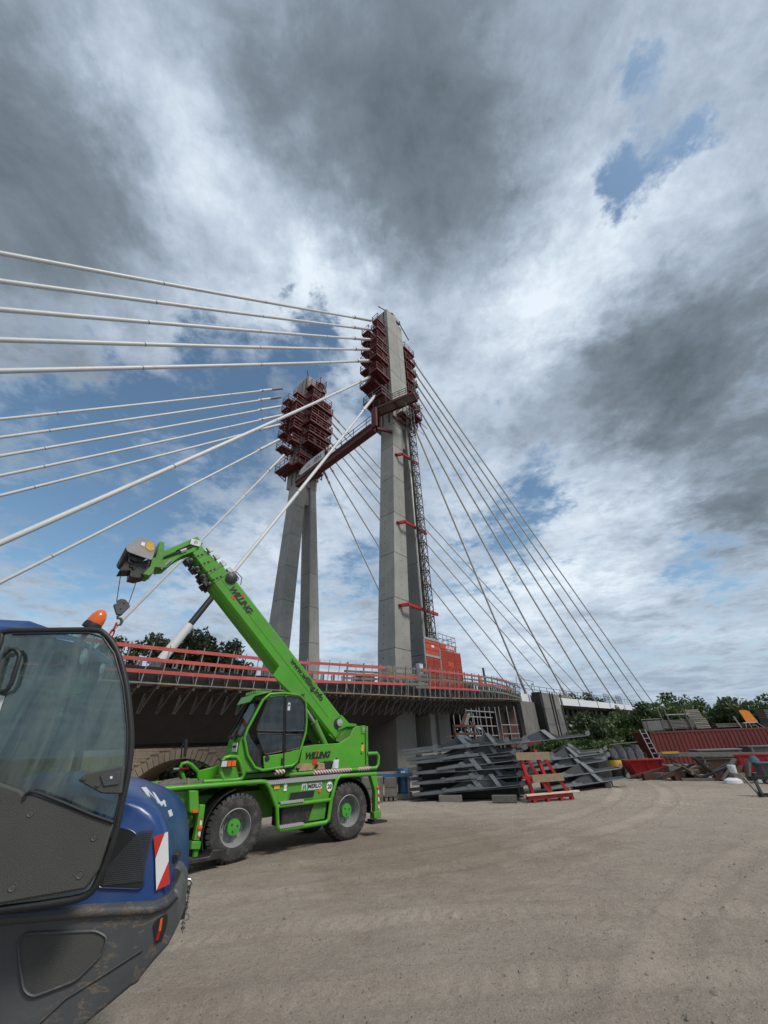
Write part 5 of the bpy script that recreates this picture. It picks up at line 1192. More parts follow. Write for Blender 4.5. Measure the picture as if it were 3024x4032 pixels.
P_ = tpoly([(727, 2912), (738, 2912), (737, 2945), (731, 2982), (722, 2980), (725, 2940)], 1.9); MB().prism(roundpoly(P_, .03), 1.86, 1.92).obj('mirror', 'black', tk, bevel=.01)
for k, (t0, l_) in enumerate([(-1.75, .9), (-1.5, .7), (-1.2, .5)]):
    pass
wl = thing('timber_offcuts', 'weathered timber offcuts and rags lying on the green front deck', 'timber', TO+tU*-1.7+tV*.3+Vector((0, 0, 1.37)), TZ)
for k in range(4): MB().bar((.1*k, .1+.12*k, .04+.02*k), (1.1-.15*k, .35+.1*k, .06+.02*k), .10, .06).obj('offcut', 'greywood', wl)
MB().bar((.75, .1, .0), (.7, .1, .15), .05).obj('offcut', 'wood', wl)
# boom: s runs up the boom from its foot, n is square to it
bo = Vector((3.30, 0, 2.76)); bd = Vector((-.735, 0, .678)); bn_ = Vector((.678, 0, .735))
def BP(s, n, w_): return bo+bd*s+bn_*n+Vector((0, w_, 0))
def bsec(s, k=0.): return [BP(s, -.02-k*.03, .90+k*.028), BP(s, -.54+k*.02, .90+k*.028), BP(s, -.60+k*.03, .95+k*.025), BP(s, -.66+k*.04, 1.10+k*.01), BP(s, -.66+k*.04, 1.36-k*.01), BP(s, -.60+k*.03, 1.50-k*.025), BP(s, -.54+k*.02, 1.56-k*.028), BP(s, -.02-k*.03, 1.56-k*.028), BP(s, .02-k*.03, 1.50-k*.03), BP(s, .02-k*.03, .96+k*.03)]
MB().loft([bsec(-.25), bsec(5.55)]).obj('boom', 'green', tk, bevel=.012, ang=14)
for i in range(1, 5): MB().loft([bsec(5.2+.26*(i-1), i), bsec(5.60+.28*i, i)]).obj('boom_section', 'green', tk, bevel=.008, ang=14)
for i in range(4):
    s = 5.55+.28*i
    MB().loft([[tuple(Vector(p)+bn_*.0) for p in bsec(s, i-.5)], bsec(s+.05, i-.5)]).obj('section_collar', 'greendirty', tk)
    for w_ in (.95, 1.3): 
        c_ = BP(s+.05, .05-.03*i, w_); MB().bar(c_-bd*.09, c_+bd*.09, .13, .09, up=(0, 1, 0)).obj('slide_pad', 'galv', tk, bevel=.008)
    m = MB()
    for k in range(3): c_ = BP(s+.04+.02*k, -.30-.11*k, .89+.028*i); m.lathe([(.028, .01), (.028, -.02), (.01, -.024)], c_, 'y', 6)
    m.obj('pad_bolt', 'black', tk)
    m = MB()
    for k in range(5): c_ = BP(s+.06+random.uniform(-.05, .1), -.62-random.uniform(0, .16)+.02*i, 1.0+.1*k); m.bar(c_-bd*.1, c_+bd*.07, .11, .10)
    m.lathe([(.05, .0), (.05, -.06), (.01, -.07)], BP(s+.05, -.66, .97), 'y', 10)
    m.obj('slide_block', 'blackmetal', tk)
# weld seam along the box and foot details
MB().bar(BP(.35, -.335, .898), BP(5.5, -.335, .898), .012, .008).obj('seam', 'greendirty', tk)
MB().loft([bsec(-.25), [tuple(Vector(p)+bn_*.0) for p in bsec(-.20)]]).obj('foot_band', 'green', tk)
fp = tpoly([(1293, 2893), (1318, 2887), (1364, 2862), (1405, 2858), (1396, 2880), (1370, 2910), (1340, 2925), (1322, 2918)], .93)
MB().prism(fp, .93, 1.47).obj('boom_foot', 'greendirty', tk, bevel=.01)
fp = tpoly([(1339, 2816), (1345, 2816), (1374, 2848), (1400, 2850), (1405, 2860), (1362, 2862), (1330, 2878)], .88)
MB().prism(fp, .86, .90).obj('foot_gusset', 'green', tk, bevel=.006)
a_, z_ = tl(1338, 2846, .84); MB().lathe([(.10, .05), (.105, -.03), (.09, -.05), (.01, -.055)], (a_, .87, z_), 'y', 24).obj('pivot_pin', 'galv', tk); MB().lathe([(.14, .05), (.14, -.005), (.10, -.006)], (a_-.03, .88, z_-.02), 'y', 24).obj('pivot_ring', 'blackmetal', tk)
# lift cylinders
for w_ in (.98, 1.42):
    a0_ = Vector((*tl(1280, 2940, .8), 0)); (e0, e1), (e2, e3), (e4, e5) = tl(1288, 2935, .98), tl(1236, 2843, .98), tl(1110, 2640, .98); A_ = Vector((e0, w_, e1-.1)); Bq = Vector((e2, w_, e3)); C_ = Vector((e4, w_, e5))
    MB().tube(A_, A_+(Bq-A_)*1.0, .095, 14).obj('lift_cylinder', 'greendirty', tk, ang=60); MB().tube(A_+(Bq-A_)*.98, C_, .052, 12).obj('cylinder_rod', 'chrome', tk, ang=60)
    MB().tube(A_+(Bq-A_)*.96, A_+(Bq-A_)*1.02, .11, 12).obj('cylinder_gland', 'greendirty', tk)
MB().prism(tpoly([(1072, 2660), (1100, 2618), (1118, 2622), (1200, 2735), (1150, 2735)], .9), .86, .90).obj('cylinder_gusset', 'green', tk, bevel=.006)
# print on the boom
ang = math.atan2(.678, .735)
def bt(s_, s, n, size, **k): c_ = BP(s, n, .893); text(s_, size, 'ink', tk, fac((c_.x, c_.y, c_.z), -ang), **k)
def bmark(s, n, l_, h_):
    c_ = BP(s, n, .896); MB().bar(c_-bd*l_/2, c_+bd*l_/2, .006, h_, up=tuple(bn_)).obj('red_mark', 'redink', tk)
bt('WILLING', 4.72, -.26, .25, shear=.30, bold=.012, space=.90); bmark(4.74, -.14, .15, .07); bmark(4.88, -.38, .14, .09)
bt('®', 4.20, -.27, .06, shear=.1)
bt('www.willing.info', 1.60, -.15, .225, bold=.009, space=1.02)
# cable guard loops near the boom tip
c_ = BP(5.42, .02, .95); MB().path([c_+bd*.12, c_+bn_*.16+bd*.05, c_+bn_*.20-bd*.2, c_+bn_*.03-bd*.36], .012, 6).path([c_+bd*.0, c_+bn_*.12, c_+bn_*.1-bd*.18, c_-bd*.2], .012, 6).obj('hose_guard', 'black', tk)
MB().lathe([(.15, .02), (.17, -.05), (.10, -.09), (.01, -.09)], BP(5.38, -.08, .90), 'y', 18).obj('hose_reel', 'blackmetal', tk)
# head jib
jp = tpoly([(776, 2113), (799, 2140), (762, 2172), (714, 2190), (690, 2205), (655, 2236), (640, 2232), (640, 2211), (612, 2198), (628, 2134), (645, 2137), (638, 2172), (748, 2125)], 1.0)
for w_ in (.98, 1.36): MB().prism(jp, w_, w_+.045).obj('jib_plate', 'green', tk, bevel=.006)
MB().prism([jp[0], jp[1], jp[2], jp[12]], 1.0, 1.4).prism([jp[9], jp[10], jp[11], (jp[11][0]-.06, jp[11][1]+.02)], 1.0, 1.4).obj('jib_web', 'greendirty', tk)
a_, z_ = tl(770, 2137, .97); MB().lathe([(.07, 0), (.06, -.05), (.01, -.05)], (a_, .98, z_), 'y', 14).box(a_-.14, a_+.14, .93, .97, z_-.10, z_+.08).obj('hinge_pin', 'galv', tk)
J = lambda x, y, w_=.95: Vector((tl(x, y, w_)[0], w_, tl(x, y, w_)[1]))
MB().path([J(755, 2142), J(720, 2158), J(670, 2180), J(640, 2190)], .022, 6).path([J(760, 2150), J(700, 2178), J(650, 2195)], .018, 6).path([J(640, 2236), J(608, 2262)], .02, 6).obj('hydraulic_hose', 'black', tk)
MB().path([J(735, 2163, .94), J(712, 2172, .94)], .05, 4).obj('maker_plate', 'lettering_white', tk)
MB().path([J(690, 2170), J(640, 2192)], .045, 8).obj('jib_cylinder', 'greendirty', tk); MB().path([J(672, 2205), J(632, 2240)], .04, 8).obj('jib_cylinder', 'chrome', tk)
hp = tpoly([(645, 2137), (628, 2134), (612, 2196), (598, 2200), (590, 2232), (560, 2262), (585, 2268), (602, 2258), (608, 2235), (640, 2238), (655, 2236), (638, 2205), (645, 2190)], .95)
MB().prism(hp, .90, 1.45).obj('carriage', 'greendirty', tk, bevel=.008)
# winch
wp = tpoly([(493, 2151), (556, 2113), (617, 2141), (604, 2190), (598, 2206), (501, 2172)], .8)
MB().prism(roundpoly(wp, .06, 3), .80, .83).obj('winch_cover', 'rim', tk, bevel=.008)
cov = MB(); pr_ = roundpoly([wp[5], wp[0], wp[1], wp[2]], .12, 4)
cov.loft([[(a, .83, b) for a, b in pr_], [(a, 2.15, b) for a, b in pr_]], cap=False); cv_ = cov.obj('winch_cover', 'gradedark', tk); sol = cv_.modifiers.new('solid', 'SOLIDIFY'); sol.thickness = .02
MB().prism(roundpoly(wp, .06, 3), 2.15, 2.18).obj('winch_cover', 'gradedark', tk)
cxw = (wp[0][0]+wp[3][0])/2; czw = (wp[0][1]+wp[3][1])/2-.02
MB().lathe([(.22, 0), (.22, .03), (.14, .04), (.14, 1.02), (.22, 1.03), (.22, 1.06)], (cxw, .92, czw), 'y', 20).obj('winch_drum', 'blackmetal', tk)
m = MB()
for (a, b, c_, d_) in ((520, 2240, 600, 2200), (515, 2235, 515, 2190), (560, 2265, 600, 2215), (510, 2215, 590, 2250)):
    m.bar(J(a, b, 1.0), J(c_, d_, 1.0), .07, .5, up=(0, 0, 1)) if False else m.bar(J(a, b, 1.0), J(c_, d_, 1.2), .09, .07)
m.prism(tpoly([(495, 2210), (600, 2215), (602, 2240), (590, 2262), (540, 2275), (512, 2268), (515, 2245), (470, 2246)], 1.0), 1.0, 1.5)
m.obj('winch_frame', 'blackmetal', tk)
MB().prism(tpoly([(577, 2140), (592, 2130), (605, 2140), (607, 2165), (590, 2170), (572, 2155)], .795), .79, .799).obj('warning_sticker', 'yellow', tk)
MB().prism(tpoly([(557, 2135), (571, 2136), (569, 2151), (555, 2147)], .795), .79, .799).obj('sticker', 'whiteink', tk)
# ropes and hook block (they hang from the winch: part of the crane's load gear, hook block is its own thing)
hb = J(484, 2385, 1.15); m0 = J(478, 2243, 1.15); m1 = J(547, 2260, 1.15)
bt0, bt1 = J(459, 2370, 1.15), J(506, 2378, 1.15)
MB().tube(m0, bt0, .010, 6).obj('hoist_rope', 'black', tk); MB().tube(m1, bt1, .010, 6).obj('hoist_rope', 'black', tk)
wb = TO+tU*hb.x+tV*1.15+Vector((0, 0, hb.z)); hk = thing('hook_block', 'black sheave block with a hook hanging on two ropes from the green boom', 'hook block', wb, TZ)
bp_ = [(a-hb.x, b-hb.z) for a, b in tpoly([(446, 2382), (458, 2378), (463, 2364), (476, 2360), (492, 2362), (503, 2374), (511, 2390), (478, 2424), (458, 2420)], 1.15)]
MB().prism(bp_, -.06, .06).obj('sheave_case', 'gradedark', hk, bevel=.01)
for x, z in ((.0, .05), (-.03, -.10)): MB().lathe([(.02, 0), (.01, -.015)], (x, -.06, z), 'y', 8).obj('bolt', 'blackmetal', hk)
h0 = [(a-hb.x, 0, b-hb.z) for a, b in tpoly([(465, 2425), (464, 2434), (476, 2436), (480, 2448), (474, 2460), (462, 2462), (456, 2452)], 1.15)]
MB().path(h0, [.035, .035, .035, .034, .03, .022, .012], 8).obj('hook', 'gradedark', hk)
def chain(p, q, n, r, mat, parent, nm='chain_link'):
    p, q = Vector(p), Vector(q); d_ = (q-p)/n
    for i in range(n):
        c_ = p+d_*(i+.5); e = d_.normalized(); s_ = e.cross(Vector((0, 1, 0) if i % 2 else (1, 0, 0))).normalized(); l_ = d_.length*.62; b_ = r*2.1
        MB().path([c_+e*l_*ca_+s_*b_*sa_ for ca_, sa_ in ((1, 0), (.75, .75), (0, 1), (-.75, .75), (-1, 0), (-.75, -.75), (0, -1), (.75, -.75))], r, 5, closed=True).obj(nm, mat, parent)
cs = J(458, 2455, 1.15); ch_ = thing('chain_sling', 'dark red shackle and lifting chain hanging from the crane hook', 'chain', TO+tU*cs.x+tV*1.15+Vector((0, 0, cs.z)), TZ)
chain((0, 0, 0), (-.03, 0, -.32), 2, .018, 'red', ch_, 'shackle')
for dx in (-.05, .02): chain((-.02+dx, 0, -.3), (-.04+dx*2, .05, -1.15), 10, .011, 'mast', ch_)
MB().loft([[(-.03+.06*k*math.cos(a), .04*math.sin(a), z) for a in np.linspace(0, 5.5, 7)] for z, k in ((-.42, .6), (-.36, 1.1), (-.3, .8))]).obj('shackle', 'red', ch_)
# ---------------------------------------------------------------- blue loader in the foreground
KO = Vector((-1.55, 3.5, 0)); KZ = R(18); kU = Vector((math.cos(KZ), math.sin(KZ), 0)); kV = Vector((-math.sin(KZ), math.cos(KZ), 0))
def kl(x, y, off): return pl(x, y, KO, kU, kV, off)
def kp(pts, off): return [kl(x, y, off) for x, y in pts]
def k3(pts, off): return [(a, off, b) for a, b in kp(pts, off)]
ld = thing('loader', 'blue wheel loader close on the left with its tinted door swung open', 'wheel loader', KO, KZ)
DO = -.32                                          # the open door stands clear of the body side
def smooth3(P, n=4):
    P = [Vector(p) for p in P]; k = len(P); o_ = []
    for i in range(k):
        p0, p1, p2, p3 = P[i-1], P[i], P[(i+1) % k], P[(i+2) % k]
        if (p2-p1).length > .45: o_.append(p1); continue
        for j in range(n):
            q = j/n; o_.append(.5*((2*p1)+(p2-p0)*q+(2*p0-5*p1+4*p2-p3)*q*q+(3*p1-p0-3*p2+p3)*q*q*q))
    return [tuple(p) for p in o_]
# door
out = [(40, 2484), (350, 2480), (415, 2500), (462, 2568), (497, 2700), (515, 2880), (510, 3000), (482, 3150), (447, 3300), (393, 3450), (340, 3525), (200, 3556), (0, 3582), (-200, 3606), (-190, 3100), (-60, 2720), (0, 2530)]
MB().path(smooth3(k3(out, DO)), .0205, 10, closed=True).obj('door_frame', 'black', ld, ang=60)
inn = [(48, 2496), (348, 2492), (405, 2510), (450, 2575), (485, 2702), (503, 2880), (498, 3000), (470, 3150), (436, 3298), (400, 3400), (-190, 3400), (-185, 3100), (-55, 2724), (8, 2536)]
MB().path(k3(inn[:9], DO-.012), .008, 6).obj('door_seal', 'black', ld)
MB().prism([(a, c) for a, b, c in smooth3(k3(out, DO))], DO-.003, DO+.003).obj('door_glass', 'glass', ld)
dp = kp([(-190, 3035), (0, 3082), (85, 3112), (96, 3128), (120, 3122), (442, 3234), (446, 3250), (392, 3420), (338, 3500), (180, 3528), (0, 3560), (-190, 3590)], DO-.02)
MB().prism(dp, DO-.035, DO+.02).obj('door_panel', 'doorpanel', ld, bevel=.012)
MB().path(k3([(93, 3150), (100, 3128), (118, 3116), (145, 3120), (260, 3165), (360, 3208), (446, 3238)], DO-.04), .009, 8).obj('panel_seal', 'black', ld, ang=60)
for px, py in ((121, 3202), (372, 3296), (315, 3444), (50, 3494), (500, 3600)):
    if py > 3550: continue
    a_, z_ = kl(px, py, DO-.036); MB().lathe([(.020, 0), (.018, -.004), (.012, -.001), (.008, -.002), (.001, -.002)], (a_, DO-.036, z_), 'y', 16).obj('panel_screw', 'gradedark', ld)
MB().prism(roundpoly(kp([(308, 3072), (338, 3046), (492, 3012), (480, 3126), (402, 3124)], DO-.03), .015), DO-.05, DO-.005).obj('latch_plate', 'doorpanel', ld, bevel=.008)
MB().prism(roundpoly(kp([(395, 3052), (475, 3036), (468, 3088), (410, 3096)], DO-.05), .008), DO-.058, DO-.05).obj('latch_bolt', 'gradedark', ld, bevel=.004)
MB().prism(roundpoly(kp([(433, 3057), (443, 3055), (442, 3067), (433, 3066)], DO-.06), .004), DO-.0605, DO-.058).obj('latch_slot', 'whiteink', ld)
for px, py in ((331, 3065), (386, 3090)): a_, z_ = kl(px, py, DO-.05); MB().lathe([(.013, 0), (.012, -.008), (.001, -.010)], (a_, DO-.05, z_), 'y', 8).obj('latch_screw', 'doorpanel', ld)
MB().path(k3([(18, 2575), (40, 2556), (60, 2556), (74, 2572), (76, 2590), (45, 2690), (28, 2716), (-10, 2730), (-60, 2735)], DO-.05), .0135, 10).obj('grab_handle', 'black', ld, ang=60)
MB().path(k3([(28, 2545), (-5, 2650), (-30, 2740)], DO-.03), .012, 8).obj('gas_strut', 'doorpanel', ld)
MB().prism(kp([(-60, 2738), (20, 2740), (0, 2800), (-60, 2810)], DO-.006), DO-.012, DO-.006).obj('door_sticker', 'lettering_white', ld)
# hood, built from lengthwise profiles
cen = [(250, 3015), (400, 3035), (515, 3060), (560, 3082), (600, 3112), (635, 3145), (662, 3185), (680, 3225), (690, 3262), (697, 3330), (699, 3420), (696, 3540)]
nea = [(300, 3100), (400, 3108), (504, 3128), (545, 3140), (590, 3160), (622, 3185), (643, 3215), (656, 3245), (664, 3275), (671, 3340), (673, 3420), (670, 3552)]
C0 = kp(cen, .62); N0 = kp(nea, .10)
C0[0] = (-2.6, C0[1][1]+.05); N0[0] = (-2.6, N0[1][1]+.05)
rings = []
for off, k, d_ in ((0.0, 0., .045), (.03, 0., .018), (.09, .04, 0), (.28, .60, 0), (.62, 1., 0), (.96, .60, 0), (1.15, .04, 0), (1.21, 0, .018), (1.24, 0, .045)):
    ring = []
    for (a, b), (c_, e) in zip(C0, N0): x_, z_ = c_+(a-c_)*k, e+(b-e)*k; ring.append((x_-d_, off, z_-d_*.6))
    zb = 1.10
    ring.append((ring[-1][0], off, zb)); ring.append((-2.6, off, zb)); rings.append(ring)
hood = MB().loft(rings); ho_ = hood.obj('hood', 'blue', ld, ang=50)
bd2 = ho_.modifiers.new('s', 'BEVEL'); bd2.width = .015; bd2.segments = 2; bd2.limit_method = 'ANGLE'; bd2.angle_limit = R(50)
from mathutils.bvhtree import BVHTree
bv = BVHTree.FromPolygons([Vector(p) for p in hood.v], hood.f)
Kinv = Matrix.Translation(KO) @ Matrix.Rotation(KZ, 4, 'Z'); Kinv.invert()
def onhood(pts, lift, name, mat):
    P_ = []
    for x, y in pts:
        o_ = Kinv @ Vector((0, 0, CH)); r_ = (Kinv.to_3x3() @ ray(x, y)).normalized(); hit = bv.ray_cast(o_, r_)
        if hit[0] is None: return None
        nrm = hit[1] if hit[1].dot(r_) < 0 else -hit[1]; P_.append((hit[0], nrm))
    b_ = [p+n_*.001 for p, n_ in P_]; t__ = [p+n_*lift for p, n_ in P_]; n = len(b_)
    return MB().add(b_+t__, [tuple(range(n)), tuple(range(2*n-1, n-1, -1))]+[(i, (i+1) % n, (i+1) % n+n, i+n) for i in range(n)]).obj(name, mat, ld)
S2 = lambda L_: [(a/2.074, 2350+b/2.074) for a, b in L_]
onhood(S2([(1150, 1560), (1190, 1556), (1262, 1645), (1205, 1590), (1225, 1640), (1195, 1620)]), .004, 'hood_letter', 'lettering_white')
onhood(S2([(1240, 1592), (1262, 1606), (1318, 1692), (1290, 1690)]), .004, 'hood_letter', 'lettering_white')
onhood(S2([(1296, 1682), (1330, 1668), (1352, 1672), (1336, 1690), (1318, 1712)]), .004, 'hood_letter', 'lettering_white')
onhood(S2([(1328, 1660), (1342, 1664), (1356, 1712), (1344, 1716)]), .004, 'hood_letter', 'lettering_white')
onhood(S2([(1370, 1748), (1396, 1738), (1410, 1786), (1386, 1800)]), .004, 'hood_letter', 'lettering_white')
for q in range(1):
    pass
S3 = lambda L_: [(a/2.074, 3200+b/2.074) for a, b in L_]
# grille
gp = kp([(470, 3255), (520, 3268), (545, 3290), (558, 3340), (568, 3440), (566, 3485), (552, 3500), (385, 3494), (400, 3420)], -.002)
MB().prism(roundpoly(gp, .03, 3), -.012, .0).obj('side_grille', 'ink', ld)
gm = MB()
gx0, gx1 = gp[7][0]+.03, gp[5][0]-.01; gz0, gz1 = gp[7][1]+.01, gp[1][1]-.01
for i in range(26):
    z_ = gz0+(gz1-gz0)*i/25; gm.bar((gx0+(gx1-gx0)*max(0, (i-9)/16)*.62, -.014, z_), (gx1, -.014, z_), .003, .004)
for i in range(28): gm.bar((gx0+(gx1-gx0)*i/27, -.016, gz0), (gx0+(gx1-gx0)*i/27, -.016, gz0+(gz1-gz0)*min(1, .35+i/24)), .003, .003)
tag(gm.obj('grille_mesh', 'gradedark', ld), kind='stuff')
MB().path([(a, -.006, b) for a, b in roundpoly(gp, .03, 3)], .008, 6, closed=True).obj('grille_edge', 'blue', ld, ang=60)
# hazard sticker
for nm, pp in (('redink', [(1255, 200), (1347, 164), (1270, 375)]), ('whiteink', [(1347, 164), (1372, 155), (1378, 395), (1277, 634), (1270, 375)]), ('redink', [(1378, 395), (1386, 580), (1277, 634)])):
    MB().prism(kp(S3(pp), -.012), -.016, -.011).obj('hazard_sticker', nm, ld)
# counterweight
bw = kp([(-260, 3660), (0, 3604), (350, 3570), (600, 3556), (655, 3530), (688, 3492), (706, 3512), (713, 3555), (703, 3640), (662, 3722), (600, 3792), (552, 3852), (545, 3872), (512, 3888), (430, 3958), (340, 4032), (180, 4180), (-260, 4230)], -.06)
rg = []
for off, kx in ((-.06, 0.), (.25, .0), (.6, .03), (.9, .12), (1.15, .28), (1.30, .5)):
    rg.append([(a-kx*min(1, max(0, (a+.9)/.9)) if a > -.9 else a, off, b) for a, b in bw])
MB().loft(rg).obj('counterweight', 'bumper', ld, bevel=.022)
MB().path(k3([(-260, 3672), (0, 3622), (350, 3592), (600, 3580), (662, 3556), (694, 3520)], -.062), .026, 8).obj('counterweight_lip', 'bumper', ld, ang=60)
pn = kp([(72, 3705), (100, 3676), (380, 3664), (425, 3690), (400, 3760), (300, 3860), (130, 3925), (95, 3900), (78, 3800)], -.064)
MB().prism(roundpoly(pn, .03), -.068, -.058).obj('recess_panel', 'doorpanel', ld, bevel=.006)  # recess drawn as a raised plate, its shade put in as darker colour
MB().path([(a, -.068, b) for a, b in roundpoly(pn, .03)], .008, 6, closed=True).obj('recess_rim', 'bumper', ld, ang=60)
MB().path(k3([(150, 4032), (260, 3930), (420, 3830), (560, 3740)], -.06), .010, 6).obj('moulded_rib', 'bumper', ld, ang=60)
lp = kp([(603, 3640), (616, 3622), (660, 3594), (658, 3640), (640, 3700), (612, 3716)], -.065)
MB().prism(roundpoly(lp, .012), -.07, -.055).obj('lamp_recess', 'black', ld, bevel=.004)
MB().prism(kp([(632, 3618), (642, 3612), (634, 3665), (624, 3670)], -.072), -.076, -.068).obj('rear_lamp', 'amber', ld); MB().prism(kp([(622, 3668), (634, 3662), (624, 3700), (612, 3704)], -.072), -.076, -.068).obj('rear_lamp', 'redlens', ld)
MB().prism(roundpoly(kp([(666, 3362), (704, 3354), (708, 3376), (690, 3396), (668, 3396)], .35), .01), .3, .45).obj('reversing_lamp', 'black', ld, bevel=.008)
MB().prism(roundpoly(kp([(690, 3402), (716, 3408), (726, 3440), (722, 3480), (700, 3500), (688, 3460)], .5), .02), .42, .62).obj('rubber_buffer', 'bumper', ld, bevel=.01)
# hitch
h = .55; K = lambda x, y: Vector(k3([(x, y)], h)[0])
hm_ = MB().prism(kp([(700, 3500), (748, 3492), (748, 3508), (702, 3514)], h), h-.06, h+.06).prism(kp([(704, 3556), (738, 3558), (738, 3572), (706, 3572)], h), h-.06, h+.06)
hm_.tube(K(724, 3486), K(716, 3618), .022, 10).prism(kp([(698, 3490), (712, 3490), (712, 3620), (698, 3600)], h), h-.08, h+.08)
hm_.obj('tow_hitch', 'blackmetal', ld, bevel=.004)
MB().path([K(710, 3494), K(712, 3476), (K(722, 3464)), K(748, 3462), K(757, 3474), K(752, 3486)], .009, 8).obj('hitch_pin', 'chrome', ld, ang=60)
chain(K(745, 3500), K(733, 3590), 9, .0035, 'galvdark', ld)
MB().path([K(733+12*math.cos(a)+0, 3610+13*math.sin(a)) for a in np.linspace(0, 5.6, 9)], .004, 6, closed=True).obj('spring_clip', 'galvdark', ld)
chain(K(724, 3620), K(719, 3668), 5, .005, 'galvdark', ld)
# cab behind the open door
rear = kl(215, 2620, .15)[0]; zt_ = kl(200, 2478, .2)[1]
def slab(x0, x1, y0, y1, z0, z1, nm, mat, bv_=.01): return MB().box(x0, x1, y0, y1, z0, z1).obj(nm, mat, ld, bevel=bv_)
slab(rear-1.5, rear, .0, 1.25, 1.0, 1.35, 'cab_base', 'doorpanel'); 
roof = MB().loft([[(rear-1.6, y, z) for y, z in ((-.02, zt_-.04), (.15, zt_+.06), (1.1, zt_+.06), (1.3, zt_-.04), (1.3, zt_-.1), (-.02, zt_-.1))], [(rear-.3, y, z) for y, z in ((-.02, zt_-.05), (.15, zt_+.05), (1.1, zt_+.05), (1.3, zt_-.05), (1.3, zt_-.1), (-.02, zt_-.1))],
                  [(rear+.12, y, z) for y, z in ((.05, zt_-.12), (.2, zt_-.08), (1.05, zt_-.08), (1.2, zt_-.12), (1.2, zt_-.15), (.05, zt_-.15))]])
roof.obj('cab_roof', 'blue', ld, bevel=.015)
for y in (.04, 1.21):
    MB().path([(rear, y, 1.3), (rear+.06, y, 1.9), (rear-.05, y, zt_-.1)], .04, 8).obj('cab_pillar', 'black', ld, ang=60); MB().path([(rear-.75, y, 1.3), (rear-.75, y, zt_-.1)], .035, 8).obj('cab_pillar', 'black', ld)
    MB().path([(rear-1.5, y, 1.3), (rear-1.35, y, zt_-.1)], .04, 8).obj('cab_pillar', 'black', ld)
MB().add([(rear, .06, 1.35), (rear, 1.2, 1.35), (rear-.02, 1.2, zt_-.12), (rear-.02, .06, zt_-.12)], [(0, 1, 2, 3)]).obj('rear_window', 'cabglass', ld)
MB().add([(rear-1.5, 1.22, 1.35), (rear, 1.22, 1.35), (rear-.02, 1.22, zt_-.12), (rear-1.4, 1.22, zt_-.12)], [(0, 1, 2, 3)]).obj('side_window', 'cabglass', ld)
MB().prism(roundpoly([(rear-.75, 1.35), (rear-.2, 1.35), (rear-.12, 1.5), (rear-.05, 2.25), (rear-.18, 2.3), (rear-.28, 1.65), (rear-.75, 1.6)], .05), .35, .9).obj('seat', 'interior', ld, bevel=.03)
MB().box(rear-1.45, rear-.9, .3, .95, 1.35, 1.95).obj('dashboard', 'interior', ld, bevel=.05); MB().box(rear-1.45, rear, .95, 1.2, 1.35, 1.8).obj('side_console', 'interior', ld, bevel=.03)
MB().box(rear-.35, rear+.02, .1, 1.2, 1.35, 1.75).obj('rear_shelf', 'interior', ld, bevel=.02)
for px, py, off in ((318, 2585, .30), (395, 2628, .95)):
    c_ = Vector(k3([(px, py)], off)[0])
    MB().lathe([(.03, -.10), (.075, -.06), (.08, .02), (.01, .02)], c_, 'x', 18).bar(c_+Vector((-.04, 0, .0)), c_+Vector((-.12, 0, .16)), .035).obj('work_lamp', 'black', ld); MB().lathe([(.068, .0), (.05, .012), (.01, .015)], c_+Vector((.02, 0, 0)), 'x', 18).obj('lamp_lens', 'lens', ld)
b0 = Vector(k3([(352, 2478)], .12)[0]); b1 = Vector(k3([(388, 2430)], .12)[0]); dz_ = (b1-b0).normalized()
be = Vector(k3([(365, 2462)], .12)[0])
def rr_(off, r): return be+dz_*off, r
pts_ = [be-dz_*.035+Vector((0, 0, 0)), be-dz_*.03, be, be+dz_*.02]
MB().path(pts_, [.05, .072, .072, .066], 20).obj('beacon_base', 'black', ld, ang=60)
pts_ = [be+dz_*q for q in (.02, .035, .08, .115, .135, .142)]
MB().path(pts_, [.066, .066, .060, .045, .024, .004], 20).obj('beacon_lens', 'amber', ld, ang=60)
MB().path([(rear+.12, .12, zt_-.12), tuple(be-dz_*.03)], .02, 6).obj('beacon_stem', 'black', ld)
# rear axle and wheel (mostly out of frame)
o = inst(tyre_m, 'wheel', ld, (-1.25, .15, .592), (0, .3, 0)); inst(rim_m, 'rim', o)
o = inst(tyre_m, 'wheel', ld, (-1.25, 1.1, .592), (0, .3, math.pi)); inst(rim_m, 'rim', o)
MB().box(-2.6, -.5, .3, .95, .5, 1.1).obj('chassis', 'blackmetal', ld)

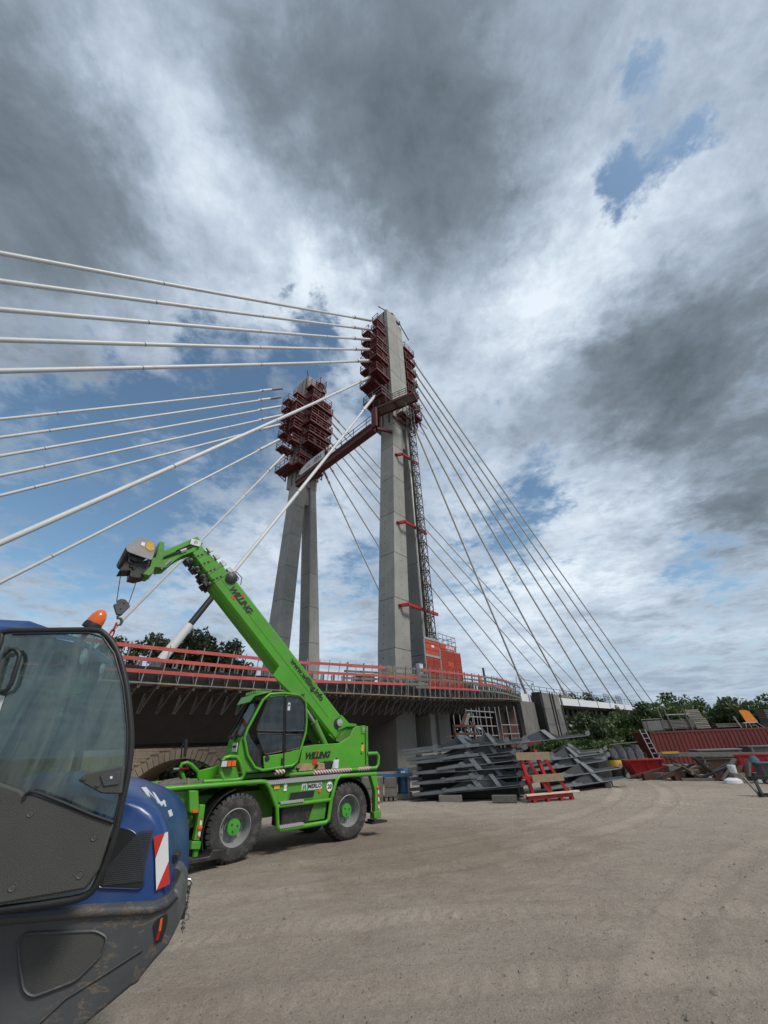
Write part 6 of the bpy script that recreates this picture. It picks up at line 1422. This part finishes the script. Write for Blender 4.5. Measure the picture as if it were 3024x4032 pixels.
# ---------------------------------------------------------------- galvanised grey bridge brackets stacked in the yard
def bracket_parts(L_=4.4):
    fl = MB().add([(0, -.02, .0), (L_, -.02, .0), (L_, .38, .0), (0, .38, .0), (0, -.02, .022), (L_, -.02, .022), (L_, .38, .022), (0, .38, .022)], [(0, 3, 2, 1), (4, 5, 6, 7), (0, 1, 5, 4), (1, 2, 6, 5), (2, 3, 7, 6), (3, 0, 4, 7)])
    fl.add([(0, -.02, .02), (L_*.3, -.02, .02), (L_*.3, -.02, .13), (0, -.02, .10), (0, -.035, .02), (L_*.3, -.035, .02), (L_*.3, -.035, .13), (0, -.035, .10)], [(0, 1, 2, 3), (7, 6, 5, 4), (0, 4, 5, 1), (1, 5, 6, 2), (2, 6, 7, 3), (3, 7, 4, 0)])
    a = fl.mesh('flange', 'grade')
    b = MB().prism([(.12, .02), (L_-.1, .02), (L_-.1, .10), (L_*.72, .12), (L_*.59, .42), (L_*.54, .42), (L_*.33, .14), (.12, .11)], .16, .185).mesh('web', 'gradedark')
    g = MB().add([(L_*.62, -.03, .02), (L_*.67, -.03, .02), (L_*.59, .12, .44), (L_*.54, .12, .44), (L_*.62, -.01, .02), (L_*.67, -.01, .02), (L_*.59, .14, .44), (L_*.54, .14, .44)], [(0, 1, 2, 3), (7, 6, 5, 4), (0, 4, 5, 1), (1, 5, 6, 2), (2, 6, 7, 3), (3, 7, 4, 0)]).mesh('gusset', 'grade')
    e = MB().prism([(L_-.02, 0), (L_+.12, .06), (L_+.10, .20), (L_+.02, .22), (L_-.16, .10)], -.03, -.01).mesh('end_lip', 'grade')
    e2 = MB().prism([(L_*.30, .0), (L_*.30+.5, .0), (L_*.30+.5, .10), (L_*.30+.2, .10), (L_*.30+.05, .2), (L_*.30-.1, .17)], -.045, -.025).mesh('splice_lip', 'grade')
    h_ = MB()
    for x, z in ((.632, .06), (.658, .06), (.552, .40), (.578, .40)): h_.lathe([(.016, 0), (.004, -.004)], (L_*x, -.032+.15*(z-.02)/.42, z), 'y', 6)
    b2 = MB().prism([(0.02, .02), (L_*.25, .02), (L_*.25, .15), (.02, .11)], .0, .02).mesh('web_plate', 'gradedark')
    return a, b, g, e, h_.mesh('bolt_hole', 'ink'), b2, e2
BP1, BP2 = bracket_parts(4.4), bracket_parts(3.4)
ordw = ['bottom', 'second', 'third', 'fourth', 'top']
def steelbeam(parts, x, y, z, rz, tilt, label, grp):
    t_ = thing('steel_bracket', label, 'steel bracket', (x+random.uniform(-.18, .18), y+random.uniform(-.08, .08), z), rz+R(random.uniform(-3, 3)), grp); t_.rotation_euler.y = tilt+R(random.uniform(-1.2, .8))
    for me_, nm in zip(parts, ('flange', 'web', 'gusset', 'end_lip', 'bolt_hole', 'web_plate', 'splice_lip')): inst(me_, nm, t_)
SG1, SG2 = 'grey steel brackets stacked beside the red trestle', 'grey steel brackets stacked right of the red trestle'
BP3 = bracket_parts(5.0)
rz_ = lambda k: R(-19+(k % 3)*1.5)
for i in range(5):
    z = .16+.36*i
    steelbeam(BP1, .62+.10*(i % 2), 19.55+.06*i, z, rz_(i), R(-3.2), 'grey steel bracket, %s layer of the left stack, front left piece' % ordw[i], SG1)
    steelbeam(BP2, 1.95+.18*(i % 2), 18.95+.06*i, z+.14, rz_(i+1)+R(6), R(-4.2), 'grey steel bracket, %s layer of the left stack, front right piece' % ordw[i], SG1)
    steelbeam(BP3, .5+.25*(i % 2), 20.5, z+.10, R(-14), R(-2.5), 'grey steel bracket, %s layer of the left stack, rear piece' % ordw[i], SG1)
for i in range(4):
    z = .14+.32*i
    steelbeam(BP1 if i > 1 else BP3, 6.3-.1*i, 20.0+.12*i, z, R(27-2*i), R(-2.2), 'grey steel bracket, %s layer of the right stack, front piece' % ordw[i], SG2)
    if i < 4: steelbeam(BP3, 5.3+.2*i, 20.9, z+.12, R(20), R(-2.0), 'grey steel bracket, %s layer of the right stack, rear piece' % ordw[i], SG2)
steelbeam(BP3, 4.3, 20.8, 1.78, R(8), R(-2), 'uppermost grey steel bracket lying across both stacks behind the red trestle', SG2)
for i, (x, y, l_, rz0) in enumerate([(1.2, 19.9, 3.9, -19), (1.1, 20.7, 4.4, -14), (6.8, 20.8, 4.0, 25)]):  # dark boxes added inside the stacks to stand in for black shadows
    tag(MB().box(0, l_, 0, .5, 0, 1.35 if i < 2 else .9).obj('shade_filler', 'shade_steel', None, loc=(x, y+.15, .05), rz=R(rz0)), ('dark filler box standing in for shade inside the left stack, front one', 'dark filler box standing in for shade inside the left stack, rear one', 'dark filler box standing in for shade inside the right stack')[i], 'shade filler')
bcol = [(2.2, 18.95, .10, 'thick timber sleeper under the left steel stack, left one'), (4.1, 18.0, .12, 'thick timber sleeper under the right end of the left steel stack'), (9.9, 21.9, .09, 'timber sleeper under the right steel stack'), (7.6, 20.8, .09, 'timber sleeper under the middle of the right steel stack')]
for x, y, z, l_ in bcol: tag(MB().box(-.45, .45, -.12, .12, -.10, .12).obj('timber_block', 'greywood', None, bevel=.01, loc=(x, y, z), rz=R(-15 if x < 5 else 60)), l_, 'timber')
# red trestle
tr_ = thing('red_trestle', 'bright red steel A-frame trestle with timber cross boards standing before the steel', 'trestle', (5.0, 17.85, 0), R(18))
for x in (.35, 1.15):
    MB().bar((x-.1, .1, .2), (x-.32, .25, 1.62), .13, .10).obj('leg', 'redbright', tr_); MB().bar((x+.55, -.1, .2), (x-.15, .2, 1.55), .13, .10).obj('leg', 'redbright', tr_)
MB().bar((-.1, .0, .14), (1.9, .0, .14), .16, .12).bar((.1, .3, .10), (1.9, .3, .10), .12, .12).obj('base_rail', 'redbright', tr_); MB().bar((-.2, -.10, .235), (2.15, -.12, .245), .14, .05).obj('pale_plank', 'palewood', tr_)
MB().bar((-.2, .1, 1.45), (1.35, .1, 1.42), .06, .26).obj('cross_board', 'wood', tr_); MB().bar((.2, -.12, .72), (1.6, -.12, .72), .06, .24).obj('cross_board', 'wood', tr_); MB().bar((-.05, .15, .75), (1.6, .15, .70), .10, .10).obj('cross_bar', 'redbright', tr_)
for x in (.1, .7, 1.3, 1.8): MB().box(x, x+.12, -.08, .08, 0, .08).obj('foot', 'redbright', tr_)
# skip
sk = thing('skip_container', 'bright red steel skip with sloping ends left of the long container', 'skip', (13.1, 26.0, -.05), R(-8))
MB().loft([[(.35, .1, .12), (1.75, .1, .12), (1.75, 1.2, .12), (.35, 1.2, .12)], [(.05, -.1, .86), (1.78, -.1, .86), (1.78, 1.4, .86), (.05, 1.4, .86)]]).obj('tub', 'redbright', sk, bevel=.02)
for x in (.05, .92, 1.70): MB().loft([[(.37+x*.78-.05, .06, .1), (.37+x*.78+.05, .06, .1), (.37+x*.78+.05, .14, .1), (.37+x*.78-.05, .14, .1)], [(x-.0, -.16, .86), (x+.08, -.16, .86), (x+.08, -.08, .86), (x-.0, -.08, .86)]]).obj('rib', 'redbright', sk)
MB().box(-.02, 1.85, -.18, -.08, .84, .92).obj('rim', 'redbright', sk, bevel=.01)
for x in (.4, 1.5): MB().box(x, x+.2, .05, 1.2, 0, .12).obj('skid', 'blackmetal', sk)
tp_ = thing('tarpaulin_bundle', 'crumpled grey tarpaulin heaped behind the red skip', 'tarpaulin', (13.2, 28.2, -.1), 0)
m = MB()
for k in range(6):
    x = -.8+.5*k; m.loft([[(x+.42*s_*math.cos(a)*random.uniform(.7, 1.2), .5*math.sin(a), z) for a in np.linspace(0, 5.6, 9)] for z, s_ in ((0, 1.1), (.6, 1.), (1.2, .9), (1.5+.1*(k % 2), .4))])
m.obj('sheet', 'tarp', tp_); MB().bar((-.9, 0, 1.6), (2.0, 0, 1.75), .06, .05).obj('batten', 'greywood', tp_)
bk_ = thing('black_drum', 'black plastic drum with a yellow band behind the left end of the skip', 'drum', (12.75, 26.7, 0))
MB().lathe([(.3, 0), (.33, .4), (.33, .9), (.28, 1.0), (.01, 1.0)], (0, 0, 0), 'z', 18).obj('drum_body', 'black', bk_); MB().lathe([(.34, .5), (.345, .52), (.345, .8), (.34, .82)], (0, 0, 0), 'z', 18).obj('band', 'yellow', bk_)
# shipping container with corrugated side
ct = thing('shipping_container', 'long dark red corrugated shipping container at the back of the yard', 'container', (17.75, 31.0, -.42), R(-2))
Lc = 12.2; prof = []; x = .12
while x < Lc-.2: prof += [(x, .04), (x+.10, .04), (x+.14, .0), (x+.24, .0)]; x += .28
poly = [(.12, .1)]+prof+[(Lc-.12, .1)]
m = MB(); vs_ = [(a, b, .16) for a, b in prof]+[(a, b, 2.48) for a, b in prof]; n = len(prof); m.add(vs_, [(i, i+1, i+1+n, i+n) for i in range(n-1)])
m.obj('side_wall', 'containerred', ct, ang=20)
MB().box(0, Lc, 0, 2.44, 2.48, 2.6).obj('top_rail', 'containerred', ct, bevel=.01); MB().box(0, Lc, -.01, .12, 0, .16).obj('bottom_rail', 'containerred', ct, bevel=.01)
for x in (0, Lc-.12): MB().box(x, x+.12, -.005, .12, .0, 2.6).obj('corner_post', 'containerred', ct, bevel=.01)
MB().box(.0, .05, .12, 2.4, .1, 2.48).obj('end_wall', 'containerred', ct); MB().box(.1, Lc-.1, 2.3, 2.4, .1, 2.48).obj('back_wall', 'containerred', ct)
for z in (.0, 2.45): 
    for x in (-.01, Lc-.17): MB().box(x, x+.18, -.02, .14, z, z+.16).obj('corner_casting', 'blackmetal', ct, bevel=.01)
la = thing('leaning_ladder', 'pale aluminium ladder leaning on the left end of the red container', 'ladder', (17.62, 30.7, -.42), R(5))
for x in (-.35, .05): MB().bar((x+.25, .0, 0), (x-.25, .15, 2.75), .05).obj('stile', 'galv', la)
for i in range(9): a = (i+.7)/9.5; MB().bar((-.35+.25-.5*a, .15*a, 2.75*a), (.05+.25-.5*a, .15*a, 2.75*a), .035).obj('rung', 'galv', la)
zt = 2.19
for i, (x0, y0, n, L_, lab) in enumerate([(18.9, 31.6, 7, 3.1, 'bundle of grey scaffold boards on the container roof, left'), (23.0, 31.6, 3, 2.6, 'low pile of grey boards on the container roof, middle')]):
    b_ = thing('board_stack', lab, 'boards', (x0, y0, zt), R(-2))
    for k in range(n):
        for j in range(2): MB().box(random.uniform(-.1, .1), L_+random.uniform(-.1, .1), j*.32, j*.32+.28, .10+k*.085, .16+k*.085).obj('board', 'greywood' if k % 3 else 'galvdark', b_)
    if n > 4:
        for x in (.9, 2.2): MB().bar((x, -.06, 0), (x-.15, -.06, 1.35), .06).bar((x, .75, 0), (x-.15, .75, 1.4), .06).obj('rack_post', 'galvdark', b_)
        MB().bar((.7, -.05, 1.0), (2.4, -.05, 1.0), .06).obj('rack_bar', 'galv', b_)
def pallet(loc, rot, label, mat='greywood'):
    t_ = thing('pallet', label, 'pallet', loc, 0); t_.rotation_euler = rot; t_.scale = (.8 if loc[2] > 2 else 1,)*3
    for k in range(6): MB().box(0, 1.2, k*.145, k*.145+.10, .115, .14).obj('slat', mat, t_)
    for x in (0, .55, 1.1): MB().box(x, x+.10, 0, .83, .02, .115).obj('bearer', mat, t_)
    return t_
pallet((21.4, 31.5, zt+.05), (R(75), 0, R(-2)), 'weathered pallet standing on edge on the container roof')
pallet((21.3, 31.7, zt+.62), (R(70), 0, R(-2)), 'second weathered pallet propped above the first on the container roof')
fb = thing('mesh_box', 'small grey mesh box at the left end of the container roof', 'box', (17.9, 31.2, zt), R(-2))
MB().path([(0, 0, 0), (0, 0, .75), (1.0, 0, .75), (1.0, 0, 0)], .03, 6).path([(0, .6, 0), (0, .6, .75), (1.0, .6, .75), (1.0, .6, 0)], .03, 6).obj('frame', 'galvdark', fb); MB().box(.04, .96, .0, .02, .05, .65).box(.04, .96, .58, .6, .05, .65).obj('mesh_side', 'galvdark', fb)
oc = thing('orange_chute', 'bright orange folded sheet standing on a white trestle on the container roof', 'sheet', (24.9, 31.2, zt), R(-4)); oc.scale = (.62,)*3
MB().prism([(-.1, .55), (.9, .55), (.45, 1.75), (-.35, 1.78)], 0, .05).obj('sheet_panel', 'orangesheet', oc); MB().prism([(.9, .55), (1.15, .58), (.75, 1.6), (.45, 1.75)], .03, .4).obj('sheet_fold', 'orangesheet', oc)
for a, b in (((-.4, 0, 0), (-.2, 0, .5)), ((.2, 0, 0), (.1, 0, .5)), ((1.5, 0, 0), (.9, 0, .55)), ((1.3, .5, 0), (.8, .4, .5)), ((-.9, 0, 0), (-1.2, .1, 1.2)), ((-.7, .2, .0), (-1.0, .2, 1.2))): MB().bar(a, b, .05).obj('trestle_leg', 'galv', oc)
MB().bar((-.5, 0, .5), (1.1, 0, .52), .05, .06).obj('trestle_bar', 'whiteplastic', oc)
b_ = thing('board_stack', 'stack of dark grey panels on the container roof at the right edge', 'boards', (26.6, 31.4, zt), R(-2))
for k in range(10): MB().box(0, 2.4, 0, .8, .02+k*.11, .10+k*.11).obj('board', 'greywood', b_)
# junk row in front of the container
crate((15.2, 25.8, -.1), R(-5), (1.3, .8, .62), 'greywood', 'low timber box between the red skip and the leaning pallet')
pallet((14.2, 23.3, .62), (R(0), R(38), R(-15)), 'pale wooden pallet tilted up against the timber heap', 'wood')
bm2 = thing('long_timber', 'long dark beam resting across trestles in front of the container', 'beam', (14.6, 24.2, 1.0), R(-20))
MB().bar((-.6, 0, .1), (4.2, .1, -.02), .22, .18).obj('beam_body', 'greywood', bm2); MB().box(-.4, .35, -.15, .2, .12, .20).obj('yellow_board', 'yellow', bm2)
for i, (x, y, z, a, l_, mt_, lab) in enumerate([(13.9, 23.6, .25, .3, 1.0, 'plyred', 'rust brown drum-like offcut at the left end of the timber heap'), (15.5, 23.1, .5, -.9, 1.5, 'black', 'black plastic sheet sliding down beside the pallet'), (16.1, 22.6, .4, .8, 1.3, 'greywood', 'grey plank leaning in the middle of the timber heap'), (16.9, 22.4, .35, 1.2, 1.0, 'greywood', 'upright grey board near the white bucket'),
                                             (14.7, 23.9, .3, .1, 1.4, 'greywood', 'short thick beam under the long dark beam'), (15.6, 22.9, .06, 0, 3.0, 'greywood', 'flat plank on the ground along the timber heap'), (16.2, 23.6, .35, .4, 1.5, 'shade_steel', 'dark steel channel inside the timber heap'), (15.2, 24.4, .55, -.5, 1.4, 'gradedark', 'grey plate behind the leaning pallet')]):
    q = thing('offcut', lab, 'timber' if 'wood' in mt_ else 'scrap', (x, y, z), R(-20)); MB().bar((-l_/2*math.cos(a), 0, -min(z-.03, l_/2*abs(math.sin(a)))*(1 if a > 0 else -1)), (l_/2*math.cos(a), .1, l_/2*math.sin(a)), .28, .10).obj('piece', mt_, q, bevel=.01)
def boxy(name, cat, label, loc, rz, d_, mat, extra=None):
    t_ = thing(name, label, cat, loc, rz); MB().loft([[(0, 0, 0), (d_[0], 0, 0), (d_[0], d_[1], 0), (0, d_[1], 0)], [(-.03, -.03, d_[2]), (d_[0]+.03, -.03, d_[2]), (d_[0]+.03, d_[1]+.03, d_[2]), (-.03, d_[1]+.03, d_[2])]]).obj('body', mat, t_, bevel=.02)
    MB().box(-.06, d_[0]+.06, -.06, d_[1]+.06, d_[2], d_[2]+.07).obj('rim', extra or mat, t_, bevel=.01)
    for x in (.05, d_[0]-.15): MB().box(x, x+.1, -.045, -.02, .0, d_[2]).obj('rib', extra or mat, t_)
boxy('steel_tub', 'tub', 'dark grey steel tub on the ground right of the timber heap', (16.3, 20.9, 0), R(-25), (1.2, .8, .7), 'gradedark')
boxy('red_bin', 'bin', 'red steel bin behind the grey tub, left one', (17.2, 23.2, .0), R(-20), (1.3, .8, .95), 'redbright', 'red')
boxy('red_bin', 'bin', 'red bin with pale lid, second from the right edge', (18.6, 22.8, .0), R(-20), (.8, .7, .95), 'redbright', 'lettering_white')
boxy('red_bin', 'bin', 'red bin with pale lid at the right edge of the picture', (19.7, 22.4, .0), R(-20), (.8, .7, .95), 'redbright', 'lettering_white')
boxy('steel_tray', 'tray', 'long grey steel tray resting high before the container, left one', (17.6, 26.5, .75), R(-10), (2.2, 1.0, .35), 'gradedark', 'galvdark')
boxy('steel_tray', 'tray', 'long grey steel tray resting high before the container, right one', (20.2, 26.0, .80), R(-10), (2.2, 1.0, .40), 'gradedark', 'galvdark')
boxy('support_crate', 'crate', 'dark timber crate carrying the left grey tray', (17.7, 26.6, -.05), R(-10), (1.9, .8, .72), 'plyred', 'greywood')
boxy('support_crate', 'crate', 'dark timber crate carrying the right grey tray', (20.3, 26.1, -.05), R(-10), (1.9, .8, .77), 'plyred', 'greywood')
q = thing('rust_beam', 'long rust orange beam lying against the foot of the container', 'beam', (21.4, 29.6, .85), R(-4)); MB().box(0, 5.5, 0, .25, 0, .06).box(0, 5.5, .1, .14, -.35, 0).box(0, 5.5, 0, .25, -.41, -.35).obj('beam_body', 'plyred', q); MB().box(0, 5.5, -.01, 0, .0, .06).obj('edge', 'wood', q)
for x in (.4, 4.8): MB().box(x, x+.25, .0, .25, -1.1, -.41).obj('stand', 'greywood', q)
bu = thing('white_bucket', 'white plastic bucket standing at the end of the timber heap', 'bucket', (15.65, 21.7, .36)); bu.scale = (.8,)*3; MB().lathe([(.17, 0), (.21, .38), (.20, .40), (.01, .36)], (0, 0, 0), 'z', 16).obj('bucket_body', 'lettering_white', bu); MB().box(-.2, .2, -.2, .2, -.45, -.02).obj('stand', 'greywood', bu)
q = thing('cloth_heap', 'teal cloth heaped on the grey tub', 'cloth', (16.5, 21.3, .77)); q.scale = (.6,)*3; MB().loft([[(.35*s_*math.cos(a)*random.uniform(.7, 1.2), .3*s_*math.sin(a), z) for a in np.linspace(0, 5.6, 9)] for z, s_ in ((0, 1.1), (.2, .9), (.42, .5))]).obj('folds', 'teal', q)
q = thing('white_sack', 'flat white sack on the ground by the timber heap', 'sack', (15.4, 21.6, .0)); MB().loft([[(.4*s_*math.cos(a), .25*s_*math.sin(a), z) for a in np.linspace(0, 5.6, 9)] for z, s_ in ((0, 1.0), (.12, .95), (.2, .5))]).obj('sack_body', 'whiteplastic', q)
rj = random.Random(11); adj = ['rusty', 'grey', 'dark brown', 'blackened', 'pale', 'mossy', 'tarry', 'weathered']; shp = ['beam', 'plank', 'crate lid', 'board', 'channel', 'batten', 'panel', 'sleeper']
for k in range(14):
    f_ = k/13; x, y = 13.3+5.6*f_+rj.uniform(-.2, .2), 24.3-2.6*f_+rj.uniform(-.3, .9); l_ = rj.uniform(.9, 1.9); a = rj.uniform(-.35, .35); mt_ = ['plyred', 'greywood', 'shade_steel', 'gradedark', 'wood', 'greywood', 'black'][k % 7]; h0 = rj.uniform(.15, .55)
    q = thing('scrap_piece', '%s %s in the heap before the container, number %s from the left' % (adj[k % 8], shp[(k*3) % 8], ['one', 'two', 'three', 'four', 'five', 'six', 'seven', 'eight', 'nine', 'ten', 'eleven', 'twelve', 'thirteen', 'fourteen'][k]), 'scrap', (x, y, h0), R(rj.uniform(-50, 20)), 'scrap heaped before the container')
    MB().bar((-l_/2, 0, -h0+.12), (l_/2, 0, h0*.4+a*.3), rj.uniform(.12, .4), .09).obj('piece', mt_, q, bevel=.01); MB().box(-.25, .25, -.2, .2, -h0-.05, -h0+.3).obj('block', 'greywood' if k % 2 else 'plyred', q, bevel=.01)
# black machine attachment at the right edge
at = thing('fork_attachment', 'black steel fork attachment standing on the gravel at the right edge', 'attachment', (12.95, 17.2, 0), R(-30)); at.scale = (.8,)*3
MB().box(0, .9, .0, .06, .02, .12).box(.05, .12, .0, .1, .1, .75).box(.75, .85, .0, .1, .1, .75).box(0, 1.0, 0, .08, .62, .75).bar((.1, -.4, .1), (.1, .0, .55), .08).bar((.8, -.4, .1), (.8, 0, .55), .08).obj('frame', 'blackmetal', at, bevel=.005)
for x in (-.25, .45): MB().bar((x, .1, .68), (x+.25, -.3, .05), .09, .05).obj('tine', 'black', at)
MB().box(-.05, .35, -.35, -.1, 0, .06).box(.5, 1.0, -.35, -.1, 0, .06).obj('foot', 'black', at)
for x in (.2, .55): MB().box(x, x+.14, -.02, 0, .5, .62).obj('label', 'whiteink', at)
# under the left deck: staging with crates and a barrel
q = thing('staging_platform', 'thin grey and blue staging deck behind the green vehicle', 'staging', (-3.4, 20.3, 0), R(-3))
MB().box(0, 4.2, 0, 1.6, .88, .93).obj('top_board', 'greywood', q); MB().box(0, 4.2, -.03, -.005, .80, .93).obj('blue_edge', 'barrel', q)
for x in (.1, 1.4, 2.7, 4.0): MB().bar((x, .1, 0), (x, .1, .88), .07).bar((x, 1.5, 0), (x, 1.5, .88), .07).obj('leg', 'galvdark', q)
MB().box(-3.0, .0, .3, 1.9, .80, .86).obj('top_board', 'greywood', q)
crate((-1.35, 19.65, 0), R(-4), (.82, .6, .86), 'greywood', 'grey slatted transport crate on a pallet behind the rear tyre')
crate((-.42, 20.0, 0), R(-4), (.5, .6, .80), 'greywood', 'narrow grey transport crate between the wide crate and the blue barrel')
q = thing('barrel', 'blue steel barrel with a white label left of the steel stack', 'barrel', (.40, 20.6, .22), R(0))
MB().lathe([(.25, 0), (.26, .02), (.26, .28), (.272, .30), (.26, .32), (.26, .58), (.272, .60), (.26, .62), (.26, .86), (.25, .88), (.01, .87)], (0, 0, 0), 'z', 24).obj('barrel_body', 'barrel', q)
MB().add([(.262*math.sin(a)*1.01, -.262*math.cos(a)*1.01, z) for z in (.60, .78) for a in (-.4, -.15, .1, .3)], [(0, 1, 5, 4), (1, 2, 6, 5), (2, 3, 7, 6)]).obj('label_sheet', 'whiteink', q); MB().box(-.35, .35, -.3, .3, -.22, -.02).obj('pallet_foot', 'greywood', q)
q = thing('barrel', 'second blue barrel half hidden between the steel beams', 'barrel', (1.75, 21.2, .3)); MB().lathe([(.25, 0), (.26, .3), (.272, .32), (.26, .34), (.26, .86), (.01, .87)], (0, 0, 0), 'z', 20).obj('barrel_body', 'barrel', q); MB().box(-.3, .3, -.3, .3, -.3, -.01).obj('pallet_foot', 'greywood', q)
# site cabin behind the viewer, seen only mirrored in the door glass
sc_ = thing('site_cabin', 'red site cabin with a pale window, seen only mirrored in the tinted door glass', 'cabin', (-13, -6.5, 0), R(8))
MB().box(0, 5.4, -2.4, 0, .1, 2.7).obj('cabin_body', 'pinkcabin', sc_, bevel=.03); MB().box(-.05, 5.45, -2.45, .05, 2.45, 2.72).obj('roof_band', 'lettering_white', sc_); MB().box(1.5, 3.2, .0, .05, 1.0, 2.0).obj('window', 'lens', sc_)
MB().box(1.4, 3.3, .0, .03, .92, 1.0).obj('sill', 'lettering_white', sc_)
